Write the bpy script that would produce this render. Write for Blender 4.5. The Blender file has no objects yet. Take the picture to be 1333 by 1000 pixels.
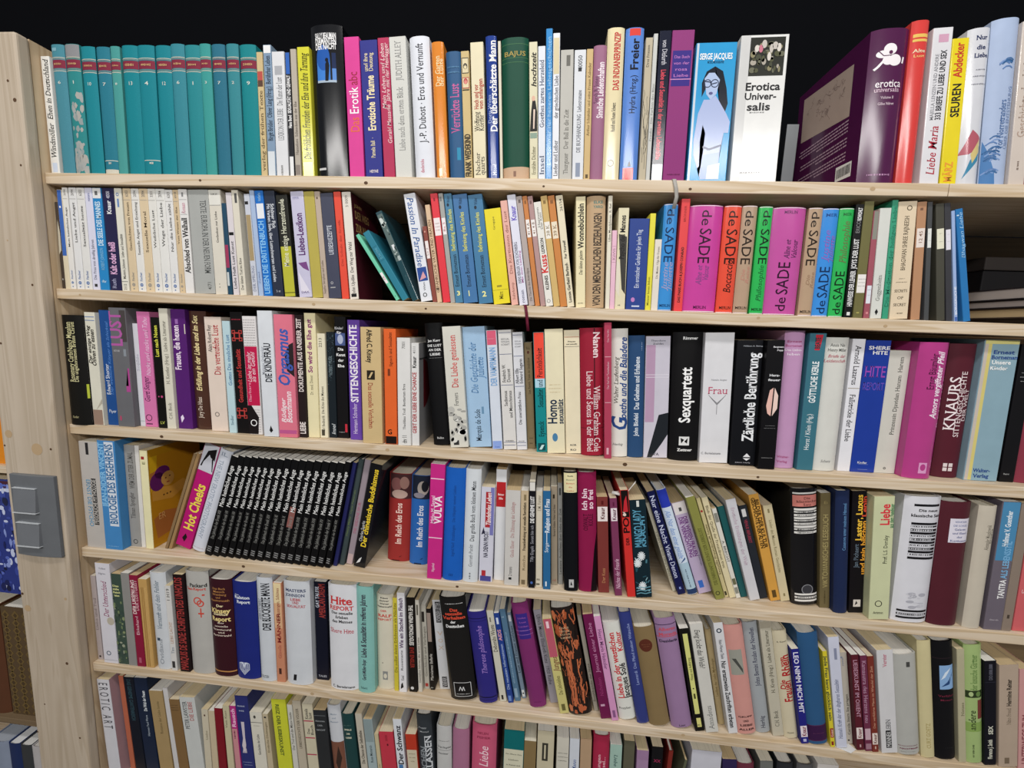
import bpy, bmesh, math, random
from mathutils import Matrix, Vector
random.seed(7)
sc = bpy.context.scene
COL = sc.collection
# ------------------------------------------------------------ camera
cam = bpy.data.objects.new('camera', bpy.data.cameras.new('camera'))
COL.objects.link(cam)
cam.data.sensor_width = 36.0
cam.data.lens = 15.076
cam.data.clip_start = 0.02
cam.matrix_world = Matrix(((0.99507089, -0.05230629, 0.0842495, 0.9552993),
                           (0.09034784, 0.1279578, -0.98765584, -0.7615757),
                           (0.04088023, 0.99039934, 0.13205285, -0.0378863),
                           (0, 0, 0, 1)))
sc.camera = cam
# ------------------------------------------------------------ light and exposure
world = bpy.data.worlds.new('world'); sc.world = world
world.use_nodes = True
world.node_tree.nodes['Background'].inputs[0].default_value = (0.92, 0.96, 1.0, 1)
world.node_tree.nodes['Background'].inputs[1].default_value = 0.18
def lamp(name, loc, target, sx, sy, power, color):
    l = bpy.data.lights.new(name, 'AREA'); l.shape = 'RECTANGLE'; l.size = sx; l.size_y = sy
    l.energy = power; l.color = color
    o = bpy.data.objects.new(name, l); COL.objects.link(o); o.location = loc
    o.rotation_euler = (Vector(target) - Vector(loc)).to_track_quat('-Z', 'Y').to_euler()
# ceiling lamps of the shop aisle: one strip near the shelves, panels further back
lamp('ceiling_lamp', (0.9, -0.95, 1.45), (0.9, -0.35, -0.3), 1.9, 0.16, 21, (1.0, 0.97, 0.94))
lamp('ceiling_lamp', (1.0, -2.75, 1.26), (1.0, -1.4, -0.3), 4.4, 0.22, 72, (1.0, 0.98, 0.95))
vs = sc.view_settings
vs.view_transform = 'Standard'; vs.look = 'None'; vs.gamma = 1.0; vs.use_curve_mapping = False
vs.exposure = 0.06

# ------------------------------------------------------------ materials
def lin(h):
    if len(h) == 3: h = ''.join(c*2 for c in h)
    return tuple(((int(h[i:i+2], 16)/255)/12.92 if int(h[i:i+2], 16)/255 <= .04045 else ((int(h[i:i+2], 16)/255+.055)/1.055)**2.4) for i in (0, 2, 4))
MATS = {}
def mat(hexc, rough=0.5, kind='paper'):
    if len(hexc) == 3: hexc = ''.join(c*2 for c in hexc)
    key = (hexc, rough, kind)
    if key in MATS: return MATS[key]
    m = bpy.data.materials.new('%s_%s' % (kind, hexc)); m.use_nodes = True
    nt = m.node_tree; b = nt.nodes['Principled BSDF']
    c = lin(hexc); c = tuple(min(.9, v) for v in c)
    b.inputs['Roughness'].default_value = rough
    b.inputs['Specular IOR Level'].default_value = .5 if rough < .3 else (.18 if rough < .8 else .1)
    tc = nt.nodes.new('ShaderNodeTexCoord')
    if kind == 'ink':
        b.inputs['Base Color'].default_value = (*c, 1)
    elif kind == 'pages':
        mp = nt.nodes.new('ShaderNodeMapping'); mp.inputs['Scale'].default_value = (1400, 12, 12)
        no = nt.nodes.new('ShaderNodeTexNoise'); no.inputs['Scale'].default_value = 1.0; no.inputs['Detail'].default_value = 2
        rp = nt.nodes.new('ShaderNodeValToRGB')
        rp.color_ramp.elements[0].position = .3; rp.color_ramp.elements[0].color = (*[v*.78 for v in c], 1)
        rp.color_ramp.elements[1].position = .6; rp.color_ramp.elements[1].color = (*c, 1)
        for a, d in ((tc.outputs['Object'], mp.inputs[0]), (mp.outputs[0], no.inputs['Vector']), (no.outputs[0], rp.inputs[0]), (rp.outputs[0], b.inputs['Base Color'])): nt.links.new(a, d)
    else:
        no = nt.nodes.new('ShaderNodeTexNoise'); no.inputs['Scale'].default_value = 38 if kind == 'paper' else 900
        no.inputs['Detail'].default_value = 3
        mx = nt.nodes.new('ShaderNodeMixRGB'); mx.blend_type = 'MIX'
        d = .9 if kind == 'paper' else .72
        mx.inputs[1].default_value = (*[v*d for v in c], 1); mx.inputs[2].default_value = (*[min(.92, v*1.06) for v in c], 1)
        nt.links.new(tc.outputs['Object'], no.inputs['Vector']); nt.links.new(no.outputs[0], mx.inputs[0]); nt.links.new(mx.outputs[0], b.inputs['Base Color'])
        if kind == 'cloth':
            bp = nt.nodes.new('ShaderNodeBump'); bp.inputs['Strength'].default_value = .15; bp.inputs['Distance'].default_value = .0005
            nt.links.new(no.outputs[0], bp.inputs['Height']); nt.links.new(bp.outputs[0], b.inputs['Normal'])
    MATS[key] = m
    return m
def wood(name, c1, c2, axis, rough=.55, scale=1.0):
    m = bpy.data.materials.new(name); m.use_nodes = True; nt = m.node_tree; b = nt.nodes['Principled BSDF']
    b.inputs['Roughness'].default_value = rough
    tc = nt.nodes.new('ShaderNodeTexCoord'); mp = nt.nodes.new('ShaderNodeMapping')
    s = [26*scale]*3; s[axis] = 1.3*scale; mp.inputs['Scale'].default_value = s
    n1 = nt.nodes.new('ShaderNodeTexNoise'); n1.inputs['Scale'].default_value = 1; n1.inputs['Detail'].default_value = 3; n1.inputs['Distortion'].default_value = .6
    wv = nt.nodes.new('ShaderNodeMath'); wv.operation = 'MULTIPLY'; wv.inputs[1].default_value = 9
    fr = nt.nodes.new('ShaderNodeMath'); fr.operation = 'FRACT'
    rp = nt.nodes.new('ShaderNodeValToRGB')
    rp.color_ramp.elements[0].position = 0; rp.color_ramp.elements[0].color = (*lin(c1), 1)
    rp.color_ramp.elements[1].position = .8; rp.color_ramp.elements[1].color = (*lin(c2), 1)
    e = rp.color_ramp.elements.new(1.0); e.color = (*lin(c1), 1)
    n2 = nt.nodes.new('ShaderNodeTexNoise'); n2.inputs['Scale'].default_value = 3.5; n2.inputs['Detail'].default_value = 4
    mx = nt.nodes.new('ShaderNodeMixRGB'); mx.blend_type = 'MULTIPLY'; mx.inputs[0].default_value = .35
    r2 = nt.nodes.new('ShaderNodeValToRGB'); r2.color_ramp.elements[0].position = .35; r2.color_ramp.elements[0].color = (.72, .68, .62, 1); r2.color_ramp.elements[1].position = .6; r2.color_ramp.elements[1].color = (1, 1, 1, 1)
    L = nt.links.new
    L(tc.outputs['Object'], mp.inputs[0]); L(mp.outputs[0], n1.inputs['Vector']); L(n1.outputs[0], wv.inputs[0]); L(wv.outputs[0], fr.inputs[0]); L(fr.outputs[0], rp.inputs[0])
    L(tc.outputs['Object'], n2.inputs['Vector']); L(n2.outputs[0], r2.inputs[0]); L(rp.outputs[0], mx.inputs[1]); L(r2.outputs[0], mx.inputs[2]); L(mx.outputs[0], b.inputs['Base Color'])
    return m

# ------------------------------------------------------------ mesh helpers
class MB:
    """collects faces with a material each and links them as ONE mesh object"""
    def __init__(self): self.v = []; self.f = []; self.m = []; self.s = []; self.mats = []
    def mi(self, m):
        if m not in self.mats: self.mats.append(m)
        return self.mats.index(m)
    def poly(self, pts, m, smooth=False):
        k = len(self.v); self.v += pts; self.f.append(list(range(k, k+len(pts)))); self.m.append(self.mi(m)); self.s.append(smooth)
    def mesh(self, verts, faces, m, smooth=False):
        k = len(self.v); self.v += verts; mi = self.mi(m)
        for f in faces: self.f.append([i+k for i in f]); self.m.append(mi); self.s.append(smooth)
    def box(self, a, b, m):
        x0, y0, z0 = a; x1, y1, z1 = b
        v = [(x0,y0,z0),(x1,y0,z0),(x1,y1,z0),(x0,y1,z0),(x0,y0,z1),(x1,y0,z1),(x1,y1,z1),(x0,y1,z1)]
        self.mesh(v, [(0,3,2,1),(4,5,6,7),(0,1,5,4),(1,2,6,5),(2,3,7,6),(3,0,4,7)], m)
    def build(self, name, parent=None, bevel=0):
        me = bpy.data.meshes.new(name); me.from_pydata(self.v, [], self.f); 
        for m in self.mats: me.materials.append(m)
        me.polygons.foreach_set('material_index', self.m)
        me.polygons.foreach_set('use_smooth', self.s)
        me.update()
        o = bpy.data.objects.new(name, me); COL.objects.link(o)
        if parent: o.parent = parent
        if bevel:
            md = o.modifiers.new('bevel', 'BEVEL'); md.width = bevel; md.segments = 3; md.limit_method = 'ANGLE'
        return o
def tag(o, label, cat, group=None):
    o['label'] = label; o['category'] = cat
    if group: o['group'] = group
def empty(name, loc, rot=(0, 0, 0)):
    o = bpy.data.objects.new(name, None); COL.objects.link(o); o.location = loc; o.rotation_euler = rot
    o.empty_display_size = .02
    return o

# ------------------------------------------------------------ lettering: glyph outlines laid out by hand
GL = {}
_tc = bpy.data.curves.new('glyph', 'FONT'); _to = bpy.data.objects.new('glyph', _tc); COL.objects.link(_to)
_tc.resolution_u = 2; _tc.size = 1.0
def _width(s):
    _tc.body = s; bpy.context.view_layer.update()
    return _to.dimensions.x
def serifs(vs_, fs):
    # slabs on the flat stem ends at the base line, the x-height and the cap height
    cnt = {}
    for f in fs:
        for i in range(len(f)):
            e = (f[i], f[(i+1) % len(f)]); k = (min(e), max(e)); cnt[k] = cnt.get(k, 0)+1
    out = []
    for (a, b), n in cnt.items():
        (x0, y0), (x1, y1) = vs_[a], vs_[b]
        if n == 1 and abs(y0-y1) < .004 and .03 < abs(x0-x1) < .2:
            inside = [vs_[i][1] for f in fs if a in f and b in f for i in f]
            up = sum(inside)/len(inside) > y0
            lo, hi = min(x0, x1)-.05, max(x0, x1)+.05; t = .045
            out.append((lo, hi, (y0, y0+t) if up else (y0-t, y0)))
    for lo, hi, (p, q) in out:
        k = len(vs_); vs_ += [(lo, p), (hi, p), (hi, q), (lo, q)]; fs.append((k, k+1, k+2, k+3))
def glyph(ch, bold, serif=False):
    key = (ch, bold, serif)
    if key in GL: return GL[key]
    _tc.offset = .024 if bold else .004
    if ('ref', bold) not in GL: GL[('ref', bold)] = _width('HH')
    adv = _width('H'+ch+'H') - GL[('ref', bold)]
    if ch == ' ': GL[key] = (adv, [], []); return GL[key]
    _tc.body = ch; bpy.context.view_layer.update()
    ob = _to.evaluated_get(bpy.context.evaluated_depsgraph_get()); me = ob.to_mesh()
    vs_ = [(v.co.x, v.co.y) for v in me.vertices]; fs = [tuple(p.vertices) for p in me.polygons]
    ob.to_mesh_clear()
    if serif and ch.isalpha(): serifs(vs_, fs)
    GL[key] = (adv, vs_, fs)
    return GL[key]
CAP = .70
def layout(text, bold=False, italic=False, serif=False):
    """triangles of a line of text; cap height 1, returns verts, faces, width"""
    V = []; F = []; x = 0
    for ch in text:
        a, v, f = glyph(ch, bold, serif); k = len(V)
        V += [((x+p[0]+(.25*p[1] if italic else 0))/CAP, p[1]/CAP) for p in v]
        F += [tuple(i+k for i in q) for q in f]
        x += a
    return V, F, max(x/CAP, .01)

# ------------------------------------------------------------ one book
PAGES = ['e6dfcc', 'd8c7a2', 'e9e6de', 'cbb48c', 'dccdb0']
class Book:
    def __init__(s, W, H, D, kind, col, opt, dec, label):
        s.W, s.H, s.D, s.kind = W, H, D, kind
        s.rng = random.Random(hash_(label))
        s.b = {'p': 0, 'f': .0006, 'h': min(.007, .16*W), 'c': min(.003, .12*W)}[kind]
        s.t = .0006 if kind == 'p' else .0022
        s.t = min(s.t, W*.18)
        s.ov = .0005 if kind == 'p' else min(.003, .08*H)
        s.rough = .16 if 'g' in opt else {'p': .42, 'f': .6, 'h': .45, 'c': .68}[kind]
        s.mk = 'cloth' if kind in 'cf' else 'paper'
        s.main = mat(col, s.rough, s.mk)
        s.side = mat(opt['side'], s.rough, s.mk) if 'side' in opt else s.main
        s.cover = MB(); s.nrect = 0
        s.shell(); s.pages(opt)
        for it in dec.split(';'):
            if it.strip(): s.decor(it.strip())
    def prof(s, u):
        if s.b > .001: return s.b*abs(2*u-1)**3
        return 0.0
    def spine_pts(s):
        W = s.W
        if s.b > .001:
            n = 12
            return [(W*i/n, s.prof(i/n)) for i in range(n+1)]
        c = min(.0012, W*.15)
        return [(0, c), (c*.3, c*.3), (c, 0), (W-c, 0), (W-c*.3, c*.3), (W, c)]
    def shell(s):
        sp = s.spine_pts(); W, H, D, t = s.W, s.H, s.D, s.t
        outer = [(0, D)] + ([(0, s.b+.006), (0.0, s.b+.003)] if s.b > .001 else []) + sp + ([(W, s.b+.003), (W, s.b+.006)] if s.b > .001 else []) + [(W, D)]
        n = len(outer); inner = []
        for i, (x, y) in enumerate(outer):
            u = x/W
            xi = min(max(x, t), W-t)
            yi = y if i in (0, n-1) else y+t
            inner.append((xi, min(yi, D)))
        V = [(x, y, 0) for x, y in outer]+[(x, y, H) for x, y in outer]+[(x, y, 0) for x, y in inner]+[(x, y, H) for x, y in inner]
        curved = s.b > .001
        for i in range(n-1):
            a, b_ = i, i+1
            x0, x1 = outer[i][0], outer[i+1][0]
            onside = (x0 == x1)
            m = s.side if onside else s.main
            sm = curved and not onside
            s.cover.mesh([V[a], V[b_], V[b_+n], V[a+n]], [(0, 1, 2, 3)], m, False) if not sm else None
            s.cover.mesh([V[a+2*n], V[b_+2*n], V[b_+3*n], V[a+3*n]], [(3, 2, 1, 0)], s.main)
            s.cover.mesh([V[a+n], V[b_+n], V[b_+3*n], V[a+3*n]], [(0, 1, 2, 3)], m)
            s.cover.mesh([V[a], V[b_], V[b_+2*n], V[a+2*n]], [(3, 2, 1, 0)], m)
        if curved:
            L = [(x, y, 0) for x, y in sp]; k = len(sp)
            s.cover.mesh(L+[(x, y, H) for x, y in sp], [(i, i+1, i+1+k, i+k) for i in range(k-1)], s.main, True)
        for e in (0, n-1):
            q = [V[e], V[e+n], V[e+3*n], V[e+2*n]]
            s.cover.poly(q, s.main)
    def pages(s, opt):
        W, H, D, t, ov = s.W, s.H, s.D, s.t, s.ov
        e = .00005
        pg = MB(); m = mat(opt.get('pg', PAGES[s.rng.randrange(5)] if s.kind != 'h' else PAGES[s.rng.choice((0, 2, 2))]), .8, 'pages')
        n = 8; x0, x1 = t+e, W-t-e
        fr = []
        for i in range(n+1):
            x = x0+(x1-x0)*i/n; fr.append((x, s.prof(x/W)+t+.0004))
        y1 = D-(.003 if s.kind != 'p' else .0003)
        out = fr+[(x1, y1), (x0, y1)]
        k = len(out); V = [(x, y, ov) for x, y in out]+[(x, y, H-ov) for x, y in out]
        pg.mesh(V, [tuple(range(k-1, -1, -1)), tuple(range(k, 2*k))]+[(i, (i+1) % k, (i+1) % k+k, i+k) for i in range(k)], m)
        s.pg = pg
    # ---- things printed on the spine, u across 0..1, v up 0..1
    def pt(s, u, v, e):
        u = min(max(u, .004), .996); v = min(max(v, .003), .997)
        return (u*s.W, s.prof(min(max(u, 0), 1))-e, v*s.H)
    def rect(s, u0, u1, v0, v1, c, e=None):
        m = mat(c, s.rough, s.mk)
        if e is None: s.nrect += 1; e = .00008+.00003*s.nrect
        if s.b < .001:
            c_ = min(.0012, s.W*.15)/s.W; u0 = max(u0, c_*.9); u1 = min(u1, 1-c_*.9)
        n = 12 if s.b > .001 and u1-u0 > .15 else (2 if s.b > .001 else 1)
        L = [u0+(u1-u0)*i/n for i in range(n+1)]
        V = [s.pt(u, v0, e) for u in L]+[s.pt(u, v1, e) for u in L]
        s.cover.mesh(V, [(i, i+1, i+2+n, i+1+n) for i in range(n)], m, n > 1)
    def shape(s, pts, c, e=None, fan=True):
        m = mat(c, s.rough, 'ink')
        if e is None: s.nrect += 1; e = .00008+.00003*s.nrect
        if s.b > .001:
            bm = bmesh.new(); f = bm.faces.new([bm.verts.new((u, 0, v)) for u, v in pts])
            for i in range(1, 12):
                bmesh.ops.bisect_plane(bm, geom=bm.verts[:]+bm.edges[:]+bm.faces[:], plane_co=(i/12, 0, 0), plane_no=(1, 0, 0))
            bmesh.ops.triangulate(bm, faces=bm.faces[:])
            bm.verts.index_update()
            s.cover.mesh([s.pt(v.co.x, v.co.z, e) for v in bm.verts], [tuple(v.index for v in f.verts) for f in bm.faces], m)
            bm.free()
        else:
            bm = bmesh.new(); f = bm.faces.new([bm.verts.new((u, 0, v)) for u, v in pts]); bmesh.ops.triangulate(bm, faces=bm.faces[:]); bm.verts.index_update()
            s.cover.mesh([s.pt(v.co.x, v.co.z, e) for v in bm.verts], [tuple(v.index for v in f.verts) for f in bm.faces], m)
            bm.free()
    def ell(s, u, v, ru, rv, c, e=None):
        k = s.W/s.H
        s.shape([(u+ru*math.cos(a*math.pi/10), v+rv*k*math.sin(a*math.pi/10)) for a in range(20)], c, e)
    def ring(s, u, v, r, th, c, a0=0, a1=24):
        k = s.W/s.H; s.nrect += 1; e = .0001+.00003*s.nrect
        P = lambda a, q: (u+q*math.cos(a*math.pi/12), v+q*k*math.sin(a*math.pi/12))
        m = mat(c, s.rough, 'ink')
        for i in range(a0, a1):
            s.cover.poly([s.pt(*p, e) for p in (P(i, r), P(i, r-th), P(i+1, r-th), P(i+1, r))][::-1], m)
    def stroke(s, pts, w, c):
        """a drawn line through (u,v) points, w as a fraction of the spine width"""
        k = s.W/s.H; s.nrect += .2; e = .0001+.00003*s.nrect; m = mat(c, s.rough, 'ink')
        if s.b > .001:
            q = [pts[0]]
            for (u0, v0), (u1, v1) in zip(pts, pts[1:]):
                n = max(1, math.ceil(abs(u1-u0)/.07)); q += [(u0+(u1-u0)*i/n, v0+(v1-v0)*i/n) for i in range(1, n+1)]
            pts = q; e += .0001
        for (u0, v0), (u1, v1) in zip(pts, pts[1:]):
            dx, dy = u1-u0, (v1-v0)/k; l = math.hypot(dx, dy) or 1
            nx, ny = -dy/l*w/2, dx/l*w/2*k
            s.cover.poly([s.pt(u0-nx, v0-ny, e), s.pt(u0+nx, v0+ny, e), s.pt(u1+nx, v1+ny, e), s.pt(u1-nx, v1-ny, e)], m)
    def text(s, mode, style, u, v0, v1, size, c, txt):
        V, F, w = layout(txt, 'b' in style, 'i' in style, 's' in style or not ('b' in style or 'n' in style or 'x' in style))
        m = mat(c, s.rough, 'ink'); e = .0009 if s.nrect < 18 else .0012
        e = .00012+.00003*(s.nrect+2)
        W, H = s.W, s.H; out = []
        if mode in 'UD':
            L = (v1-v0)*H; hgt = size*W*1.22
            sx = L/w; sx = min(sx, hgt*1.6)
            Lr = sx*w; c0 = (v0+v1)/2*H
            off = c0-Lr/2
            for x, y in V:
                yy = (y-.5)*hgt
                if mode == 'U': out.append((u-yy/W, (off+x*sx)/H))
                else: out.append((u+yy/W, (c0+Lr/2-x*sx)/H))
        else:
            # u centre, v0 baseline centre, size letter height/W, v1 text width/W
            hgt = size*W*1.0; sx = min(v1*W/w, hgt*1.7); Lr = sx*w
            for x, y in V: out.append((u+(x*sx-Lr/2)/W, v0+(y-.5)*hgt/H))
        out = [(min(max(a, .012), .988), min(max(b_, .004), .996)) for a, b_ in out]
        if s.b > .001:
            bm = bmesh.new(); vv = [bm.verts.new((a, 0, b_)) for a, b_ in out]
            for f in F:
                try: bm.faces.new([vv[i] for i in f])
                except ValueError: pass
            for i in range(1, 12):
                bmesh.ops.bisect_plane(bm, geom=bm.verts[:]+bm.edges[:]+bm.faces[:], plane_co=(i/12, 0, 0), plane_no=(1, 0, 0))
            bm.verts.index_update()
            s.cover.mesh([s.pt(q.co.x, q.co.z, e) for q in bm.verts], [tuple(q.index for q in f.verts) for f in bm.faces], m); bm.free()
        else:
            s.cover.mesh([s.pt(a, b_, e) for a, b_ in out], F, m)
    def dashes(s, d, u, v0, v1, size, c):
        """lettering too small to read in the photo: a line of tiny strokes"""
        r = s.rng
        if d == 'h':   # u centre, v0, size h, v1 width
            x = u-v1/2; k = s.W/s.H
            while x < u+v1/2:
                w = r.uniform(.015, .05); h = size*k*r.uniform(.25, .5)
                s.rect(x, min(x+w, .99), v0-h*.5, v0+h*.5, c, .0006); x += w+r.uniform(.012, .03)
        else:
            v = v0
            while v < v1:
                w = r.uniform(.004, .012); h = size*r.uniform(.25, .45)
                s.rect(u-h, u+h*.6, v, min(v+w, .99), c, .0006); v += w+r.uniform(.003, .009)
    def decor(s, it):
        p = it.split(' '); k = p[0]; R = s.rng
        f = lambda i: float(p[i])
        if k == 'R': s.rect(f(1), f(2), f(3), f(4), p[5])
        elif k == 'L':
            h = f(3)/2; s.rect(.0, 1, f(1)-h, f(1)+h, p[2])
        elif k == 'E': s.ell(f(1), f(2), f(3), f(4), p[5])
        elif k in ('O', 'Ob'): s.ring(f(1), f(2), f(3), f(4), p[5])
        elif k == 'P': s.shape([(float(a), float(b_)) for a, b_ in zip(p[2::2], p[3::2])], p[1])
        elif k == 'X': s.dashes(p[1], f(2), f(3), f(5) if p[1] == 'h' else f(4), f(4) if p[1] == 'h' else f(5), p[6])
        elif STY(k) and k[0] == 'H': s.text('H', k, f(1), f(2), f(4), f(3), p[5], ' '.join(p[6:]))
        elif STY(k): s.text(k[0], k, f(1), f(2), f(3), f(4), p[5], ' '.join(p[6:]))
        elif k == 'TEAL':
            s.rect(0, 1, .822, .885, '862c42'); s.rect(0, 1, .9, .905, 'cfc6b4'); s.rect(0, 1, .799, .804, 'cfc6b4'); s.rect(0, 1, .812, .815, 'a89a86'); s.rect(0, 1, .891, .894, 'a89a86')
            s.dashes('h', .5, .853, .55, .3, 'd0a878'); s.text('H', 'H', .5, .715, .3, .2, 'd5d9d0', p[1])
        elif k == 'WORN':
            for q in range(60):
                u = R.uniform(.15, .95); v = R.choice((R.uniform(.02, .25), R.uniform(.3, .62), R.uniform(.02, .2)))
                n = R.randint(6, 9); r0 = R.uniform(.08, .24); kk = s.W/s.H
                s.shape([(min(.98, max(.02, u+r0*R.uniform(.5, 1)*math.cos(a*6.283/n))), v+1.7*kk*r0*R.uniform(.5, 1)*math.sin(a*6.283/n)) for a in range(n)], R.choice(('9fa3a2', 'a8a6a0', '8f9a9a')), .0002)
        elif k == 'ARCH':
            s.rect(.2, .62, .635, .79, '3f7fd0'); s.ell(.41, .79, .21, .36, '2458a8'); s.rect(.68, .8, .635, .8, '5a8ad0'); s.rect(.68, .8, .72, .82, '1a2a50'); s.rect(.2, .8, .63, .645, 'a9b9c9')
            s.shape([(.45, .64), (.55, .64), (.6, .74), (.55, .78), (.47, .75)], '10131c'); s.ell(.52, .775, .05, .06, '10131c')
        elif k == 'FACES':
            for v0, c in ((.83, '2a2622'), (.715, 'b04a48')):
                s.rect(.06, .94, v0, v0+.12 if c[0] == '2' else v0+.085, c); s.rect(.14, .86, v0+.006, (v0+.114) if c[0] == '2' else v0+.079, 'ddcfa8'); s.ell(.5, v0+.055, .26, .34, c); s.ell(.5, v0+.05, .17, .24, 'ddcfa8' if c[0] == '2' else 'd98a80'); s.ell(.42, v0+.06, .05, .05, c); s.ell(.58, v0+.06, .05, .05, c)
            s.rect(0, 1, .7, .707, '2a2622')
        elif k == 'TWIGS':
            for q in range(14):
                u, v = R.uniform(.2, .9), R.uniform(.08, .5); pts = [(u, v)]
                for j in range(4): u = min(.97, max(.03, u+R.uniform(-.22, .22))); v += R.uniform(.02, .06); pts.append((u, v))
                s.stroke(pts, .05, '4a463c')
        elif k == 'LADY':
            s.rect(0, .07, 0, 1, 'c9d3dc'); P = s.shape
            P([(.22, .62), (.2, .72), (.3, .8), (.5, .835), (.7, .8), (.82, .68), (.88, .57), (.82, .5), (.66, .58), (.62, .72), (.45, .76), (.34, .7)], '141a26')
            P([(.26, .75), (.33, .64), (.44, .6), (.58, .64), (.64, .74), (.5, .79), (.36, .79)], 'aebfe0')
            P([(.1, .3), (.16, .5), (.28, .6), (.44, .6), (.56, .63), (.66, .59), (.86, .5), (.97, .44), (.95, .36), (.84, .36), (.78, .22), (.74, .04), (.3, .04), (.36, .22), (.38, .36), (.3, .42), (.26, .3), (.34, .14), (.24, .1), (.12, .2)], 'a9b6dc')
            P([(.36, .2), (.78, .22), (.76, .02), (.32, .02)], '8fa4d4'); s.stroke([(.34, .26), (.5, .24), (.8, .27)], .05, '3a4468')
            s.stroke([(.28, .73), (.4, .725), (.44, .71), (.58, .72)], .025, '26304a'); s.ring(.34, .715, .1, .02, '26304a'); s.ring(.52, .715, .1, .02, '26304a'); s.ell(.44, .645, .05, .035, '5a5a8a')
            P([(.48, .02), (.8, .02), (.8, .14), (.5, .12)], 'c3cde8')
        elif k == 'ENGRAVE':
            s.rect(0, .2, 0, 1, 'cfcfce'); s.rect(.2, .93, .73, .985, '2e2f29')
            for q in range(40):
                s.ell(R.uniform(.25, .88), R.uniform(.75, .97), R.uniform(.02, .07), R.uniform(.02, .07), R.choice(('6a6a58', '8a8466', '4a4c3c', 'a9a296', '55563f')), .0006)
            for q in range(7): s.ell(R.uniform(.32, .85), R.uniform(.85, .95), R.uniform(.03, .06), R.uniform(.06, .1), R.choice(('d5cfc6', 'c3bcb4', 'c8788a')), .0007)
        elif k == 'FLOWER':
            for u, v, a, b_ in ((.3, .84, .16, .1), (.48, .87, .17, .15), (.44, .8, .14, .12), (.62, .8, .17, .15)): s.ell(u, v, a, b_, 'f0ebee')
            s.stroke([(.34, .8), (.2, .76), (.12, .745)], .06, 'f0ebee'); s.ell(.5, .85, .05, .05, '5a2a50'); s.stroke([(.2, .86), (.32, .83), (.45, .83)], .02, '5a2a50'); s.stroke([(.84, .78), (.86, .82)], .05, 'f0ebee')
        elif k == 'WAVES':
            for q in range(26):
                v = R.choice((R.uniform(.66, .8), R.uniform(.02, .3), R.uniform(.0, .22))); u = R.uniform(.2, .6) if v > .5 else R.uniform(.03, .3)
                s.stroke([(u, v), (u+.12, v+.015), (u+.25, v+.016), (min(.97, u+.37), v+.004)], .05, R.choice(('5a7cb0', '3f6a9c', '7a96c4', '2d5a8c')))
            s.shape([(.02, .0), (.5, .0), (.45, .08), (.2, .2), (.02, .28)], '4a7ab0', .0002)
        elif k == 'FISCHER':
            a, b_, white = float(p[1]), float(p[2]), p[3] == '1'; ink = '2a2826' if white else '4a3a28'
            s.rect(0, 1, .888, .892, '9a9690'); s.text('U', 'U', .5, .92, .98, .3, '7a7672', R.choice(('6203', '3301', '2094', '6518')))
            s.text('U', 'U', .52, a, .87, .26, ink, ' '.join(p[4:])); bl = '2f62a4' if white else '8a8a88'
            s.ring(.5, .065, .2, .09, bl); s.ell(.5, .065, .06, .07, bl); s.text('U', 'U', .5, .1, .19, .24, bl, 'Fischer'); s.rect(.42, .58, .02, .03, bl)
        elif k == 'PHOTO':
            s.rect(.05, .95, .45, .97, '5a6c6a'); 
            for q in range(16): s.ell(R.uniform(.15, .85), R.uniform(.48, .95), R.uniform(.08, .2), R.uniform(.1, .3), R.choice(('8a9c98', '3a4c4c', 'a8b4b0', '2a3a3c')), .0004)
            s.rect(.15, .7, .84, .93, 'd0d8d4'); s.rect(.35, .75, .56, .63, 'e0e4e6'); s.rect(.5, .95, .45, .5, 'b0bcba')
            s.text('U', 'U', .5, .1, .35, .3, '3a6068', 'Liebe')
        elif k in ('SADED', 'SADEU', 'SADEI'):
            a, b_, c = float(p[1]), float(p[2]), p[3]
            um = a if k != 'SADEU' else .46
            if k == 'SADEU': v0, v1, md = a, b_, 'U'; 
            else: v0, v1, md = b_-.5, b_, 'D'
            w = min(.52, .0155/s.W); 
            d = v1-v0
            s.text(md, 'x', um, *((v0, v0+.3*d) if md == 'U' else (v1-.3*d, v1)), w*.85, c, 'de')
            s.text(md, 'x', um, *((v0+.34*d, v1) if md == 'U' else (v0, v1-.34*d)), w, c, 'SADE')
            for vv in (.005, .995): s.rect(.02, .98, vv-.004, vv+.004, 'e9dfe6')
        elif k == 'CROSS':
            u, v = f(1), f(2); kk = s.W/s.H
            for du, dv in ((-.28, -.28), (-.28, .28), (.28, -.28), (.28, .28)):
                s.rect(u+du-.14, u+du+.14, v+(dv-.14)*kk, v+(dv+.14)*kk, 'b8403c'); s.rect(u+du-.08, u+du+.08, v+(dv-.08)*kk, v+(dv+.08)*kk, '120f10')
            s.rect(u-.26, u+.26, v-.26*kk, v+.26*kk, 'b8403c'); s.rect(u-.16, u+.16, v-.16*kk, v+.16*kk, '120f10')
        elif k == 'DOTS':
            for i in range(11):
                for j in range(46):
                    v = .02+j*.021
                    if v < .74 and v > .22 or v < .02: continue
                    s.rect(.07+i*.08, .1+i*.08, v, v+.0065, '4a4446', .0001)
        elif k == 'STARS':
            for q in range(60): s.ell(R.uniform(.05, .95), .5+R.random()**.7*.48, .03, .03, R.choice(('5a7480', '8aa4b0', '3a5460')), .0002)
        elif k == 'CREAM':
            for q in range(24): 
                u, v = R.uniform(.1, .9), R.uniform(.05, .34); s.ell(u, v, R.uniform(.06, .2), R.uniform(.05, .2), R.choice(('b9b8b2', 'a09f9a', 'd9d8d2', 'aaa9a4', 'e6e5e0')), .0003)
            s.ell(.5, .24, .24, .16, '8e8e8a'); s.ell(.48, .25, .18, .1, 'a9a9a4')
        elif k == 'SEX3':
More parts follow.
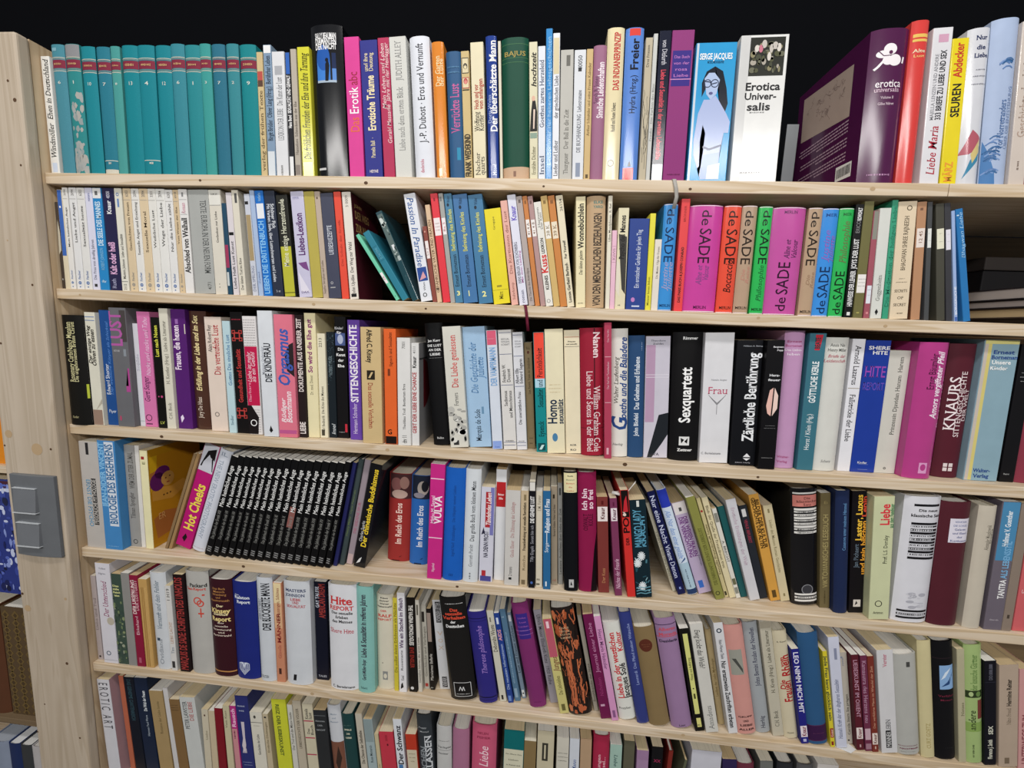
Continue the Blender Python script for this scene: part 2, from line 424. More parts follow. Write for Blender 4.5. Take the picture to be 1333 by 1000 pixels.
            for i, tx in enumerate(('SEXUAL', 'WISSEN', 'SCHAFT')): s.text('H', 'H', .52, .925-.022*i, .65, .13, '6a6a70', tx)
            for v in (.975, .8, .545, .06, .035): s.rect(0, 1, v, v+.004, '3a4a7a')
            s.dashes('h', .5, .075, .6, .2, '6a6a6a')
        elif k == 'LEAFY':
            for q in range(22):
                u, v, l = R.uniform(.1, .9), R.uniform(.05, .42), R.uniform(.1, .28); a = R.uniform(0, 3.1); kk = s.W/s.H
                s.stroke([(u, v), (min(.97, max(.03, u+l*math.cos(a))), v+l*kk*math.sin(a))], R.uniform(.04, .1), R.choice(('4a7a88', '2a5260', '8ab0b8', 'b0c8cc')))
            for u, v in ((.5, .43), (.25, .36), (.45, .12)):
                for a in range(12): s.stroke([(u, v), (u+.24*math.cos(a*.5236), v+.3*s.W/s.H*math.sin(a*.5236))], .07, 'dfe6ea')
            for v in (.1, .07, .04): s.stroke([(.05, v), (.3, v+.01), (.6, v), (.95, v+.012)], .06, '6aa0b0')
        elif k in ('KLASSIKB', 'KLASSIKW'):
            wt, bk = ('e6e4e0', '111114') if k[-1] == 'B' else ('141418', 'dcdce2')
            if k[-1] == 'B':
                s.rect(.06, .94, .85, .945, 'd9867c')
                for i, tx in enumerate(('Die', 'klassische', 'Sau')): s.text('H', 'H', .55, .92-.027*i, (.25, .75, .3)[i], .1, '3a2020', tx)
                s.rect(.06, .94, .955, .968, wt); s.ell(.55, .135, .22, .2, '3a3a40'); s.ring(.55, .135, .22, .03, '8a8a90'); y0, n = .835, 9
            else:
                s.text('Hb', 'Hb', .62, .895, .55, .08, '1a1a1e', 'Die neue'); s.text('Hb', 'Hb', .58, .855, .82, .09, '1a1a1e', 'klassische Sau'); s.rect(.22, .95, .925, .943, wt); y0, n = .8, 12
                for q in range(14): s.ell(R.uniform(.4, .85), R.uniform(.12, .24), R.uniform(.03, .12), R.uniform(.02, .06), R.choice(('c3c3cc', 'b0b0ba', 'd0d0d8')), .0003)
            for i in range(n):
                h = .018 if i % 3 != 1 else .012
                s.rect(.1 if k[-1] == 'B' else .2, .95, y0-h-i*.0245, y0-i*.0245, wt)
                if i in (1, 2, 4, 5, 7, 8, 10): s.dashes('h', .5, y0-h*.5-i*.0245, .6, .1, bk)
            for v in (.03, .057, .085): s.rect(.1, .95, v, v+.016, wt)
            s.dashes('h', .5, .065, .75, .1, bk)
        elif k == 'FOREST':
            for q in range(70): s.ell(R.uniform(.06, .94), R.uniform(.02, .74), R.uniform(.05, .16), R.uniform(.04, .2), R.choice(('4a5a4c', '2e3c34', '5e7050', '71805c', '3c4c46', '84906a', '9aa08a')), .00025+q*.000004)
        elif k == 'WOODY':
            for q in range(9): u = .08+q*.1; s.stroke([(u+R.uniform(-.03, .03), v*.1+.01) for v in range(10)], .03, R.choice(('9a7038', 'ddb878', '8a6230')))
        elif k == 'HEART':
            kk = s.W/s.H
            for i in range(4):
                w = .22-i*.055
                s.stroke([(.4-w, .1+.25*kk), (.4-w, .1), (.4, .1-w*1.1*kk), (.4+w, .1), (.4+w, .1+.25*kk), (.4+w*.5, .1+.3*kk), (.4, .1+(.1-i*.03)*kk), (.4-w*.5, .1+.3*kk), (.4-w, .1+.25*kk)], .022, 'd5dcec')
        elif k == 'BOX':
            s.stroke([(.2, .035), (.85, .035), (.85, .17), (.2, .17), (.2, .035)], .02, 'd5d5d5'); s.stroke([(.38, .09), (.44, .13), (.5, .09), (.56, .13), (.6, .09)], .03, 'd5d5d5'); s.dashes('h', .52, .06, .5, .06, 'c0c0c0')
        elif k == 'ORNATE':
            cs = ('b8603c', 'c87048', 'a8522e')
            for q in range(38):
                u = R.uniform(.05, .9); v = R.uniform(.02, .95); n = 5; kk = s.W/s.H; r0 = R.uniform(.06, .2); a0 = R.uniform(0, 6); st = R.uniform(1, 2.6)
                s.shape([(min(.97, max(.03, u+r0*R.uniform(.5, 1)*math.cos(a0+a*1.2566))), min(.99, max(.01, v+st*kk*r0*R.uniform(.5, 1)*math.sin(a0+a*1.2566)))) for a in range(n)], R.choice(cs), .0003)
            for q in range(90):
                u, v = R.uniform(.06, .94), R.uniform(.03, .95); du = R.uniform(-.05, .05); pts = [(u, v)]
                for j in range(5): u = min(.97, max(.03, u+du+R.uniform(-.05, .05))); v = min(.98, v+R.uniform(.012, .03)); pts.append((u, v))
                s.stroke(pts, R.uniform(.02, .05), R.choice(('c87048', '1a100e', 'b8603c', '140c0a')))
            for q in range(9):
                u = .2+q*.07; s.stroke([(u+R.uniform(-.04, .04), .1+.06*j) for j in range(8)], .05, R.choice(('c87048', '1a100e', 'b8603c')))
            for i, tx in enumerate(('DAS', 'GROSSE', 'BUCH DER', 'LIEBE')): s.text('H', 'H', .45, .82-.03*i, .45, .09, 'cfae8a', tx)
        elif k == 'ARM':
            s.shape([(.3, .72), (.55, .72), (.5, .55), (.42, .5), (.32, .55)], 'c9bfc8'); s.shape([(.2, .46), (.36, .56), (.5, .54), (.52, .47), (.42, .4), (.3, .4)], 'cfc5cc')
            for a in range(4): s.stroke([(.3+.06*a, .43), (.22+.09*a, .38)], .06, 'cfc5cc')
            s.dashes('h', .5, .28, .7, .12, '9aa4cc'); s.dashes('h', .5, .25, .6, .12, '9aa4cc')
        elif k == 'LATTICE':
            kk = s.W/s.H
            for i in range(4):
                for j in range(14):
                    u = .12+.25*i; v = .02+.07*j
                    s.shape([(u-.1, v), (u, v-.12*kk), (u+.1, v), (u, v+.12*kk)], '6a5632', .0002)
                    s.shape([(u-.05, v), (u, v-.06*kk), (u+.05, v), (u, v+.06*kk)], '4a3a26', .0003)
        elif k == 'BLOTCH':
            for q in range(420): s.ell(R.uniform(.05, .97), R.uniform(.03, .97), R.uniform(.006, .028), R.uniform(.006, .045), R.choice(('5a6cc0', '8a9ad8', 'c8d0ec', '1a2258', '3c4ca0', '141a40')),   .0002+q*.000001)
            s.rect(.02, .98, .93, .985, '4a1c2c'); s.stroke([(.5, .86), (.7, .9), (.9, .92), (.98, .925)], .03, 'e6e6ee')
        elif k == 'U0': pass
def STY(k): return k[0] in 'UDH' and all(c in 'binsl' for c in k[1:])
def hash_(t):
    h = 17
    for ch in t: h = (h*31+ord(ch)) % 1000003
    return h

# ------------------------------------------------------------ the bookcase
pine_x = wood('pine_board', 'c8b08e', 'decdb6', 0)
pine_z = wood('pine_post', 'b8a893', 'c6b7a4', 2, .6, .8)
pine_side = wood('pine_side', 'c4aa88', 'd6c0a0', 2, .6)
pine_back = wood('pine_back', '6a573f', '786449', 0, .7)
knot = mat('5a4330', .6, 'ink'); knot2 = mat('b89e7c', .6, 'ink')
TOPZ = {'A': .2115, 'B': 0., 'C': -.268, 'D': -.5326, 'E': -.7988, 'F': -1.083}
XR = 2.25; YB = .262; TH = .0197
case = empty('bookcase', (0, 0, -1.5)); tag(case, 'pale pine bookcase of six packed shelves with a broad front post', 'bookcase')
def kid(mb, name, bevel=0):
    o = mb.build(name, None, bevel); o.parent = case; o.matrix_parent_inverse = Matrix.Translation((0, 0, 1.5)); return o
def disc(mb, c, r, nrm, m, sq=1.0):
    n = 14; pts = []
    for i in range(n):
        a = -6.2832*i/n
        if nrm == 'y': pts.append((c[0]+r*math.cos(a)*sq, c[1], c[2]+r*math.sin(a)))
        else: pts.append((c[0], c[1]+r*math.cos(a)*sq, c[2]-r*math.sin(a)))
    if nrm == 'y': pts.reverse()
    mb.poly(pts, m)
KN = {'A': (.31, .62, .93, 1.17, 1.45), 'B': (.05, .52, .73, 1.3, 1.5), 'C': (.2, .66, 1.1, 1.33), 'D': (.36, .8, 1.02), 'E': (.5, 1.25), 'F': (.6,)}
rk = random.Random(3)
for r, z in TOPZ.items():
    mb = MB()
    if r == 'A':
        mb.box((0, 0, z-TH), (1.5615, YB, z), pine_x); mb.box((1.5625, 0, z-TH), (XR, YB, z), pine_x)
    else: mb.box((0, 0, z-TH), (XR, YB, z), pine_x)
    o = kid(mb, 'shelf', .0012)
    kb = MB()
    for x in KN[r]:
        q = rk.uniform(.0016, .0034); disc(kb, (x, -.00025, z-TH*rk.uniform(.3, .7)), q, 'y', knot if rk.random() < .6 else knot2, 1.3)
    k = kb.build('knot', o)
mb = MB(); mb.box((-.022, -.004, -1.5), (-.0005, YB+.016, .436), pine_side); side = kid(mb, 'side_panel')
kb = MB()
for y, z, q in ((.03, .155, .005), (.05, -.1, .003), (.05, -.45, .004), (.04, -.62, .003)): disc(kb, (-.0003, y, z), q, 'x', knot2)
kb.build('knot', side)
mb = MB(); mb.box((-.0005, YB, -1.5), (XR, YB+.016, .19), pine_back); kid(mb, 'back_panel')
mb = MB(); mb.box((-.119, -.027, -1.5), (.002, -.0045, .436), pine_z); post = kid(mb, 'front_post', .005)
kb = MB()
for x, z, q, m in ((-0.0204, 0.3555, 0.0022, knot), (-0.0107, 0.3240, 0.0034, knot), (-0.0121, 0.2148, 0.002, knot), (-0.0141, 0.0031, 0.0022, knot), (-0.0559, 0.0826, 0.0015, knot2), (-0.0946, -0.1093, 0.0022, knot), (-0.1009, -0.2881, 0.008, knot2), (-0.1125, -0.3123, 0.002, knot), (-0.0114, -0.3134, 0.0024, knot), (-0.0418, -0.3155, 0.012, knot2), (-0.1123, -0.6303, 0.0028, knot), (-0.1037, -0.6624, 0.0072, knot2), (-0.0901, -0.8858, 0.0016, knot), (-0.1149, -0.9568, 0.0018, knot), (-0.0260, -0.7811, 0.0032, knot), (-0.0137, -0.9580, 0.0022, knot), (-0.0138, -0.6323, 0.003, knot2)):
    disc(kb, (x, -.02725, z), q, 'y', m)
kb.build('knot', post)
# dark wall behind, side limits of the place
def struct(name, a, b, m):
    mb = MB(); mb.box(a, b, m); o = mb.build(name); o['kind'] = 'structure'; return o
wall_m = mat('05060a', .95, 'paper')
struct('wall_back', (-2.5, .36, -1.62), (4.5, .42, 1.4), wall_m)
struct('floor', (-2.5, -3.6, -1.62), (4.5, .36, -1.5), mat('7a746c', .6, 'paper'))
# light switch on the post
pm = mat('6a6d71', .36, 'paper'); rm = mat('72757a', .3, 'paper'); 
sw = empty('light_switch', (-.0525, -.027, -.452)); tag(sw, 'grey double rocker light switch on the pine post', 'light switch')
sx, sz = .097, .17
mb = MB(); n = 8
V = []
for i in range(n+1):
    u = i/n; x = -sx/2+sx*u; y = -.007-.0035*math.sin(u*math.pi)
    V += [(x, 0, -sz/2), (x, y, -sz/2), (x, y, sz/2), (x, 0, sz/2)]
F = []
for i in range(n):
    a = 4*i; F += [(a+1, a+5, a+6, a+2), (a, a+4, a+5, a+1), (a+2, a+6, a+7, a+3), (a+3, a+7, a+4, a)]
F += [(0, 1, 2, 3), (4*n+3, 4*n+2, 4*n+1, 4*n)]
mb.mesh(V, F, pm); fr = mb.build('frame', sw, .0012)
for z0, z1 in ((.845, .56), (.42, .145)):
    mb = MB(); a, b = (-.5+z1)*sz, (-.5+z0)*sz; x0, x1 = -.37*sx, .15*sx
    V = [(x0, -.009, a), (x1, -.0095, a), (x1, -.009, b), (x0, -.009, b), (x0+.001, -.0165, a+.001), (x1-.001, -.0165, a+.001), (x1-.001, -.013, b-.001), (x0+.001, -.013, b-.001)]
    mb.mesh(V, [(4, 5, 6, 7), (0, 1, 5, 4), (1, 2, 6, 5), (2, 3, 7, 6), (3, 0, 4, 7), (3, 2, 1, 0)], rm); rk_ = mb.build('rocker', sw, .001)
    mb = MB(); cm = mat('c8ccd0', .25, 'ink'); mb.box((x0, -.0175, a-.0016), (x1, -.0092, a), cm); mb.build('highlight_edge', rk_); mb = MB(); mb.box((x0, -.0142, b), (x1, -.0092, b+.0012), cm); mb.build('highlight_edge', rk_)  # pale strips paint in the highlights along each rocker's top and bottom

# ------------------------------------------------------------ the books; foot glare of the dark navy top-shelf spine is painted pale
TABLE = r'''A 0.0018 -0.15 0.0172 0.2043 0.0100 0.127 p e6e4de |Ui .52 .14 .97 .5 1a1a1a Windmöller  Ehen in Deutschland;E .45 .04 .13 .13 333;R .25 .8 .02 .1 c9d4e6|slim white paperback with black italic title beside the post, top shelf
A 0.0236 -0.40 0.0257 0.2238 0.0100 0.139 c 4a8c9c |TEAL 6 b;R .1 .5 .95 .975 7fb0bd|faded blue-teal cloth volume, first of the red-banded teal set from the post
A 0.0507 -0.32 0.0280 0.2241 0.0100 0.139 c 2f8a8c |R 0 1 .9 1 8f8f92;TEAL 1 n;WORN|teal cloth volume with grey top and badly rubbed pale patches on its spine
A 0.0817 -0.20 0.0278 0.2197 0.0100 0.136 c 1c8794 |TEAL 10 n|clean teal cloth volume right of the badly rubbed one
A 0.1116 -0.01 0.0264 0.2187 0.0100 0.136 c 2a7c90 |TEAL 7 n;R 0 1 0 .045 d5d0c0;L .115 d5d5c8 .006;X h .5 .095 .3 .2 e0e0d5|teal cloth volume with white worn foot and thin white line above it
A 0.1572 0.19 0.0182 0.2193 0.0100 0.136 c 4b9c98 |TEAL 8 n|narrow sun-faded green-teal volume of the red-banded set
A 0.1907 0.35 0.0301 0.2204 0.0100 0.137 c 178591 |TEAL 13 n|teal cloth volume right of the narrow sun-faded one
A 0.2230 0.37 0.0319 0.2203 0.0100 0.137 c 1a8592 |TEAL 4 n;L .12 d5d5c8 .006;X h .5 .098 .3 .2 e0e0d5|widest teal cloth volume with thin white line near its foot
A 0.2550 0.23 0.0285 0.2195 0.0100 0.136 c 1a8592 |TEAL 12 n|bright teal cloth volume right of the widest one in the red-banded set
A 0.2564 -0.06 0.0260 0.2217 0.0100 0.137 c 3a8a98 |TEAL 6 n|faded teal volume leaning slightly, ninth of the red-banded set from the post
A 0.2848 -0.36 0.0278 0.2194 0.0100 0.136 c 2a8a92 |TEAL 1 n|teal cloth volume, tenth of the red-banded set from the post
A 0.3138 -0.58 0.0201 0.2211 0.0100 0.137 c 3f9c98 |TEAL 3 n|narrow green-teal cloth volume, eleventh of the red-banded set
A 0.3367 -0.67 0.0244 0.2200 0.0100 0.136 c 2e7289 |TEAL 7 n|blue-tinged teal cloth volume, twelfth of the red-banded set
A 0.3642 -0.67 0.0223 0.2203 0.0100 0.137 c 3a8a94 |TEAL 2 n|teal cloth volume, next to last of the red-banded set
A 0.3892 -0.64 0.0295 0.2187 0.0100 0.136 c 1a878e |TEAL 9 n|last teal cloth volume of the red-banded set, beside tan paperback
A 0.4206 -0.66 0.0114 0.2062 0.0100 0.128 p cbb587 |R 0 1 .78 .85 b85148;R 0 1 .73 .78 5a4034;U .5 .05 .7 .45 6b5a40 verlag der frühen Texte|thin tan paperback with red and brown bands beside the teal set
A 0.4338 -0.75 0.0148 0.2175 0.0100 0.135 p 7f97b0 |R 0 1 .94 1 e8e8e8;R 0 1 0 .2 d5dbe0;U .5 .28 .92 .5 26364a Birgit Brüder  Oliver Lang (Hrsg.)  Berührbar Leben|thin grey-blue paperback with white top and foot, top shelf
A 0.4498 -0.90 0.0227 0.2065 0.0100 0.128 p dadbde |U .5 .3 .8 .38 8a8c90 LEXIKON DER LIEBE   Die Kunst der Lust;R .2 .8 .82 .89 a9abb0;X v .5 .0 .1 .3 9a9a9a|white paperback with faint grey capitals right of the grey-blue one
A 0.4747 -1.09 0.0090 0.2053 0.0100 0.127 p 1c1c22 |R 0 1 .83 1 2f62b5;R 0 1 0 .17 e6e6e6;Ub .5 .4 .82 .55 f0f0f0 Hans Bund  SEXUALITÄT UND GEWALT|thin black paperback with blue head and white foot, top shelf
A 0.4852 -1.32 0.0105 0.2103 0.0100 0.130 p b5ac9f |U .5 .18 .6 .4 5a5048 Hannelore  Schnecken aus der Ehe;R .1 .9 .02 .1 8a8078|thin grey-beige paperback left of the bright yellow one, top shelf
A 0.4989 -1.60 0.0217 0.2132 0.0100 0.132 p d6d23c g|Ui .5 .14 .95 .5 3a3a1a Die fröhlichen Freuden der Ehe und ihre Tarnung;R .1 .9 0 .12 e6e6b0|bright yellow paperback with dark italic title, left of the thick black book, top shelf
A 0.5236 -1.95 0.0566 0.2471 0.0100 0.170 h 0b0c11 g|Hb .5 .93 .16 .66 f0f0f0 SALLY BEAUMAN;Hb .5 .896 .16 .66 f0f0f0 DIAMANTEN;Hb .5 .862 .16 .66 f0f0f0 DER NACHT;ARCH;R .1 .35 .05 .065 c9c9c9|thick glossy black book with blue archway picture on its spine
A 0.5865 -2.36 0.0264 0.2276 0.0100 0.141 p d63f92 |Un .5 .665 .76 .5 9c1f3c abc;Un .5 .46 .65 .5 f5f5f5 Erotik;Un .5 .33 .44 .5 e06a3c Das|pink paperback with white and red title beside the thick black book, top shelf
A 0.6157 -2.81 0.0309 0.2220 0.0100 0.138 p 292e84 |Ub .5 .35 .75 .36 efe0b0 Erotische Träume;U .5 .15 .3 .2 efe0b0 Pamela Ball  ·;U .3 .78 .91 .2 efe0b0 und ihre;U .58 .78 .91 .2 efe0b0 Deutung;Hb .5 .05 .15 .5 d9d0d0 HEYNE|violet-blue paperback with cream vertical title about dreams, top shelf
A 0.6491 -3.22 0.0196 0.2257 0.0100 0.140 p b02d55 |Ui .35 .5 .96 .3 e6c9c9 Mein Leben und Leben;Ui .7 .25 .96 .3 e6c9c9 Gerald Messadié  Jahre mit der Heidegger|crimson paperback with two lines of pale italic lettering, top shelf
A 0.6703 -3.53 0.0290 0.2268 0.0100 0.141 f dadad4 |U .5 .7 .97 .3 9a9a98 JUDITH ALLEY;U .5 .2 .65 .3 9a9a98 Liebe nach dem ersten Blick|off-white book with faint grey lettering right of the crimson one
A 0.7054 -3.69 0.0338 0.2270 0.0100 0.141 h dde0e8 |Un .5 .26 .95 .3 1c1c26 J.-P. Dubost · Eros und Vernunft;U .4 .04 .14 .15 c0506a diederichs|white rounded hardback with black vertical title and red imprint, top shelf
A 0.7435 -3.71 0.0205 0.2184 0.0100 0.135 h df8730 g|U .45 .68 .9 .34 f5e0b0 Der Garten;U .75 .68 .88 .25 f5e0b0 der Lüste;R .2 .5 .02 .08 f5e0b0|orange rounded book with cream title near its head, top shelf
A 0.7672 -3.64 0.0253 0.2031 0.0100 0.126 h 2d5882 |U .5 .37 .75 .5 c9609a Verrückte Lust;X h .5 .88 .2 .8 5a8ab0;X h .5 .84 .2 .8 5a8ab0;R .55 .8 .15 .25 2a8ab0|blue rounded book with pink vertical title, beside a narrow tan one
A 0.7929 -3.54 0.0138 0.2035 0.0100 0.126 p cbb47f |FACES;Ub .5 .02 .36 .6 3a3226 FRANK WEDEKIND|narrow tan paperback with small framed faces near its top
A 0.8089 -3.43 0.0219 0.2165 0.0100 0.134 p e2d8b8 |Ub .35 .52 .7 .28 b05040 Hoch und vor;Ub .7 .52 .74 .28 b05040 von anfangen;U .35 .36 .5 .32 3a342a Wolfgang;U .7 .36 .48 .32 3a342a Körner;U .35 .03 .2 .3 5a5448 Nacher;U .7 .03 .17 .3 5a5448 quarts|cream paperback with red and black paired lines, left of the navy hardback
A 0.8344 -3.32 0.0180 0.2262 0.0100 0.140 h 1f3c8c g|Ubs .62 .34 .97 .5 f2f2f2 Der überschätzte Mann;U .25 .4 .6 .25 a9b9e0 Doris Weiss;U .6 .03 .11 .3 d0d8f0 Mosel|navy rounded hardback with large bold white vertical title, top shelf
A 0.8547 -3.20 0.0045 0.2181 0.0100 0.135 p d9d2bd ||very thin cream booklet between the navy and the dark green book
A 0.8596 -3.08 0.0451 0.2226 0.0100 0.138 h 0e4836 |R 0 1 0 .09 c7a78a;H .5 .89 .16 .8 b09a50 BAJUS;L .955 4a7a50 .003;L .86 4a7a50 .003;L .83 4a7a50 .003;R .4 .5 .02 .06 8a6a5a|thick dark green hardback with tan band at its foot
A 0.9055 -2.95 0.0136 0.2159 0.0100 0.134 p dad4b6 |Ubi .55 .68 .92 .5 26221c hochzeit;P 1a1816 .05 .36 .95 .36 .95 .5 .75 .58 .4 .6 .2 .5;P e6d0c0 .45 .38 .6 .38 .7 .52 .5 .52;E .5 .6 .22 .3 d9b09a;R 0 1 .31 .35 8aa090;U .5 .04 .25 .4 8a8468 Erzählte Dichter|cream paperback with a bride in black drawn on its spine
A 0.9199 -2.82 0.0121 0.2094 0.0100 0.130 p dee2ea |U .5 .4 .9 .5 2a3a5a Goethes zartes Herzeleid;U .5 .03 .2 .5 3a4a6a Insel|narrow white-blue paperback with dark slender title right of the bride drawing
A 0.9324 -2.65 0.0105 0.2355 0.0100 0.146 p 3d8ccc g|U .5 .1 .95 .5 9ac9ec Ein Sommer der heiteren Liebesgeschichten|tall narrow bright blue paperback, top shelf
A 0.9432 -2.45 0.0112 0.2285 0.0100 0.142 p e4e6ec |R 0 1 .73 .97 d6c9a4;U .5 .03 .28 .5 4a4a50 Lieder und Leiber;U .5 .43 .72 .5 4a4a50 der griechischen Liebe|narrow white paperback with beige upper panel beside the bright blue one
A 0.9552 -2.23 0.0209 0.2031 0.0100 0.126 p bab8b1 |U .5 .05 .55 .3 7a7872 Thurgauer   Der Ball in die Zeit;R .45 .75 .88 .96 6a6862|grey paperback with pale lettering right of the beige-panelled one
A 0.9770 -2.03 0.0186 0.2028 0.0100 0.126 p d8dbe0 |U .5 .22 .7 .3 5a5e68 DIE BUCHHANDLUNG  Liebesromane;U .5 .85 .96 .3 33383f 40050;R .35 .65 .84 .87 333;R .3 .7 .03 .14 8a94a8|white paperback with small grey lettering between grey and tan ones, top shelf
A 0.9961 -1.86 0.0106 0.2041 0.0100 0.127 p cbaf7c |U .5 .35 .9 .35 7a6238 Arthur Schnitzler und seine Frauen Kalender;R .3 .7 .02 .05 5a4a30|narrow tan paperback with brown lettering left of the mauve book
A 1.0071 -1.72 0.0207 0.2095 0.0100 0.130 h 9a6884 |Ub .6 .47 .88 .4 ecdfe6 Sinnliche Leidenschaften;U .25 .58 .78 .25 5a2f50 Sarah B. Jones|mauve rounded book with white vertical title, top shelf
A 1.0282 -1.59 0.0268 0.2352 0.0100 0.146 h e4d7ae g|Ubs .58 .6 .97 .3 c03a3a DAS INDIANERPRINZIP;U .5 .33 .52 .2 2a2a2a Rudolf und Renate Schwarz;O .45 .12 .2 .04 3a3a3a|cream rounded hardback with red vertical capitals, left of the blue one
A 1.0567 -1.46 0.0286 0.2347 0.0100 0.145 h 5a86d2 g|R .2 .8 .95 .995 d8453c;Ub .52 .73 .93 .36 15151c Freier;Un .5 .45 .7 .28 1c2438 Hydra (Hrsg.);R .15 .75 .0 .09 e04a4a;P 1a1a1a .4 .1 .6 .1 .5 .14|cornflower blue rounded hardback with red blocks at head and foot
A 1.0877 -1.32 0.0113 0.2196 0.0100 0.136 p b9ae96 |TWIGS;U .4 .8 .95 .3 6a6458 Drei Frauen|beige paperback with bare branches drawn on its spine, top shelf
A 1.0993 -1.15 0.0067 0.2253 0.0100 0.140 p c4c5c1 |U .5 .05 .9 .4 8a8c88 Frauke   Die Farben des Blau|very thin grey-white paperback left of the dark navy one, top shelf
A 1.1077 -0.97 0.0187 0.2294 0.0100 0.142 p 13172c g|D .5 .78 .94 .35 d0d0d8 von Ditfurth;Db .5 .15 .75 .34 d24a5a Liebe und Sexualität in der zweiten Lebenshälfte;R 0 1 0 .12 d5d8e0|dark navy paperback with red vertical title and pale foot
A 1.1268 -0.83 0.0346 0.2297 0.0100 0.142 f 92387a |R .08 .92 .64 .87 3a2a86;H .5 .83 .13 .7 c07ac0 Das Buch;H .5 .79 .13 .7 c07ac0 von der;H .5 .75 .13 .6 c07ac0 rosa;H .5 .71 .13 .7 c07ac0 Liebe;L .685 d090c0 .006;X h .5 .05 .12 .6 6a2050|purple cloth hardback with blue title panel on the top shelf
A 1.1657 -0.85 0.0628 0.2105 0.0100 0.131 p 2f9ad2 g|LADY;Hb .5 .905 .14 .8 f0f4f8 SERGE JACQUES;H .5 .865 .06 .4 1c3a5a MODELS MONOGRAPHIE|wide sky-blue paperback showing a dark-haired woman on its spine
A 1.2350 -1.19 0.0721 0.2203 0.0100 0.137 p e2e2e0 g|ENGRAVE;Hb .53 .66 .16 .74 1c1c1e Erotica;Hb .5 .595 .14 .68 1c1c1e Univer-;Hb .48 .525 .16 .5 1c1c1e salis;X h .45 .485 .04 .3 8a8a8a;X h .4 .07 .06 .4 9a9a9a|very thick white book with a dark painting above its black title
A 1.4343 -2.15 0.0551 0.2272 0.0100 0.200 h 4f1a46 g|FLOWER;H .52 .655 .2 .68 f0e6ec erotica;H .5 .615 .12 .66 d9b9cc universalis;H .52 .565 .07 .34 e0c9d6 Volume II;H .5 .525 .07 .42 e0c9d6 Gilles Néret;X h .5 .06 .1 .6 c090b8|thick glossy maroon book with white flower emblem, back cover visible
A 1.4913 -2.54 0.0249 0.2381 0.0100 0.148 h d5403c g|R .1 .95 .9 .92 e6c060;R .1 .95 .875 .89 e6c060;H .5 .82 .2 .7 f0e6c0 Alte;H .5 .79 .15 .7 f0d080 Lust|glossy red rounded hardback right of the maroon one with flower emblem
A 1.5248 -3.54 0.0278 0.2269 0.0100 0.141 p dddce0 g|Ub .62 .42 .86 .24 2a2a30 333 BRIEFE ZU LIEBE UND SEX;U .3 .42 .84 .15 8a8a90 MAJELLA LENZEN UND ANDERE;Ui .5 .06 .38 .36 b0283c Liebe Maria;R .3 .8 .91 .96 d0a0b8|white paperback with red handwritten title at its foot, beside yellow one
A 1.5549 -3.99 0.0232 0.2120 0.0100 0.131 p e6d224 g|Ub .45 .74 .97 .42 c8402c Abdecker;Ub .5 .47 .7 .42 1c1c1c SEUREN;Ub .45 .02 .16 .4 e89a3a MÄRZ|yellow paperback with black and orange bold title near the shelf's right end
A 1.5801 -4.46 0.0312 0.2261 0.0100 0.140 h d3d4da g|Hbs .55 .94 .2 .5 26305a Nur;Hbs .55 .88 .2 .4 26305a die;Hbs .6 .83 .2 .65 26305a Liebe;X h .6 .74 .1 .4 7a7a88;X h .6 .7 .1 .6 7a7a88;X h .6 .65 .1 .7 7a7a88;P b05a68 0 .2 .5 .36 1 .3 .9 .24 .4 .2;P 3f86a8 .2 .04 .9 .16 1 .26 .5 .16;P d2bf80 .5 .2 .9 .3 .95 .22 .6 .14|white rounded hardback with navy title and painted red and blue foot
A 1.6147 -4.81 0.0380 0.2389 0.0100 0.148 h a9b9d6 |WAVES;U .55 .22 .52 .2 4a6a9c Tor Norretranders;U .8 .22 .6 .12 7a90b8 ÜBER DIE ENTSTEHUNG|pale blue rounded hardback with blue wave strokes on its spine
A 1.6539 -5.01 0.0225 0.2346 0.0100 0.145 p d0c4ba g|U .5 .3 .8 .4 b09a8c Geschichte der Liebe;X v .5 .1 .16 .2 8a7a70|beige paperback at the right end of the top shelf
A 1.6787 -5.14 0.0281 0.2368 0.0100 0.147 h 8c4a50 ||dull red hardback cut off at the frame's right edge, top shelf
B 0.0015 -0.00 0.0064 0.1617 0.0100 0.100 p 4a4038 |P c9c3b0 .1 .4 .9 .45 .95 .65 .5 .8 .3 .7;R .4 .6 .1 .12 ddd|short dark brown paperback with torn pale patch against the post
B 0.0083 -0.03 0.0106 0.1842 0.0100 0.114 p dacfb4 |R 0 1 .34 1 3f68b6;R .3 .6 .82 .84 eee|paperback with blue upper spine and cream foot, second shelf
B 0.0193 -0.06 0.0115 0.1885 0.0100 0.117 p e2e0dc |FISCHER .36 .88 1 Mein heimliches Auge|first white slim paperback of the run beside the blue-and-cream one
B 0.0331 -0.10 0.0155 0.1885 0.0100 0.117 p e0e0e0 |FISCHER .45 .88 1 Liebe und Angst|second white slim paperback of the run beside the blue-and-cream one
B 0.0497 -0.15 0.0162 0.1885 0.0100 0.117 p e0dfdc |FISCHER .38 .88 1 Sexualität heute|third white slim paperback, left of the lilac-white one
B 0.0671 -0.24 0.0150 0.1884 0.0100 0.117 p d8d8ea |U .5 .1 .5 .3 5a5a70 Die Frau von dreißig Jahren;U .5 .87 .95 .3 3a4a8c rororo;R .3 .7 .03 .06 3a3a3a|lilac-white paperback left of the bright blue one, second shelf
B 0.0829 -0.36 0.0189 0.1884 0.0100 0.117 p 2a86c4 |R 0 1 .9 1 e6e6e6;Ub .5 .44 .87 .45 cfe6f4 DIE SEELE DES MANNES;U .5 .2 .42 .3 8ac0e0 ROBERT JOHNSON;H .5 .09 .3 .5 cfe6f4 dtv;R .3 .6 .93 .97 6a6a6a|bright blue paperback about the male soul with white head label
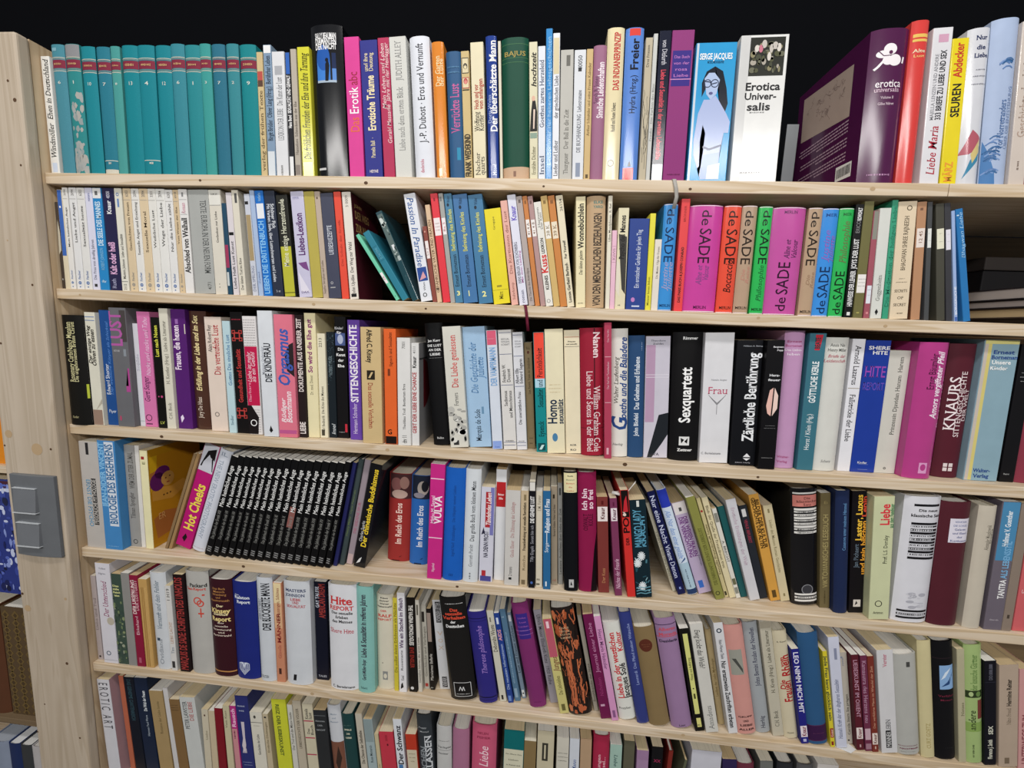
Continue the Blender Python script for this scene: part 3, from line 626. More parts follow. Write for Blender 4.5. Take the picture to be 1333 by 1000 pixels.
B 0.1034 -0.48 0.0246 0.1883 0.0100 0.117 p 262348 g|Ub .45 .16 .48 .45 e0b0d8 Kalt oder heiß;Ub .5 .75 .88 .3 f0f0f5 Knaur;U .5 .9 .97 .25 d0d0e0 4008;U .4 .02 .12 .3 b0b0d0 Ruth|dark indigo paperback with pale pink vertical title, second shelf
B 0.1287 -0.56 0.0149 0.1884 0.0100 0.117 p dfdccf |U .5 .12 .56 .3 33302a Masters, Johnson  Liebe und Sexualität;U .5 .01 .07 .3 3a3a3a 2112;R 0 1 .09 .095 555;O .45 .94 .2 .08 3f6aa8;R .35 .6 .82 .9 6a8ac0|cream paperback with blue round logo at its head, beside indigo one
B 0.1464 -0.59 0.0157 0.1883 0.0100 0.117 p d8c4a3 |FISCHER .4 .85 0 Geschichten von Frauen|tan slim paperback right of the cream one with blue head logo
B 0.1629 -0.62 0.0158 0.1883 0.0100 0.117 p e3e1dc |FISCHER .36 .86 1 Sexuelle Angst und Erziehung|white slim paperback between two tan ones, left group on second shelf
B 0.1792 -0.66 0.0173 0.1883 0.0100 0.117 p dbc7a6 |FISCHER .3 .86 0 Sexuelle Moral|wider tan slim paperback between two white ones, second shelf
B 0.1972 -0.75 0.0155 0.1883 0.0100 0.117 p e2e0da |FISCHER .36 .88 1 Weibliche Lust|white slim paperback right of the wider tan one, second shelf
B 0.2135 -0.87 0.0178 0.1883 0.0100 0.117 p e3e2de |FISCHER .45 .88 1 Wege der Liebe|second white slim paperback right of the wider tan one
B 0.2321 -1.03 0.0154 0.1868 0.0100 0.116 p e2e1df |FISCHER .4 .85 1 Nur die Liebe zählt|third white slim paperback right of the wider tan one
B 0.2485 -1.18 0.0108 0.1870 0.0100 0.116 p d3bd9a |FISCHER .45 .9 0 Vom Wesen der Ehe|narrow tan paperback beside the one about a farewell
B 0.2601 -1.34 0.0172 0.1882 0.0100 0.117 p e4e2e0 |Ubs .5 .2 .73 .5 1f1d1c Abschied von Walhall;R .1 .9 .76 .765 aaa;Ui .5 .77 .87 .35 d08aa0 Roman;R 0 1 .9 .905 aaa;R .4 .6 .93 .97 888|white paperback with heavy black title about a farewell, second shelf
B 0.2801 -1.50 0.0401 0.1875 0.0100 0.116 p aaaca9 |D .72 .2 .9 .24 5a5c5c TEXTE: EUROPA IN DER NEUEN FORM;U .75 .04 .12 .15 5a5a58 4/71|wide grey paperback with dark downward capitals, second shelf
B 0.3211 -1.71 0.0237 0.1879 0.0100 0.116 p d9d3c6 |R 0 1 .86 1 e2e0d8;L .855 999 .004;H .5 .96 .12 .6 4a4a48 ROM 2501;U .5 .5 .8 .15 4a4640 Gedanken zur Liebe;E .4 .1 .04 .03 222;E .4 .07 .04 .03 222|cream paperback with printed head label right of the wide grey one
B 0.3459 -1.98 0.0085 0.1651 0.0100 0.102 p 264a62 |R 0 1 .3 .55 a03a5c;R .1 .6 .1 .25 c9d0d0|short dark blue paperback with pink patch squeezed behind the printed-label one
B 0.3566 -2.35 0.0113 0.1834 0.0100 0.114 p d9d2d6 |R 0 1 .59 .62 1c1c1c;U .5 .06 .53 .4 3a3a44 Liebe Heft Lust Kunst|pale paperback with black band across its upper spine
B 0.3696 -2.82 0.0129 0.1881 0.0100 0.117 p dcd6c6 |U .5 .05 .36 .32 2a2826 Der kleine Tod im Kino;R .45 .8 .88 .97 555|cream paperback with low black lettering left of the photo-strip one
B 0.3950 -3.30 0.0107 0.1816 0.0100 0.113 p c9cdd8 |R 0 1 .35 .8 a8946e;U .5 .04 .3 .4 8a90a8 DER SPRUNG;R .1 .7 .9 .93 222|narrow pale paperback with tan photo strip along its spine
B 0.4073 -3.67 0.0090 0.1883 0.0100 0.117 p a9bcda |U .5 .05 .3 .35 7a8ab0 Zettel|narrow pale blue paperback left of the vivid blue one, second shelf
B 0.4179 -3.88 0.0163 0.1878 0.0100 0.116 p 1d70c8 |R .1 .95 .74 .88 e6e9ee;U .5 .9 .98 .3 a0d0f0 Rotfuchs;Ub .45 .02 .72 .5 8ac4f0 LIEBEN DIE DRITTENBUCH|vivid blue paperback with white label and pale blue vertical capitals
B 0.4357 -3.96 0.0204 0.1875 0.0100 0.116 p 2b3243 |Db .35 .14 .88 .24 c8ccd4 Mit Verben: Sade, über Lustschmerzen und Leiden;Db .72 .65 .88 .26 d0d4da Schöner Fick;H .55 .05 .2 .4 c0c4cc 3 st|dark slate paperback with two downward lines of pale bold lettering
B 0.4584 -4.00 0.0218 0.1806 0.0100 0.112 p 24241f |R 0 1 0 .5 b9b83c;R 0 1 .035 .045 6a6a20;U .45 .3 .96 .4 e0e0c8 Meine einzige Herzensfreude;P 8a8a80 .4 .85 .7 .95 .6 .97|black-over-lime paperback with thin white upright title
B 0.4870 -4.09 0.0246 0.1872 0.0100 0.116 p c9c6de g|Ub .5 .4 .8 .42 5a2f6a Liebes-Lexikon;H .4 .94 .16 .5 9a9ac0 PIPER;P 7a4a86 .15 .33 .8 .34 .95 .25 .5 .28;P e0dcea .1 .25 .9 .05 .2 .05;H .5 .05 .16 .6 6a5a90 DAX|lilac glossy paperback with dark purple heavy title, second shelf
B 0.5126 -4.23 0.0198 0.1876 0.0100 0.116 p b7a952 ||olive-yellow paperback with blank spine beside the lilac glossy one
B 0.5332 -4.36 0.0105 0.1882 0.0100 0.117 p bbaa9b |U .4 .04 .36 .3 6a5a50 Sappho Strophen und Liebe;R .3 .6 .93 .95 6a5a50|narrow beige paperback left of the slate one, second shelf
B 0.5444 -4.43 0.0235 0.1850 0.0100 0.115 p 45485b |U .5 .42 .7 .3 d8dce6 LIEBESREZEPTE;O .35 .15 .1 .03 ccc;R .2 .6 .1 .11 aaa|slate paperback with small white capitals about love recipes
B 0.5692 -4.44 0.0133 0.1880 0.0100 0.117 p e4513e |U .5 .3 .75 .25 b03a30 Die Schule der Erotik|vermilion paperback right of the slate one, second shelf
B 0.5845 -4.40 0.0164 0.1878 0.0100 0.116 p e3dcd2 side=4a1524|U .5 .05 .54 .3 2a2826 John Updike  Der Weg zur Wahl;U .5 .86 .97 .25 7a7672 3 0009;R .2 .8 .02 .05 222|off-white paperback with maroon side cover beside the leaning ones
B 0.6719 -33.80 0.0065 0.1360 0.0100 0.085 p 70caa9 |R 0 1 .26 .42 f0e8ea;U .5 .28 .4 .4 c08a98 FR;E .5 .06 .15 .15 4a8a78|mint thin booklet leaning left with white label
B 0.6837 -32.48 0.0124 0.1385 0.0100 0.086 p 2c7c92 |L .78 1f5c70 .005;L .58 1f5c70 .005;X v .5 .6 .75 .4 5aa0b4;U .5 .6 .76 .4 5aa0b4 Liebe|teal book leaning left over the mint booklet
B 0.7022 -24.43 0.0119 0.1677 0.0100 0.104 p 22464f g|PHOTO|dark teal paperback with grey photo on its spine, leaning left
B 0.7182 -10.55 0.0209 0.1879 0.0100 0.116 p e2e5ec |Di .5 .33 .97 .45 2a5a9c Passion In Paradise;R .1 .92 .19 .32 2f4f96;P d8a0a8 .2 .2 .8 .22 .6 .28;Ob .45 .06 .18 .06 222;U .5 .1 .18 .15 7a7a80 Wien|white paperback with blue italic title about paradise and a small picture
B 0.7399 -9.36 0.0078 0.1329 0.0100 0.085 p 8c4a40 |R 0 1 .58 .81 ece4e2;U .4 .62 .72 .4 a08a88 Lo 2;R .3 .6 .92 .94 d0a090|short brown paperback with white library label, second shelf
B 0.7482 -8.73 0.0085 0.1697 0.0100 0.105 p d9ba9a |U .5 .1 .85 .45 6a4a34 GEFÄHRLICHE VÄTER UND FRAUEN;Hb .5 .14 .4 .7 2a2020 BS|narrow tan paperback with brown capitals left of the red labelled one
B 0.7589 -8.42 0.0132 0.1886 0.0100 0.117 p e03c48 |R 0 1 .62 .78 efe6e6;X h .5 .73 .15 .6 b08080;X h .5 .7 .15 .6 b08080;X h .5 .67 .15 .6 b08080;R .4 .6 .93 .96 902028|red paperback with white library label beside a grey one
B 0.7726 -8.11 0.0084 0.1892 0.0100 0.117 p a6a6a2 |R 0 1 .63 .78 efe8ea;U .5 .65 .75 .4 c08088 Ba 5;R .2 .6 .93 .97 777|narrow grey paperback with white library label beside the red one
B 0.7816 -7.88 0.0138 0.1884 0.0100 0.117 p 4c80a2 |U .5 .15 .45 .42 1c2a3a Ernest Borneman;U .5 .48 .86 .42 e3e05a Befreiung des Kindes;Hb .55 .09 .55 .5 f0ec9a 3;E .4 .9 .15 .2 1c2a3a;U .5 .92 .98 .3 2a4a6a Walter|narrowest blue volume numbered 3 with yellow and dark title
B 0.7965 -7.81 0.0259 0.1867 0.0100 0.116 p 4676a8 |U .5 .15 .45 .25 1c2a3a Ernest Borneman;U .5 .48 .84 .25 e3e05a Befreiung des Kindes;Hb .45 .09 .36 .2 f0ec9a 1;E .45 .885 .09 .12 1c2a3a;U .5 .91 .97 .18 2a4a6a Walter|blue volume numbered 1 with yellow and dark title
B 0.8243 -7.96 0.0254 0.1868 0.0100 0.116 p 467ba2 |U .5 .15 .45 .25 1c2a3a Ernest Borneman;U .5 .48 .84 .25 e3e05a Befreiung des Kindes;Hb .45 .09 .36 .3 f0ec9a 2;E .45 .885 .09 .12 1c2a3a;U .5 .91 .97 .18 2a4a6a Walter|blue volume numbered 2 with yellow and dark title
B 0.8514 -8.30 0.0289 0.1635 0.0100 0.101 p e7d730 |L .15 8a8020 .003;U .5 .05 .13 .2 6a6420 März;U .5 .78 .92 .1 8a8430 Gruppe;R .3 .6 .18 .2 9a9030|wide yellow paperback right of the three numbered blue volumes
B 0.8829 -8.76 0.0119 0.1787 0.0100 0.111 p e5b1a4 |U .5 .3 .9 .35 a0685c Die Kurtisanen der Lust;U .5 .05 .22 .3 a0685c Suhrkamp|salmon-pink paperback right of the wide yellow one
B 0.8972 -9.18 0.0148 0.1886 0.0100 0.117 p dfe0ee |Ub .5 .77 .9 .5 6a5ac0 Knaur;U .35 .2 .58 .3 4a4a60 HANS BERGER VON SCHÖNBERG;U .7 .2 .5 .2 b05aa0 Mit dem Liebling;U .5 .02 .14 .3 4a4a70 roman|white paperback with violet boxed head title, second shelf
B 0.9136 -9.49 0.0102 0.1868 0.0100 0.116 p b2a6a2 |U .5 .04 .35 .3 6a5e5a Die Theorie des Antiödipus;R .3 .7 .94 .97 6a5e5a|narrow grey-taupe paperback left of the labelled orange one
B 0.9250 -9.68 0.0084 0.1875 0.0100 0.116 p ca824a |R 0 1 .63 .79 ece8e4;U .5 .65 .76 .4 8a6a5a 41 4 A;R .3 .7 .93 .96 8a5a30|first orange-tan paperback with white label, left of mauve one
B 0.9345 -9.80 0.0088 0.1875 0.0100 0.116 p b2908e |R 0 1 .64 .79 ece8e4;U .5 .66 .77 .4 8a6a5a 41 4 B;R .3 .7 .93 .96 7a5a58|mauve paperback with white label left of the kissing lexicon
B 0.9441 -9.90 0.0127 0.1778 0.0100 0.110 p e5e3dc |Ub .5 .16 .3 .35 2a2622 KLEINES;Ub .42 .32 .5 .7 d03030 Kuss;Ub .5 .51 .66 .35 2a2622 LEXIKON;U .4 .74 .97 .25 7a7a74 Hermann;U .7 .74 .9 .25 7a7a74 Der Kuss;O .45 .05 .25 .06 6a6a6a|white paperback with red and black title about kissing
B 0.9577 -10.01 0.0112 0.1882 0.0100 0.117 p d0b172 |R 0 1 .62 .77 ece8e0;U .5 .64 .74 .4 8a7a5a 38 K;R .3 .7 .93 .96 8a7040|gold-tan paperback with white label right of the kissing lexicon
B 0.9695 -9.90 0.0117 0.1887 0.0100 0.117 p c98346 |R 0 1 .62 .77 e8dcc4;U .5 .64 .74 .4 8a6a4a 39 K;R .3 .7 .93 .96 8a5a30|second orange-tan paperback with pale label, right of the gold-tan one
B 0.9817 -9.43 0.0121 0.1891 0.0100 0.117 p e4dabe |Ub .5 .04 .4 .34 2a2824 Lonnie Garfield Barbach;Ub .5 .44 .6 .3 2a2824 For Yourself;U .6 .86 .97 .3 4a4844 26154|cream paperback with black English title left of the gap, second shelf
B 0.9965 -3.42 0.0163 0.1859 0.0100 0.115 p e9deb6 |Ub .5 .54 .94 .5 2a2822 Wonnebüchlein;Ui .5 .3 .52 .3 3a382e Das kleine galante;X h .5 .04 .15 .6 3a382e|cream paperback with slender black title right of the gap, second shelf
B 1.0134 -2.77 0.0314 0.1872 0.0100 0.116 h bfa27f |Ub .58 .02 .85 .34 3c322a VON DEN MENSCHLICHEN BEZIEHUNGEN;Hb .6 .945 .14 .5 5a8078 ELKE;Hb .6 .905 .14 .5 5a8078 YARO|wide tan rounded hardback with tall dark brown capitals
B 1.0474 -2.26 0.0071 0.1884 0.0100 0.117 p e3ddcb |U .5 .6 .93 .4 5a544a Lilien Mondphasen  R. Ref|narrow cream paperback right of the wide tan hardback
B 1.0548 -1.90 0.0082 0.1319 0.0100 0.085 p e6bacd |L .8 b08a9c .004;L .6 b08a9c .004;U .5 .62 .78 .4 b08a9c KiWi|short pale pink paperback right of the narrow cream one
B 1.0634 -1.60 0.0175 0.1687 0.0100 0.105 p ded6b6 |Ub .45 .5 .93 .4 1c1a18 Psycho des Mannes;P 3c3a36 .1 .75 .9 .72 .95 .15 .6 .2 .4 .4;P ded6c4 .0 .5 .35 .45 .4 .12 0 .2;X h .4 .04 .2 .2 3a3a3a|cream paperback with dark photo and bold black title, left of blue one
B 1.0822 -1.37 0.0326 0.1517 0.0100 0.094 p 2c448c |U .5 .24 .88 .2 d0d8ea Ein erotischer Gedanke für jeden Tag;R .3 .7 .03 .045 d0d8ea;E .35 .11 .1 .12 c080c0|wide dark blue paperback with pale vertical title about daily thoughts
B 1.1151 -1.21 0.0095 0.1608 0.0100 0.100 p e1d946 |U .4 .05 .35 .3 6a6420 Männer lassen lieben|narrow lemon-yellow paperback right of the wide dark blue one
B 1.1252 -1.07 0.0114 0.1188 0.0100 0.085 p e1d9cd |U .55 .45 .9 .25 8a8478 Die Mutter Olga für Frauen|short off-white paperback left of the bright blue rounded one
B 1.1369 -0.94 0.0226 0.1765 0.0100 0.109 h 3d90d6 g|SADED .5 .96 10305a;Ui .35 .2 .46 .3 a0a0c8 Justine;Ui .7 .2 .46 .3 a0a0c8 Juliette;H .5 .05 .2 .8 10305a MERLIN|bright blue rounded volume, first of the large-lettered black-titled set
B 1.1636 -0.80 0.0142 0.1850 0.0100 0.115 p e2484a |Ub .5 .08 .58 .24 2a1a1a DAS PARIS BUCH & JOSEPH CONRAD;U .5 .8 .94 .2 a03030 BRÖNNER|red paperback standing between the blue and magenta rounded volumes
B 1.1792 -0.67 0.0540 0.1756 0.0100 0.109 h c8449c g|SADED .5 .96 30102a;Ui .4 .26 .44 .14 8a4a8c Aline et;Ui .6 .3 .44 .14 8a4a8c Valcour;H .5 .045 .09 .4 30102a MERLIN|widest magenta rounded volume with upright-down black lettering
B 1.2344 -0.59 0.0275 0.1755 0.0100 0.109 h e6523c g|SADED .52 .96 30140c;Ui .5 .19 .5 .36 30140c Boccaccio;H .5 .05 .17 .7 30140c MERLIN|orange-red rounded volume with large black lettering, second shelf
B 1.2628 -0.59 0.0238 0.1759 0.0100 0.109 h b59a82 g|SADED .48 .96 2a2018;Ui .4 .28 .44 .2 c08878 Die;Ui .7 .28 .44 .2 c08878 Reise;H .5 .055 .18 .8 2a2018 MERLIN|beige rounded volume with downward black lettering left of the green one
B 1.2897 -0.66 0.0216 0.1750 0.0100 0.108 h 2eb556 g|SADED .55 .97 0c2a14;Ui .5 .12 .46 .3 1c6a34 Philosophie;H .5 .045 .2 .8 0c2a14 MERLIN|green rounded volume with downward lettering left of the big magenta one
B 1.3129 -0.75 0.0523 0.1744 0.0100 0.108 h c254a0 g|SADEU .03 .5 30102a;Ui .5 .53 .7 .14 5a2a58 Aline et;Ui .72 .53 .7 .14 5a2a58 Valcour;H .5 .955 .09 .4 5a2a58 MERLIN|wide magenta rounded volume with lettering running upward
B 1.3682 -0.84 0.0219 0.1743 0.0100 0.108 h b69b80 g|SADEI .46 .97 2a2018;Ui .4 .25 .42 .2 a08068 Die;Ui .7 .25 .42 .2 a08068 Reise;H .5 .04 .2 .8 2a2018 MERLIN|beige rounded volume between the upward magenta and the second blue one
B 1.3908 -0.98 0.0247 0.1737 0.0100 0.108 h 3c8ede g|SADEU .02 .47 10305a;Ui .35 .52 .8 .3 8a6ac0 Justine;Ui .7 .52 .75 .3 8a6ac0 Juliette;H .5 .94 .2 .7 1a4a8c MER|second bright blue rounded volume with lettering running upward
B 1.4168 -1.20 0.0222 0.1745 0.0100 0.108 h 30b558 g|SADEU .02 .43 0c2a14;Ui .5 .5 .88 .4 6a7a4a Philosophie;H .5 .945 .2 .6 1c6a34 MER|second green rounded volume with lettering running upward
B 1.4405 -1.56 0.0124 0.1808 0.0100 0.112 p 121214 |Ub .5 .1 .42 .5 e0e0e0 HINWEISE DER LEHRER;Ub .5 .44 .7 .5 e0e0e0 JOYS DER LUST;U .5 .75 .86 .4 8a8a8a ERICO;Ub .55 .86 .97 .4 f0f0f0 ROWOHLT;R .3 .7 .02 .05 e0e0e0|black paperback with bold white upward capitals right of the green volumes
B 1.4547 -2.04 0.0146 0.1856 0.0100 0.115 p 6f6b42 |R 0 1 .22 .38 ece8e4;X h .5 .34 .1 .7 6a6a6a;X h .5 .31 .1 .7 6a6a6a;X h .5 .28 .1 .7 6a6a6a;R .3 .6 .04 .05 b0a860|olive-brown paperback with white library label low on its spine
B 1.4712 -2.56 0.0089 0.1712 0.0100 0.106 p a05562 |R 0 1 .74 1 8a8a80;R 0 1 .14 .31 e0e4ec;X h .5 .27 .12 .6 6a6a7a;X h .5 .22 .12 .4 6a6a7a;R .3 .7 .04 .06 d08a90|dusty rose paperback with grey head and white label
B 1.4817 -3.02 0.0173 0.1755 0.0100 0.109 p d8dad4 g|U .5 .16 .4 .3 8a8c86 Guggenheim;P 1c1c1c .35 .06 .5 .03 .65 .06 .5 .09|glossy white paperback with faint grey name and small black emblem
B 1.5003 -3.35 0.0091 0.1883 0.0100 0.117 p 3c9c7b |U .5 .1 .95 .5 2a7a60 Die Meditation der heiligen Liebe|sea-green paperback left of the cream one with hand-drawn capitals
B 1.5115 -3.90 0.0279 0.1860 0.0100 0.115 p e0ceb2 |U .5 .42 .88 .2 5a4e3c BHAGWAN SHREE RAJNEESH;H .5 .245 .16 .7 4a4030 SECRETS;H .5 .185 .16 .35 4a4030 OF;H .5 .125 .16 .7 4a4030 SECRET;X h .5 .35 .06 .3 4a4030;X h .5 .32 .06 .6 4a4030;O .6 .945 .14 .04 4a4030;X h .5 .05 .1 .3 4a4030|wide cream paperback with thin hand-drawn capitals at its foot
B 1.5445 -5.31 0.0139 0.1864 0.0100 0.116 p b78a69 side=6e4630|R 0 1 .62 .78 e8dcd4;U .5 .65 .76 .3 8a6a5a 12 45;R .3 .6 .93 .95 7a5a48|brown-tan paperback with pale label left of three dark ones
B 1.5649 -6.93 0.0073 0.1871 0.0100 0.116 p 4b4d4f |R 0 1 .62 .78 e2e4e0;X h .4 .74 .1 .3 333;X h .5 .68 .1 .4 666|first dark grey paperback with white label, beside the brown-tan one
B 1.5843 -9.36 0.0125 0.1853 0.0100 0.115 p 49483f |R 0 1 .62 .79 e4e2cc;X h .5 .75 .1 .3 666;X h .5 .68 .1 .4 888|dark paperback with cream label standing alone between gaps
B 1.5989 -9.85 0.0091 0.1869 0.0100 0.116 p 3c3c41 |R 0 1 .61 .78 e2e0ea;X h .5 .74 .1 .3 888;X h .5 .68 .1 .4 aaa|dark grey paperback with white label left of the blue leaning ones
B 1.6111 -10.60 0.0051 0.1758 0.0100 0.109 p 9ab2dc |Ub .5 .03 .35 .5 dfe6f4 BÜRGERLICHE;R 0 1 0 .04 4a6ab0|thin pale blue paperback left of the leaning blue one
B 1.6249 -13.08 0.0108 0.1799 0.0100 0.112 p 2c77b6 g|Ui .6 .56 .97 .4 9ac8ec Bhagwan Liebe;R .1 .4 .94 .95 cfe6f4|blue glossy paperback leaning left at the end of the second shelf
C 0.0015 -0.01 0.0465 0.2174 -0.0030 0.135 h 131210 |Us .42 .4 .94 .2 d8d2a0 Rosemary Curb/Nancy Manahan;U .62 .4 .94 .13 d8d2a0 Die ungehorsamen Bräute Christi;H .4 .075 .1 .3 b0a880 Kindler;R .93 1 .25 .38 b5c040|thick black hardback with cream two-line title in the third shelf's left corner
C 0.0491 -0.21 0.0223 0.2244 0.0050 0.139 p dcd9c9 |Ubi .6 .53 .85 .32 26221c Oliven zu essen;Ubi .25 .55 .88 .25 26221c Der einzige Weg;R 0 1 0 .14 9a8070;L .96 5a7ab0 .006;L .93 5a7ab0 .006;P b8b0a0 .4 .14 1 .2 1 .24|cream paperback with bold black title about eating olives
C 0.0722 -0.33 0.0229 0.2295 0.0126 0.142 p 1f4c8c |U .35 .27 .54 .3 dfe6f0 Edward Shorter;Ui .65 .27 .9 .22 5a8ad0 Der weibliche Körper als Schicksal;H .55 .125 .28 .7 dfe6f0 Piper|royal blue paperback with white name and pale italic title, third shelf
C 0.0996 -0.50 0.0356 0.2351 0.0080 0.146 p 69696d |Ub .32 .68 .97 .6 b05aa0 LUST;H .3 .645 .1 .36 d0d0d4 NACH LIEBE;R .62 1 .72 .98 4a4444;R .7 .86 .6 .66 8a9098;P b04a90 .7 .3 .95 .3 .95 .5 .85 .5 .85 .35 .7 .35;E .2 .07 .06 .15 b04a6a|grey paperback with large mauve letters down its head
C 0.1359 -0.64 0.0114 0.2061 0.0193 0.128 p d6d6de |U .5 .4 .85 .4 b0b0c0 Sophie;L .05 7a9a90 .004|short white paperback beside the grey one with mauve letters
C 0.1488 -0.69 0.0273 0.2295 0.0175 0.142 p d678ac |Ui .35 .22 .44 .35 5a2a50 Gerti Senger;Ui .6 .45 .95 .32 eac0dc Nackt und nackt und Tabu;O .35 .08 .25 .05 3a1a30;R .1 .6 .02 .03 5a2a50|pink paperback with dark and pale italic lines, third shelf
C 0.1816 -0.77 0.0185 0.2197 0.0138 0.136 p 0f0f0c |Ub .5 .65 .93 .34 dada50 Lust nach Noten;H .5 .05 .3 .5 c9d060 LV;E .3 .29 .08 .08 c04a80;E .65 .29 .13 .13 c04a80|black paperback with small yellow title and pink dots
C 0.2007 -0.81 0.0184 0.2373 0.0134 0.147 p dad6c6 |U .5 .38 .9 .32 7a766a H. Kentler (Hrsg.)  Liebe als Literatur;U .5 .08 .22 .3 7a766a C.H. Beck|cream paperback with faint brown lettering left of the purple one
C 0.2196 -0.88 0.0304 0.2370 0.0195 0.147 p 54206e |Ub .3 .5 .87 .34 f0e0f0 Frauen, die hexen;R .3 .5 .88 .92 9a6ab0;P e6d8f0 .25 .05 .45 .09 .35 .12 .2 .1;R .9 1 .8 .88 dcd0c0|purple paperback with white bold title about witches
C 0.2511 -1.05 0.0355 0.2347 0.0232 0.146 h 4a2c20 g|Ubi .45 .33 .96 .26 ecd9a0 Erfüllung in der Liebe und im Sex;U .42 .1 .28 .22 e0d0c0 Jury De Haas|dark brown rounded hardback with cream italic title, third shelf
C 0.2921 -1.27 0.0349 0.2249 0.0179 0.139 p e2d1c4 |U .6 .5 .93 .32 b83038 Die verteufelte Lust;U .25 .7 .93 .18 3a3030 Alain Robert Rey;O .4 .15 .14 .05 8a8078|pale pink-cream paperback with red title about bedevilled lust
C 0.3337 -1.47 0.0153 0.2185 0.0124 0.135 p bcd6dd |U .6 .43 .88 .4 3f78a8 Gottes Die sinnliche Lust;U .5 .07 .16 .3 5a7a8a Siedler|narrow light blue paperback left of the black one with red crosses
C 0.3495 -1.51 0.0249 0.2361 0.0142 0.146 p 120f10 |X h .5 .94 .2 .7 a03040;CROSS .5 .81;CROSS .5 .17;Ub .5 .26 .7 .3 b83a3a Gesundheit und Sexualität|black paperback with two red cross emblems on its spine
C 0.3761 -1.53 0.0274 0.2293 0.0116 0.142 p e0dcdc |DOTS;R 0 1 .25 .75 c01e4c;Ui .3 .45 .7 .26 f0d0da Liebe ist mehr;Ui .6 .45 .7 .26 f0d0da als ein Gefühl;P 1a1416 0 0 .7 0 .8 .15 .3 .25 0 .25;O .4 .1 .24 .06 f0f0f0;U .25 .28 .45 .16 f0a0b8 Barbara|dotted white paperback with crimson middle panel and black foot
C 0.4118 -1.46 0.0296 0.2406 0.0041 0.149 p d9dde3 |Ubs .55 .44 .75 .36 2a2c34 DIE KINDFRAU;U .22 .5 .72 .16 a0a4b0 Marianne Grabrucker;P 1c1c1c .4 .05 .5 .09 .65 .05 .5 .03|white paperback with black small capitals right of the dotted one
C 0.4418 -1.30 0.0368 0.2349 0.0063 0.146 p e0778c g|Ubi .42 .42 .88 .5 3f5cb0 Orgasmus;Ubi .3 .12 .32 .2 f5dfe4 Rüdiger;Ubi .6 .12 .38 .26 f5dfe4 Boschmann;P 2a2022 .6 .55 1 .5 1 .78 .75 .76 .5 .68;R 0 1 .03 .06 c05a90|pink paperback with large blue italic title and dark hair photo
C 0.4789 -1.18 0.0152 0.2358 0.0126 0.146 p 261c1c |Ub .5 .38 .97 .5 e0d6d2 DOKUMENTE AUS UNSERER ZEIT;Ub .5 .03 .13 .6 e8e0dc LIEBE|dark brown-black paperback with pale condensed capitals, third shelf
C 0.4945 -1.12 0.0223 0.2398 0.0174 0.149 p e9dfb5 |Ubs .4 .53 .95 .32 8a2a72 So wird die Ehe gut;U .45 .35 .51 .22 8a8468 Dr. med. Diener|cream-yellow paperback with purple title about a good marriage
C 0.5171 -1.11 0.0156 0.2025 0.0203 0.126 p e7e0c6 |U .45 .05 .5 .28 4a4638 Karl Bednarik  Die Krise des Mannes;U .4 .87 .96 .3 4a4638 2213;R .2 .6 .02 .08 4a4638|short cream paperback left of the dark starry one, third shelf
C 0.5332 -1.14 0.0158 0.2058 0.0242 0.128 p 1a2228 |STARS;U .45 .6 .78 .35 7a8a90 ROBERT MUSIL;Ui .6 .03 .13 .4 d0d8dc Insel|dark speckled paperback left of the black one with small figure picture
C 0.5495 -1.16 0.0224 0.2351 0.0260 0.146 p 121012 |Hbs .4 .91 .22 .75 e0e0e4 Kinder/;Hb .4 .875 .22 .4 e0e0e4 für;R .05 .92 .77 .87 4a5a8a;E .5 .82 .25 .4 b0b8d0;Hb .5 .74 .24 .5 f0f0f0 Die;Hb .5 .695 .24 .8 f0f0f0 Kunst;Hbs .5 .65 .24 .5 f0f0f0 der;Hb .5 .605 .24 .6 f0f0f0 Ehe;X h .4 .05 .1 .5 c0c0c0;R .7 .9 .05 .12 c03040|black paperback with white stacked title about marriage and small blue picture
C 0.5779 -1.17 0.0237 0.2304 0.0204 0.143 p 6947a6 |Ub .45 .32 .96 .5 f0eaf6 SITTENGESCHICHTE;U .45 .05 .31 .3 d9c9ea Hermann Schreiber|violet paperback with tall white capitals, third shelf
C 0.6104 -1.16 0.0385 0.2185 0.0040 0.135 p cfb585 |Db .45 .7 .98 .22 2a241c Alfred C. Kinsey;D .45 .13 .53 .2 a03c30 Das sexuelle Verhalten;R .28 .68 .555 .635 2a241c;P cfb585 .35 .57 .45 .57 .6 .62 .5 .62|sand-coloured paperback with downward black and red lettering
C 0.6534 -1.13 0.0231 0.2169 0.0064 0.135 p e2662f |R 0 1 0 .07 1c1210;U .55 .68 .97 .2 5a2a18 Sigusch und Sexualität;R .3 .5 .6 .66 7a3a20;Hb .4 .11 .4 .4 1c1210 G|orange paperback with black foot and bold letter, third shelf
C 0.6792 -1.10 0.0247 0.2018 0.0040 0.125 p dfdedc |U .5 .15 .58 .16 33322f Thaddäus Troll  Bestiarium Eros;U .5 .02 .1 .3 4a4a48 dtv 11;U .5 .9 .97 .2 6a6a68 7001|white paperback with thin black lettering right of the orange one
C 0.7043 -1.07 0.0145 0.1932 0.0082 0.120 p dcdbda side=8a8a8c|Ub .4 .12 .72 .42 a83a40 GEBT DER LIEBE EINE CHANCE;Ub .4 .76 .87 .4 1c1c1c Knaur;U .4 .9 .97 .3 6a6a6a 4111|white paperback with red capitals and bold black head word
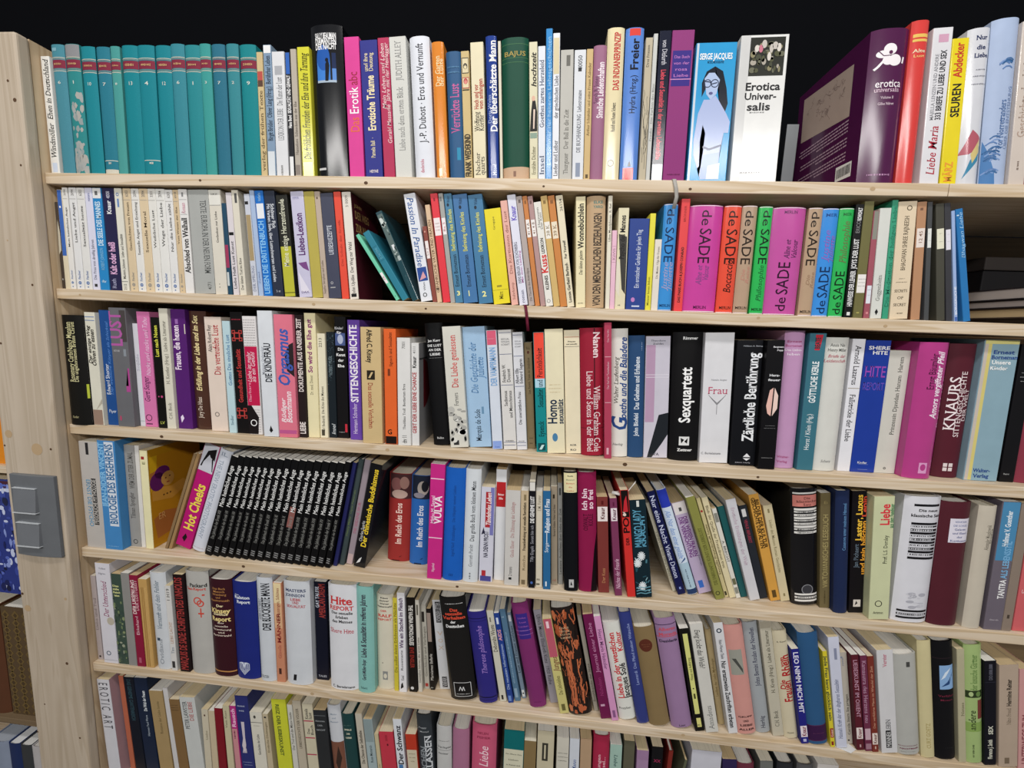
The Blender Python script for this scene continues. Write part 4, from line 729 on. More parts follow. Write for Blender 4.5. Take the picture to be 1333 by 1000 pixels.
C 0.7429 -5.54 0.0334 0.2305 0.0189 0.143 h 0e0e10 |Hb .5 .86 .13 .7 e0e0e0 Jan Kerr;Hb .5 .82 .13 .8 e0e0e0 DIE LUST;Hb .5 .785 .13 .7 e0e0e0 AN DER;Hbs .5 .75 .13 .6 e0e0e0 LIEBE;X h .5 .72 .05 .7 909090;H .45 .06 .12 .4 d0d0d0 Belles|black rounded hardback with white stacked title standing after the gap
C 0.7785 -5.48 0.0339 0.2257 0.0108 0.140 p d6d4ca |U .5 .5 .93 .3 d04444 Die Liebe geniessen;U .5 .35 .46 .2 6a6a66 Fervers;CREAM;R .2 .5 .02 .06 333|grey-white paperback with red upright title and crumpled cloth photo
C 0.8129 -5.39 0.0420 0.2264 0.0217 0.140 p a2c1de |Ui .4 .45 .87 .26 5a86b4 Die Geschichte der;Ui .7 .58 .75 .26 5a86b4 Juliette;U .45 .05 .32 .2 2a3a4a Marquis de Sade;R .65 .75 .28 .34 6a90b0|wide light blue paperback with blue handwritten title
C 0.8573 -5.23 0.0189 0.2223 0.0178 0.138 p d5dce8 |R 0 1 .88 1 d8607c;X h .5 .93 .2 .6 eaa0b0;Ub .5 .54 .86 .5 7aa6d4 DER VAMPIRMANN;R 0 1 0 .07 8aa4e0;H .5 .02 .15 .5 3a5ab0 Donna|pale paperback with pink head block and light blue capitals
C 0.8782 -5.05 0.0242 0.2237 0.0202 0.139 p dad8d5 |SEX3;U .3 .57 .72 .22 3a3a3a Friedrich W.;U .65 .57 .68 .22 3a3a3a Doucet;U .35 .37 .5 .2 3a3a3a Sadismus;U .7 .27 .5 .2 3a3a3a und Masochismus|first of two white paperbacks with ruled lines, left of its thinner twin
C 0.9031 -4.86 0.0189 0.2206 0.0245 0.137 p dadbe0 |SEX3;U .3 .57 .7 .26 33343c Albert Ellis;U .7 .57 .78 .26 33343c Edward Sagarin;U .45 .22 .5 .24 33343c Die unersättliche Frau|second white paperback with ruled lines, left of the dark khaki one
C 0.9224 -4.69 0.0146 0.2022 0.0383 0.125 p 8b795a |U .5 .52 .86 .25 4a3c28 Lust, Rausch, Traum der Sinnlichkeit;Hb .5 .95 .3 .5 4a3c28 ILL;E .5 .91 .15 .2 5a3028;X h .5 .1 .2 .4 3a3020;X h .5 .05 .2 .4 3a3020|dark khaki small paperback left of the red-and-teal one
C 0.9403 -4.52 0.0198 0.2222 0.0189 0.138 p 17888c |R 0 1 .62 1 f04e3c;R 0 1 .545 .62 b0d4e4;U .5 .63 .87 .4 2a2020 Persönlichkeit;U .5 .55 .61 .4 1c2a30 und;U .5 .38 .53 .4 0f3034 Sexualität;U .5 .13 .26 .4 0f3034 Eysenck;R .15 .85 .01 .075 0c4a50;P c0e0e0 .25 .02 .5 .02 .75 .06 .5 .06|paperback with red upper half and teal lower half
C 0.9605 -4.39 0.0329 0.2286 0.0159 0.142 p e7debe |Ub .32 .24 .44 .42 1c3048 Homo;Ub .78 .24 .44 .25 1c3048 sexualität;X h .5 .5 .06 .6 c0a880;X h .5 .53 .06 .7 c0a880;X h .5 .56 .06 .6 c0a880;E .45 .13 .15 .24 4a80a8|cream paperback with bold navy two-line title low on its spine
C 0.9946 -4.26 0.0280 0.2282 0.0213 0.141 p e7dcbf |L .945 c08a70 .005;Hb .5 .91 .08 .5 2a2a28 Frauen;Hb .5 .89 .08 .7 2a2a28 und sexuelle;L .87 555 .003;Hb .5 .07 .12 .4 4a4a48 ROR;Hb .5 .03 .12 .4 4a4a48 RO|cream paperback with small printed head label left of the crimson one
C 1.0230 -4.14 0.0403 0.2330 0.0149 0.144 h 9a2036 |Db .72 .77 .97 .24 ecd6d8 Nanen;D .72 .03 .55 .24 ecd6d8 William Graham Cole;D .4 .03 .67 .22 ecd6d8 Liebe und Sexus in der Bibel;R .6 .64 .08 1 1c0a10;L .22 1c0a10 .003|thick crimson hardback with downward white lettering and black line
C 1.0638 -3.99 0.0127 0.2442 0.0059 0.151 p b0405a g|U .5 .86 .95 .2 e0b0bc Das Verdikt;L .755 e0b0bc .004;L .42 e0b0bc .004;U .5 .52 .72 .25 e0b0bc Der Ruf der Turteltauben;R .3 .6 .03 .08 e0b0bc|tall narrow rose-red paperback sticking up above its neighbours
C 1.0771 -3.79 0.0299 0.2342 0.0198 0.145 h e1ded7 |Ubi .72 .3 .93 .34 2a4a86 oethe und die Bajadere;Ubi .5 .2 .31 .8 2a4a86 G;Ui .3 .42 .78 .2 4a4640 Walter Laufenberg;Hi .4 .1 .14 .6 5a5a58 Herbig|white rounded hardback with blue italic title and large initial
C 1.1081 -3.52 0.0282 0.2233 0.0237 0.138 h 2a4b74 |Ubs .52 .4 .83 .25 d5dde6 Das Geheime und Erhabene;Ub .5 .18 .37 .22 d5dde6 John Blofeld;X v .8 .88 .95 .1 8aa0c0|steel blue rounded hardback with white upright lettering
C 1.1374 -3.23 0.0428 0.2232 0.0276 0.138 p cbc7d4 g|R 0 .4 .3 .93 b898b4;H .5 .965 .07 .6 4a4a58 Theodore;H .5 .94 .07 .5 4a4a58 Zeldin;L .69 e6e2ec .004;L .67 e6e2ec .004;P 1c2026 .15 0 .35 0 .75 .12 1 .2 1 .38 .6 .36;H .45 .03 .12 .4 2a2a38 DVA|lilac-white paperback with black diagonal shape at its foot
C 1.1833 -2.92 0.0513 0.2325 0.0221 0.144 h 0f0e10 |Hb .55 .955 .1 .5 f0f0f0 Rimmer;Ub .45 .3 .73 .31 f5f5f5 Sexquartett;R .3 .65 .12 .19 e0e0e0;P 101010 .38 .135 .48 .165 .35 .18;P 101010 .58 .135 .48 .15 .6 .18;Hb .5 .085 .1 .5 f0f0f0 Zettner|wide black hardback with bold white upright title about a quartet
C 1.2350 -2.66 0.0491 0.2339 0.0200 0.145 p dcdce0 |H .55 .645 .06 .55 8a8a90 Natalie Angier;H .52 .565 .26 .7 c06076 Frau;P 8a8a8e .2 .53 .22 .53 .52 .45 .52 .47;P 8a8a8e .82 .53 .8 .53 .52 .45 .52 .47;P 8a8a8e .51 .46 .53 .46 .53 .38 .51 .38;H .4 .075 .08 .7 5a5a60 C. Bertelsmann|wide white book with pale red title about woman and thin line drawing
C 1.2871 -2.42 0.0425 0.2233 0.0153 0.138 p 101116 |H .6 .955 .05 .75 c0c4cc William A. Ewing;Ubs .62 .2 .9 .36 eceef2 Zärtliche Berührung;P e6e6ea .5 .07 .8 .07 .65 .1;P e6e6ea .5 .06 .8 .06 .65 .04;H .5 .025 .05 .6 b0b0b8 Edition Leipzig|black paperback with tall white title about tender touch
C 1.3299 -2.19 0.0282 0.2255 0.0040 0.140 p 0f0e11 |Hb .65 .95 .1 .6 d8d8dc Bergmann;Hb .75 .925 .1 .35 d8d8dc Popp;Hb .55 .735 .14 .6 e6e6ea Herz-;Hb .55 .7 .14 .7 e6e6ea feuer;P e6b8ac .2 .5 .35 .62 .55 .64 .5 .42 .3 .44;P eccfc4 .58 .42 .62 .64 .85 .58 .85 .48;X h .5 .345 .03 .5 b0b0b0;X h .5 .325 .03 .7 b0b0b0;X h .45 .09 .06 .6 c0c0c0|black book with a pale pair of lips on its spine
C 1.3646 -1.94 0.0329 0.2428 0.0166 0.151 h c295bd g|H .45 .925 .12 .7 a02a62 Ernest;H .45 .895 .12 .8 a02a62 Borneman;H .45 .865 .12 .85 f0e6f0 Das Liebes-;H .45 .835 .12 .7 f0e6f0 leben;H .4 .085 .12 .6 a02a62 Walter-;H .35 .05 .12 .5 a02a62 Verlag|orchid pink rounded hardback with red and white head title
C 1.4009 -1.67 0.0269 0.2400 0.0150 0.149 p 3c7181 |P c02a3c .35 .88 .65 .88 .8 .99 .35 .99;Ub .5 .89 .97 .25 1c3a44 BEATE;Ub .5 .5 .8 .32 e8eef0 GÖTTLICHE KERLE;U .45 .15 .42 .26 e0e8ea Horst / Klein (Hg.)|petrol blue paperback with red head badge and white upright title
C 1.4282 -1.44 0.0396 0.2342 0.0167 0.145 h d5d5cf |H .5 .945 .13 .6 4a4a48 Anaïs Nin;H .5 .91 .13 .75 4a4a48 Henry Miller;Hi .5 .865 .13 .7 b0485a Briefe der;Hi .45 .83 .13 .85 b0485a Leidenschaft;Hi .5 .075 .12 .4 6a6a68 Scherz|greyish-white rounded hardback with black and red stacked head title
C 1.4746 -1.26 0.0209 0.2335 0.0244 0.145 p e4e4ea |D .5 .66 .95 .36 2a2a30 Arnold Lazarus;D .5 .23 .59 .36 2a2a30 Fallstricke der Liebe;L .635 8a7a5a .004|white paperback with downward black lettering left of the royal blue one
C 1.4960 -1.18 0.0401 0.2322 0.0243 0.144 p 1c3a9a g|Hb .55 .945 .15 .85 f2f2f6 SHERE;Hb .6 .91 .15 .6 f2f2f6 HITE;H .5 .77 .48 .85 9a4ab0 HITE;H .5 .66 .34 .85 6a50b8 REPORT;H .45 .075 .1 .4 f0f0f0 Kindler;R .3 .7 .02 .022 8a9ac8;R .3 .7 .06 .062 8a9ac8|royal blue book with tall violet report lettering and white head title
C 1.5368 -1.17 0.0356 0.2166 0.0280 0.134 p cfcdc4 |U .6 .32 .95 .16 5a5a54 Prinzessin Djavidan Hanum  Harem;O .5 .04 .06 .03 333|greyish-cream paperback with slender grey title about a harem
C 1.5728 -1.23 0.0448 0.2328 0.0071 0.144 h b63e86 g|U .45 .66 .92 .2 4a1434 Ernst Bäumler;Ubi .68 .45 .93 .2 f6e0ee Amors vergifteter Pfeil;R .45 .75 .04 .12 e0a0cc;E .6 .085 .1 .13 b63e86|thick magenta hardback with white italic title about poisoned arrow
C 1.6337 -1.28 0.0425 0.2325 0.0247 0.144 h 56202c |Us .3 .36 .76 .3 f0e4e6 KNAURS;U .58 .31 .8 .17 e6d6d8 SITTENGESCHICHTE;U .8 .43 .67 .14 e6d6d8 DER WELT;R .3 .65 .05 .11 e0d4d4;R .45 .5 .05 .11 56202c;R .3 .65 .077 .083 56202c|dark maroon hardback with white upright three-line title about moral history
C 1.6767 -1.31 0.0531 0.2414 0.0192 0.150 p 8cabb9 g|R 0 .22 0 1 d9cb7c;R 0 .12 0 1 cbbfb4;L .985 dcd488 .03;Hbs .58 .915 .12 .6 2a4a8c Ernest;Hbs .62 .88 .12 .75 2a4a8c Borneman;Hb .55 .845 .12 .55 f0f4f8 Unsere;Hbs .5 .805 .12 .5 f0f4f8 Kinder;Hb .5 .075 .12 .5 2a4a8c Walter-;Hbs .5 .035 .12 .45 2a4a8c Verlag|wide light blue hardback with cream edges and navy publisher line
C 1.7364 -1.30 0.0232 0.2357 0.0223 0.146 p 121114 |X h .55 .8 .1 .6 b0b0b0;X h .5 .77 .1 .6 b0b0b0;X h .5 .74 .1 .5 b0b0b0;H .4 .06 .12 .4 b0b0b0 Bastei|black book leaning at the right end of the third shelf
C 1.7611 -1.28 0.0334 0.2340 0.0227 0.145 h 8a3848 ||dull red hardback at the right frame edge, third shelf
D 0.0509 0.20 0.0426 0.2281 0.0056 0.141 p bbb6b1 |D .35 .2 .65 .18 4a90b8 ERNST DIE PSYCHO;R .5 .75 .22 .66 2a2a2c;U .62 .23 .65 .18 d5d0ca PERSÖNLICHE MYTHOLOGIE;R .35 .5 .88 .99 2a2a2c|wide grey paperback with black title bar in the fourth shelf's left corner
D 0.0901 0.15 0.0385 0.2332 0.0040 0.145 p 4587c2 |R .4 .92 .22 .99 d5dce6;Ub .64 .24 .97 .36 2f6a9c BIOLOGIE DES BEGEHRENS;Ub .2 .4 .98 .24 8cc4ea JEAN-DIDIER VINCENT;X h .5 .03 .1 .6 8ac0e8|blue paperback with tall white panel about the biology of desire
D 0.1141 0.11 0.0234 0.2217 0.0217 0.137 p 9b9995 |Ub .55 .58 .93 .4 6a6864 WEM DER STIER ZUMAL;U .45 .28 .54 .35 5a5856 Tilman Spengler;O .5 .05 .22 .06 3a3a3a|grey paperback with darker grey lettering right of the blue desire one
D 0.1243 0.08 0.0096 0.2214 0.0219 0.137 p dddad4 ||very thin white booklet beside the grey paperback, fourth shelf
D 0.1455 0.07 0.0169 0.2131 0.0184 0.132 p e9e2b6 side=c8901c|R .2 .6 .91 .94 a03030;U .5 .85 .9 .3 6a6a40 E|cream-yellow book with yellow and violet figure on its side cover
D 0.1727 20.28 0.0061 0.2257 0.0230 0.140 p 8a7050 ||first thin brown board leaning right against the magenta book
D 0.1815 19.95 0.0067 0.2257 0.0233 0.140 p a08058 ||second thin brown board leaning right, touching the magenta book
D 0.2197 19.52 0.0341 0.2417 0.0277 0.150 p b81a72 |R 0 1 .74 1 c9cbd4;P 141214 .1 .78 .2 .78 .35 .93 .85 .97 .9 .86 .6 .88 .5 .9;P 141214 .7 .87 .8 .87 .95 .76 .9 .76;Ub .5 .17 .62 .5 f0dc50 Hot Cheeks;P 1a1014 .3 .08 .5 .05 .6 .1 .45 .13|magenta leaning book with yellow title and black acrobat figure
D 0.2552 18.89 0.0275 0.2335 0.0202 0.145 h d3d7e2 |D .42 .13 .9 .3 9aa4b4 THE NEW EROTIC PHOTOGRAPHY;H .5 .96 .3 .6 8a94a4 IL;X h .5 .03 .1 .7 c0a0a8|white rounded hardback leaning right beside the black matching volumes
D 0.2799 17.87 0.0143 0.2257 0.0118 0.140 p 0c0c0e pg=e8e6e0|Un .5 .5 .91 .5 f4f4f2 Mein heimliches Auge;U .5 .17 .46 .4 8a8a86 Das Jahrbuch der Erotik XIII;R .2 .8 .04 .05 8a8a8a;R .2 .8 .06 .07 8a8a8a;R .2 .8 .08 .09 8a8a8a|first of the leaning black matching volumes, counted from the white photography book
D 0.2962 17.37 0.0133 0.2270 0.0114 0.141 p 0c0c0e pg=e8e6e0|Un .5 .5 .91 .5 f4f4f2 Mein heimliches Auge;U .5 .17 .46 .4 8a8a86 Das Jahrbuch der Erotik VII;R .2 .8 .04 .05 8a8a8a;R .2 .8 .06 .07 8a8a8a;R .2 .8 .08 .09 8a8a8a|second of the leaning black matching volumes, counted from the white photography book
D 0.3124 16.79 0.0128 0.2259 0.0111 0.140 p 0c0c0e pg=e8e6e0|Un .5 .5 .91 .5 f4f4f2 Mein heimliches Auge;U .5 .17 .46 .4 8a8a86 Das Jahrbuch der Erotik XII;R .2 .8 .04 .05 8a8a8a;R .2 .8 .06 .07 8a8a8a;R .2 .8 .08 .09 8a8a8a|third of the leaning black matching volumes, counted from the white photography book
D 0.3286 16.11 0.0125 0.2254 0.0108 0.140 p 0c0c0e pg=e8e6e0|Un .5 .5 .91 .5 f4f4f2 Mein heimliches Auge;U .5 .17 .46 .4 8a8a86 Das Jahrbuch der Erotik IX;R .2 .8 .04 .05 8a8a8a;R .2 .8 .06 .07 8a8a8a;R .2 .8 .08 .09 8a8a8a|fourth of the leaning black matching volumes, counted from the white photography book
D 0.3448 15.42 0.0124 0.2250 0.0104 0.140 p 0c0c0e pg=e8e6e0|Un .5 .5 .91 .5 f4f4f2 Mein heimliches Auge;U .5 .17 .46 .4 8a8a86 Das Jahrbuch der Erotik VI;R .2 .8 .04 .05 8a8a8a;R .2 .8 .06 .07 8a8a8a;R .2 .8 .08 .09 8a8a8a|fifth of the leaning black matching volumes, counted from the white photography book
D 0.3607 14.81 0.0126 0.2239 0.0101 0.139 p 0c0c0e pg=e8e6e0|Un .5 .5 .91 .5 f4f4f2 Mein heimliches Auge;U .5 .17 .46 .4 8a8a86 Das Jahrbuch der Erotik VIII;R .2 .8 .04 .05 8a8a8a;R .2 .8 .06 .07 8a8a8a;R .2 .8 .08 .09 8a8a8a|sixth of the leaning black matching volumes, counted from the white photography book
D 0.3768 14.38 0.0134 0.2236 0.0098 0.139 p 0c0c0e pg=e8e6e0|Un .5 .5 .91 .5 f4f4f2 Mein heimliches Auge;U .5 .17 .46 .4 8a8a86 Das Jahrbuch der Erotik IV;R .2 .8 .04 .05 8a8a8a;R .2 .8 .06 .07 8a8a8a;R .2 .8 .08 .09 8a8a8a|seventh of the leaning black matching volumes, counted from the white photography book
D 0.3938 13.90 0.0143 0.2231 0.0094 0.138 p 0c0c0e pg=e8e6e0|Un .5 .5 .91 .5 f4f4f2 Mein heimliches Auge;U .5 .17 .46 .4 8a8a86 Das Jahrbuch der Erotik XIV;R .2 .8 .04 .05 8a8a8a;R .2 .8 .06 .07 8a8a8a;R .2 .8 .08 .09 8a8a8a|eighth of the leaning black matching volumes, counted from the white photography book
D 0.4109 13.42 0.0145 0.2247 0.0095 0.139 p 0c0c0e pg=e8e6e0|Un .5 .5 .91 .5 f4f4f2 Mein heimliches Auge;U .5 .17 .46 .4 8a8a86 Das Jahrbuch der Erotik XI;R .2 .8 .04 .05 8a8a8a;R .2 .8 .06 .07 8a8a8a;R .2 .8 .08 .09 8a8a8a|ninth of the leaning black matching volumes, counted from the white photography book
D 0.4275 13.23 0.0146 0.2234 0.0092 0.138 p 0c0c0e pg=e8e6e0|Un .5 .5 .91 .5 f4f4f2 Mein heimliches Auge;U .5 .17 .46 .4 8a8a86 Das Jahrbuch der Erotik X;R .2 .8 .04 .05 8a8a8a;R .2 .8 .06 .07 8a8a8a;R .2 .8 .08 .09 8a8a8a|tenth of the leaning black matching volumes, counted from the white photography book
D 0.4433 13.09 0.0144 0.2237 0.0089 0.139 p 0c0c0e pg=e8e6e0|R 0 1 .35 .55 8a5a54;Un .5 .5 .91 .5 f4f4f2 Mein heimliches Auge;U .5 .17 .46 .4 8a8a86 Das Jahrbuch der Erotik III;R .2 .8 .04 .05 8a8a8a;R .2 .8 .06 .07 8a8a8a;R .2 .8 .08 .09 8a8a8a|eleventh of the leaning black matching volumes, counted from the white photography book
D 0.4590 12.99 0.0145 0.2235 0.0085 0.139 p 0c0c0e pg=e8e6e0|Un .5 .5 .91 .5 f4f4f2 Mein heimliches Auge;U .5 .17 .46 .4 8a8a86 Das Jahrbuch der Erotik XVIII;R .2 .8 .04 .05 8a8a8a;R .2 .8 .06 .07 8a8a8a;R .2 .8 .08 .09 8a8a8a|twelfth of the leaning black matching volumes, counted from the white photography book
D 0.4751 12.93 0.0146 0.2242 0.0082 0.139 p 0c0c0e pg=e8e6e0|Un .5 .5 .91 .5 f4f4f2 Mein heimliches Auge;U .5 .17 .46 .4 8a8a86 Das Jahrbuch der Erotik XVI;R .2 .8 .04 .05 8a8a8a;R .2 .8 .06 .07 8a8a8a;R .2 .8 .08 .09 8a8a8a|thirteenth of the leaning black matching volumes, counted from the white photography book
D 0.4915 12.87 0.0145 0.2246 0.0079 0.139 p 0c0c0e pg=e8e6e0|Un .5 .5 .91 .5 f4f4f2 Mein heimliches Auge;U .5 .17 .46 .4 8a8a86 Das Jahrbuch der Erotik XVII;R .2 .8 .04 .05 8a8a8a;R .2 .8 .06 .07 8a8a8a;R .2 .8 .08 .09 8a8a8a|fourteenth of the leaning black matching volumes, counted from the white photography book
D 0.5078 12.70 0.0141 0.2245 0.0076 0.139 p 0c0c0e pg=e8e6e0|Un .5 .5 .91 .5 f4f4f2 Mein heimliches Auge;U .5 .17 .46 .4 8a8a86 Das Jahrbuch der Erotik XV;R .2 .8 .04 .05 8a8a8a;R .2 .8 .06 .07 8a8a8a;R .2 .8 .08 .09 8a8a8a|fifteenth of the leaning black matching volumes, counted from the white photography book
D 0.5243 12.25 0.0140 0.2243 0.0072 0.139 p 0c0c0e pg=e8e6e0|Un .5 .5 .91 .5 f4f4f2 Mein heimliches Auge;U .5 .17 .46 .4 8a8a86 Das Jahrbuch der Erotik V;R .2 .8 .04 .05 8a8a8a;R .2 .8 .06 .07 8a8a8a;R .2 .8 .08 .09 8a8a8a|sixteenth of the leaning black matching volumes, counted from the white photography book
D 0.5381 11.66 0.0108 0.2272 0.0069 0.141 p 0c0c0e pg=e8e6e0|Un .5 .5 .91 .5 f4f4f2 Mein heimliches Auge;U .5 .17 .46 .4 8a8a86 Das Jahrbuch der Erotik XIX;R .2 .8 .04 .05 8a8a8a;R .2 .8 .06 .07 8a8a8a;R .2 .8 .08 .09 8a8a8a|seventeenth of the leaning black matching volumes, counted from the white photography book
D 0.5483 11.21 0.0078 0.2235 0.0160 0.139 p 26285c ||narrow indigo blank paperback right of the black matching volumes
D 0.5606 10.81 0.0101 0.2286 0.0215 0.142 h 3d484a |U .45 .25 .75 .3 6a7a50 Henry Miller  Opus Pistorum|slate rounded book with dim gold lettering left of the mauve one
D 0.5759 10.32 0.0128 0.2261 0.0268 0.140 p 9a8d95 |U .45 .3 .6 .35 b05a78 DIE SEIDENE SPUR;R 0 1 0 .1 c0a8a8|mauve-grey paperback with pink lettering, leaning beside the yellow-titled black one
D 0.6061 9.60 0.0239 0.2207 0.0181 0.137 p 0d0d12 g side=1a2832|Ub .55 .2 .95 .36 f0d038 Der chinesische Buddhismus;U .25 .25 .45 .22 d0d0d0 Charles Sparks;P e0e0e0 .2 .03 .5 .05 .6 .1 .4 .08|black paperback with bold yellow title about Buddhism
D 0.6848 1.37 0.0469 0.1897 0.0535 0.118 h 98302e |R .05 1 .72 1 4a2c2e;E .35 .88 .25 .3 8a5a58;E .7 .9 .2 .28 a07a70;E .5 .77 .35 .2 c0a498;Ub .5 .2 .67 .22 eecfc4 Im Reich des Eros;R .25 .6 0 .012 1a1010;P 1a1010 .55 .05 .7 .07 .6 .05|red hardback with reclining figure picture at its head, set back
D 0.7249 1.23 0.0377 0.1910 0.0479 0.118 h 2c66b2 |R .05 1 .74 1 20283a;E .65 .86 .3 .4 b0a8a0;E .75 .88 .18 .3 1c2028;E .45 .78 .3 .15 8a8690;Ub .55 .2 .67 .26 e0e6f0 Im Reich des Eros;R .3 .7 0 .015 10141c;P 10141c .6 .06 .8 .08 .7 .06|blue hardback with dark figure picture at its head, set back
D 0.7664 1.04 0.0280 0.2325 0.0040 0.144 p c82c84 |Ub .6 .49 .73 .42 f6e6ee VULVA;Ub .25 .49 .73 .2 f0c0dc Mithu M. Sanyal;L .875 f0d0e0 .008;L .365 f0d0e0 .008;Ui .4 .06 .14 .16 f0d0e0 Wagenbach|hot pink paperback with white rings and bold white capitals
D 0.8069 0.73 0.0389 0.2271 0.0040 0.141 h 1c5fbc |U .5 .22 .85 .12 1a448c Ingrid Noll  Erzählungen   Die Häupter meiner Lieben;H .45 .05 .12 .3 16397c III|wide bright blue rounded hardback, fourth shelf
D 0.8379 0.34 0.0290 0.2273 0.0040 0.141 h d5dadf |U .55 .37 .9 .24 2a2e34 Das große Buch vom kleinen Mann;U .5 .14 .34 .2 7a7e84 Gerrath Punkt;X v .5 .03 .09 .15 6a6e74|white rounded hardback with black title about a little man
D 0.8397 -0.11 0.0265 0.1920 0.0113 0.119 p d0d0de |R .35 .8 .58 .95 b03038;Ubi .58 .6 .94 .28 f0e0e0 Tändelndes Leben;R .7 1 .5 1 7a7ab8;Ub .45 .26 .54 .26 2a2a40 NA DENN PROST;R .1 .9 0 .06 4a4a90;R .2 .5 .06 .12 b03038;P 2a2a40 .1 .5 .35 .52 .25 .58|white and lilac paperback with red title block, fourth shelf
D 0.8683 -0.63 0.0200 0.2254 0.0198 0.140 p dbdcdf |R 0 1 .67 .89 b8282c;Hb .5 .78 .2 .6 f0dcdc Baiser;Hb .5 .745 .2 .4 f0dcdc Elle|white paperback with square red label high on its spine
D 0.8904 -1.16 0.0280 0.1911 0.0061 0.118 p ccc9c5 |U .5 .3 .88 .2 b08080 Gisela Elsner   Die Zähmung der Lieblinge;U .4 .1 .2 .2 3a3a3a 2 rororo;R .3 .5 .06 .085 222|greyish-white wide paperback with faint red lettering beside the red-labelled one
D 0.9205 -1.69 0.0148 0.1920 0.0065 0.119 p c9b595 |Ubs .5 .38 .88 .3 2a2218 Frauenbefreiung und sexuelle Revolution;U .5 .14 .36 .28 7a6a50 Reiche;R .2 .7 .02 .07 7a6a50;R .4 .7 .9 .96 8a7a5a|tan paperback with small bold black title, left of the black-and-white one
D 0.9376 -2.15 0.0120 0.2107 0.0040 0.131 p 15151a |R 0 1 .92 1 e0ddd6;Ub .5 .62 .87 .5 f2f2f2 DIE GEHEIME LUST;U .5 .25 .6 .4 a0a0a8 Tilly Engels  Sonst bin ich;E .5 .05 .2 .22 4a6ab0|narrow black paperback with white head and bold white title
D 0.9513 -2.55 0.0128 0.1920 0.0087 0.119 p d8cfbb |U .5 .8 .96 .4 8a8472 E.M. Forster;Hb .4 .08 .3 .5 5a5648 RR;R .1 .6 .02 .04 6a6658|narrow cream paperback left of the blue one, fourth shelf
D 0.9657 -2.88 0.0141 0.1957 0.0040 0.121 p 2a6798 |Ub .55 .58 .92 .5 dfe8f0 Religion und Frau;U .45 .38 .48 .4 dfe8f0 Sorge;R .45 .55 .48 .58 dfe8f0;R .3 .5 .03 .08 dfe8f0|blue paperback with white upright title about religion
D 0.9812 -3.18 0.0122 0.1995 0.0202 0.124 p a0927e |U .5 .5 .82 .3 3a3024 Bernard Guilaine  Natur und Sinne;R .3 .6 .88 .92 3a3024;H .5 .05 .4 .5 a04a40 rd|narrow taupe paperback right of the blue religion one
D 0.9948 -3.42 0.0091 0.2059 0.0245 0.128 p 9b9a95 |U .5 .1 .75 .4 4a4a48 Leonore  Ansichten über Liebe der Zeit;R .3 .7 .88 .95 4a4a48|narrow grey paperback left of the thick black one, fourth shelf
D 1.0061 -3.75 0.0261 0.2350 0.0044 0.146 h 0c0e13 |R .05 .95 .83 .99 e6dcae;Hb .5 .965 .1 .4 2a3a30 Robb;H .5 .935 .1 .6 2a5a4a Shannon;H .5 .905 .1 .6 c04a40 Bettys;H .5 .875 .1 .3 c04a40 die;H .5 .845 .1 .6 c04a40 Liebe;R .35 .7 .03 .1 c0c0c0;P 0c0e13 .45 .05 .6 .05 .5 .085|black rounded hardback with cream printed head label
D 1.0345 -4.20 0.0340 0.2347 0.0071 0.146 h 8c1a49 |Ub .35 .69 .87 .22 f0d4e0 Ich bin;Ub .68 .7 .86 .22 f0d4e0 so frei;U .4 .52 .66 .2 3a0a20 OSWALT;U .68 .56 .66 .2 3a0a20 KOLLE;P 14080e .65 0 1 0 1 .5 .85 .35|crimson-purple rounded hardback with white two-line title and dark lower edge
D 1.0710 -4.77 0.0204 0.1897 0.0095 0.118 p 7c3733 |R .05 1 .75 .9 ece2e0;Ub .5 .77 .89 .3 5a1a1c Knaur;U .5 .1 .26 .25 c08a60 Der Kuss;R .4 .6 .92 .96 5a1a1a|rust-brown paperback with white label left of the plum one
D 1.1015 -7.08 0.0132 0.1918 0.0040 0.119 p 7b385a |R 0 1 .77 .9 ece2e6;Ub .5 .78 .89 .42 5a1a3c Knaur;Ui .5 .07 .38 .5 e0b8cc Nächte der Freude;R .4 .6 .92 .96 5a1a3a|narrow plum paperback with white label and pale italic title
D 1.1247 -8.07 0.0150 0.2092 0.0040 0.130 p d2332f |R 0 1 .75 1 16100f;P c02a34 .2 .8 .8 .8 .7 .95 .4 .9;Hb .3 .79 .3 .3 e8d8d0 Y;Ub .45 .6 .75 .6 1a1010 PO;Ub .5 .49 .56 .3 1a1010 DER;E .35 .775 .2 .2 e6d0c4|red paperback with black head and black two-letter word
D 1.1408 -8.23 0.0292 0.1915 0.0040 0.119 p 12262f |R .42 .58 .93 .99 d8dcd8;Ub .4 .52 .9 .4 5a9cb8 MANGO LADY;Ub .7 .52 .85 .24 5a9cb8 KRACHT;LEAFY|dark blue-patterned paperback with white flowers and pale blue lettering
D 1.2159 -20.61 0.0066 0.1841 0.0349 0.114 p c9c3af |U .5 .1 .7 .5 8a8672 CHINA UND DIE SCHRIFT|thin cream booklet leaning left behind the navy one
D 1.2235 -20.67 0.0144 0.2129 0.0251 0.132 p 131848 |D .5 .5 .96 .5 d0d6f0 Nur eine Nacht;D .5 .16 .48 .5 d0d6f0 Vivant Denon;Hb .5 .06 .3 .3 9ab0f0 E|navy leaning paperback with pale downward lettering
D 1.2430 -20.71 0.0178 0.2173 0.0271 0.135 h cfdcec |R 0 1 .83 1 2a3cb0;R 0 1 0 .05 243a64;R 0 1 .05 .3 aac4d4;Di .45 .35 .8 .4 7a9ad0 Alle Nur dass einer geküßt;P 3a5a8a .2 .3 .8 .33 .8 .35 .4 .32;X v .5 .07 .25 .2 5a6a7a|white and blue paperback with deep blue head, leaning left
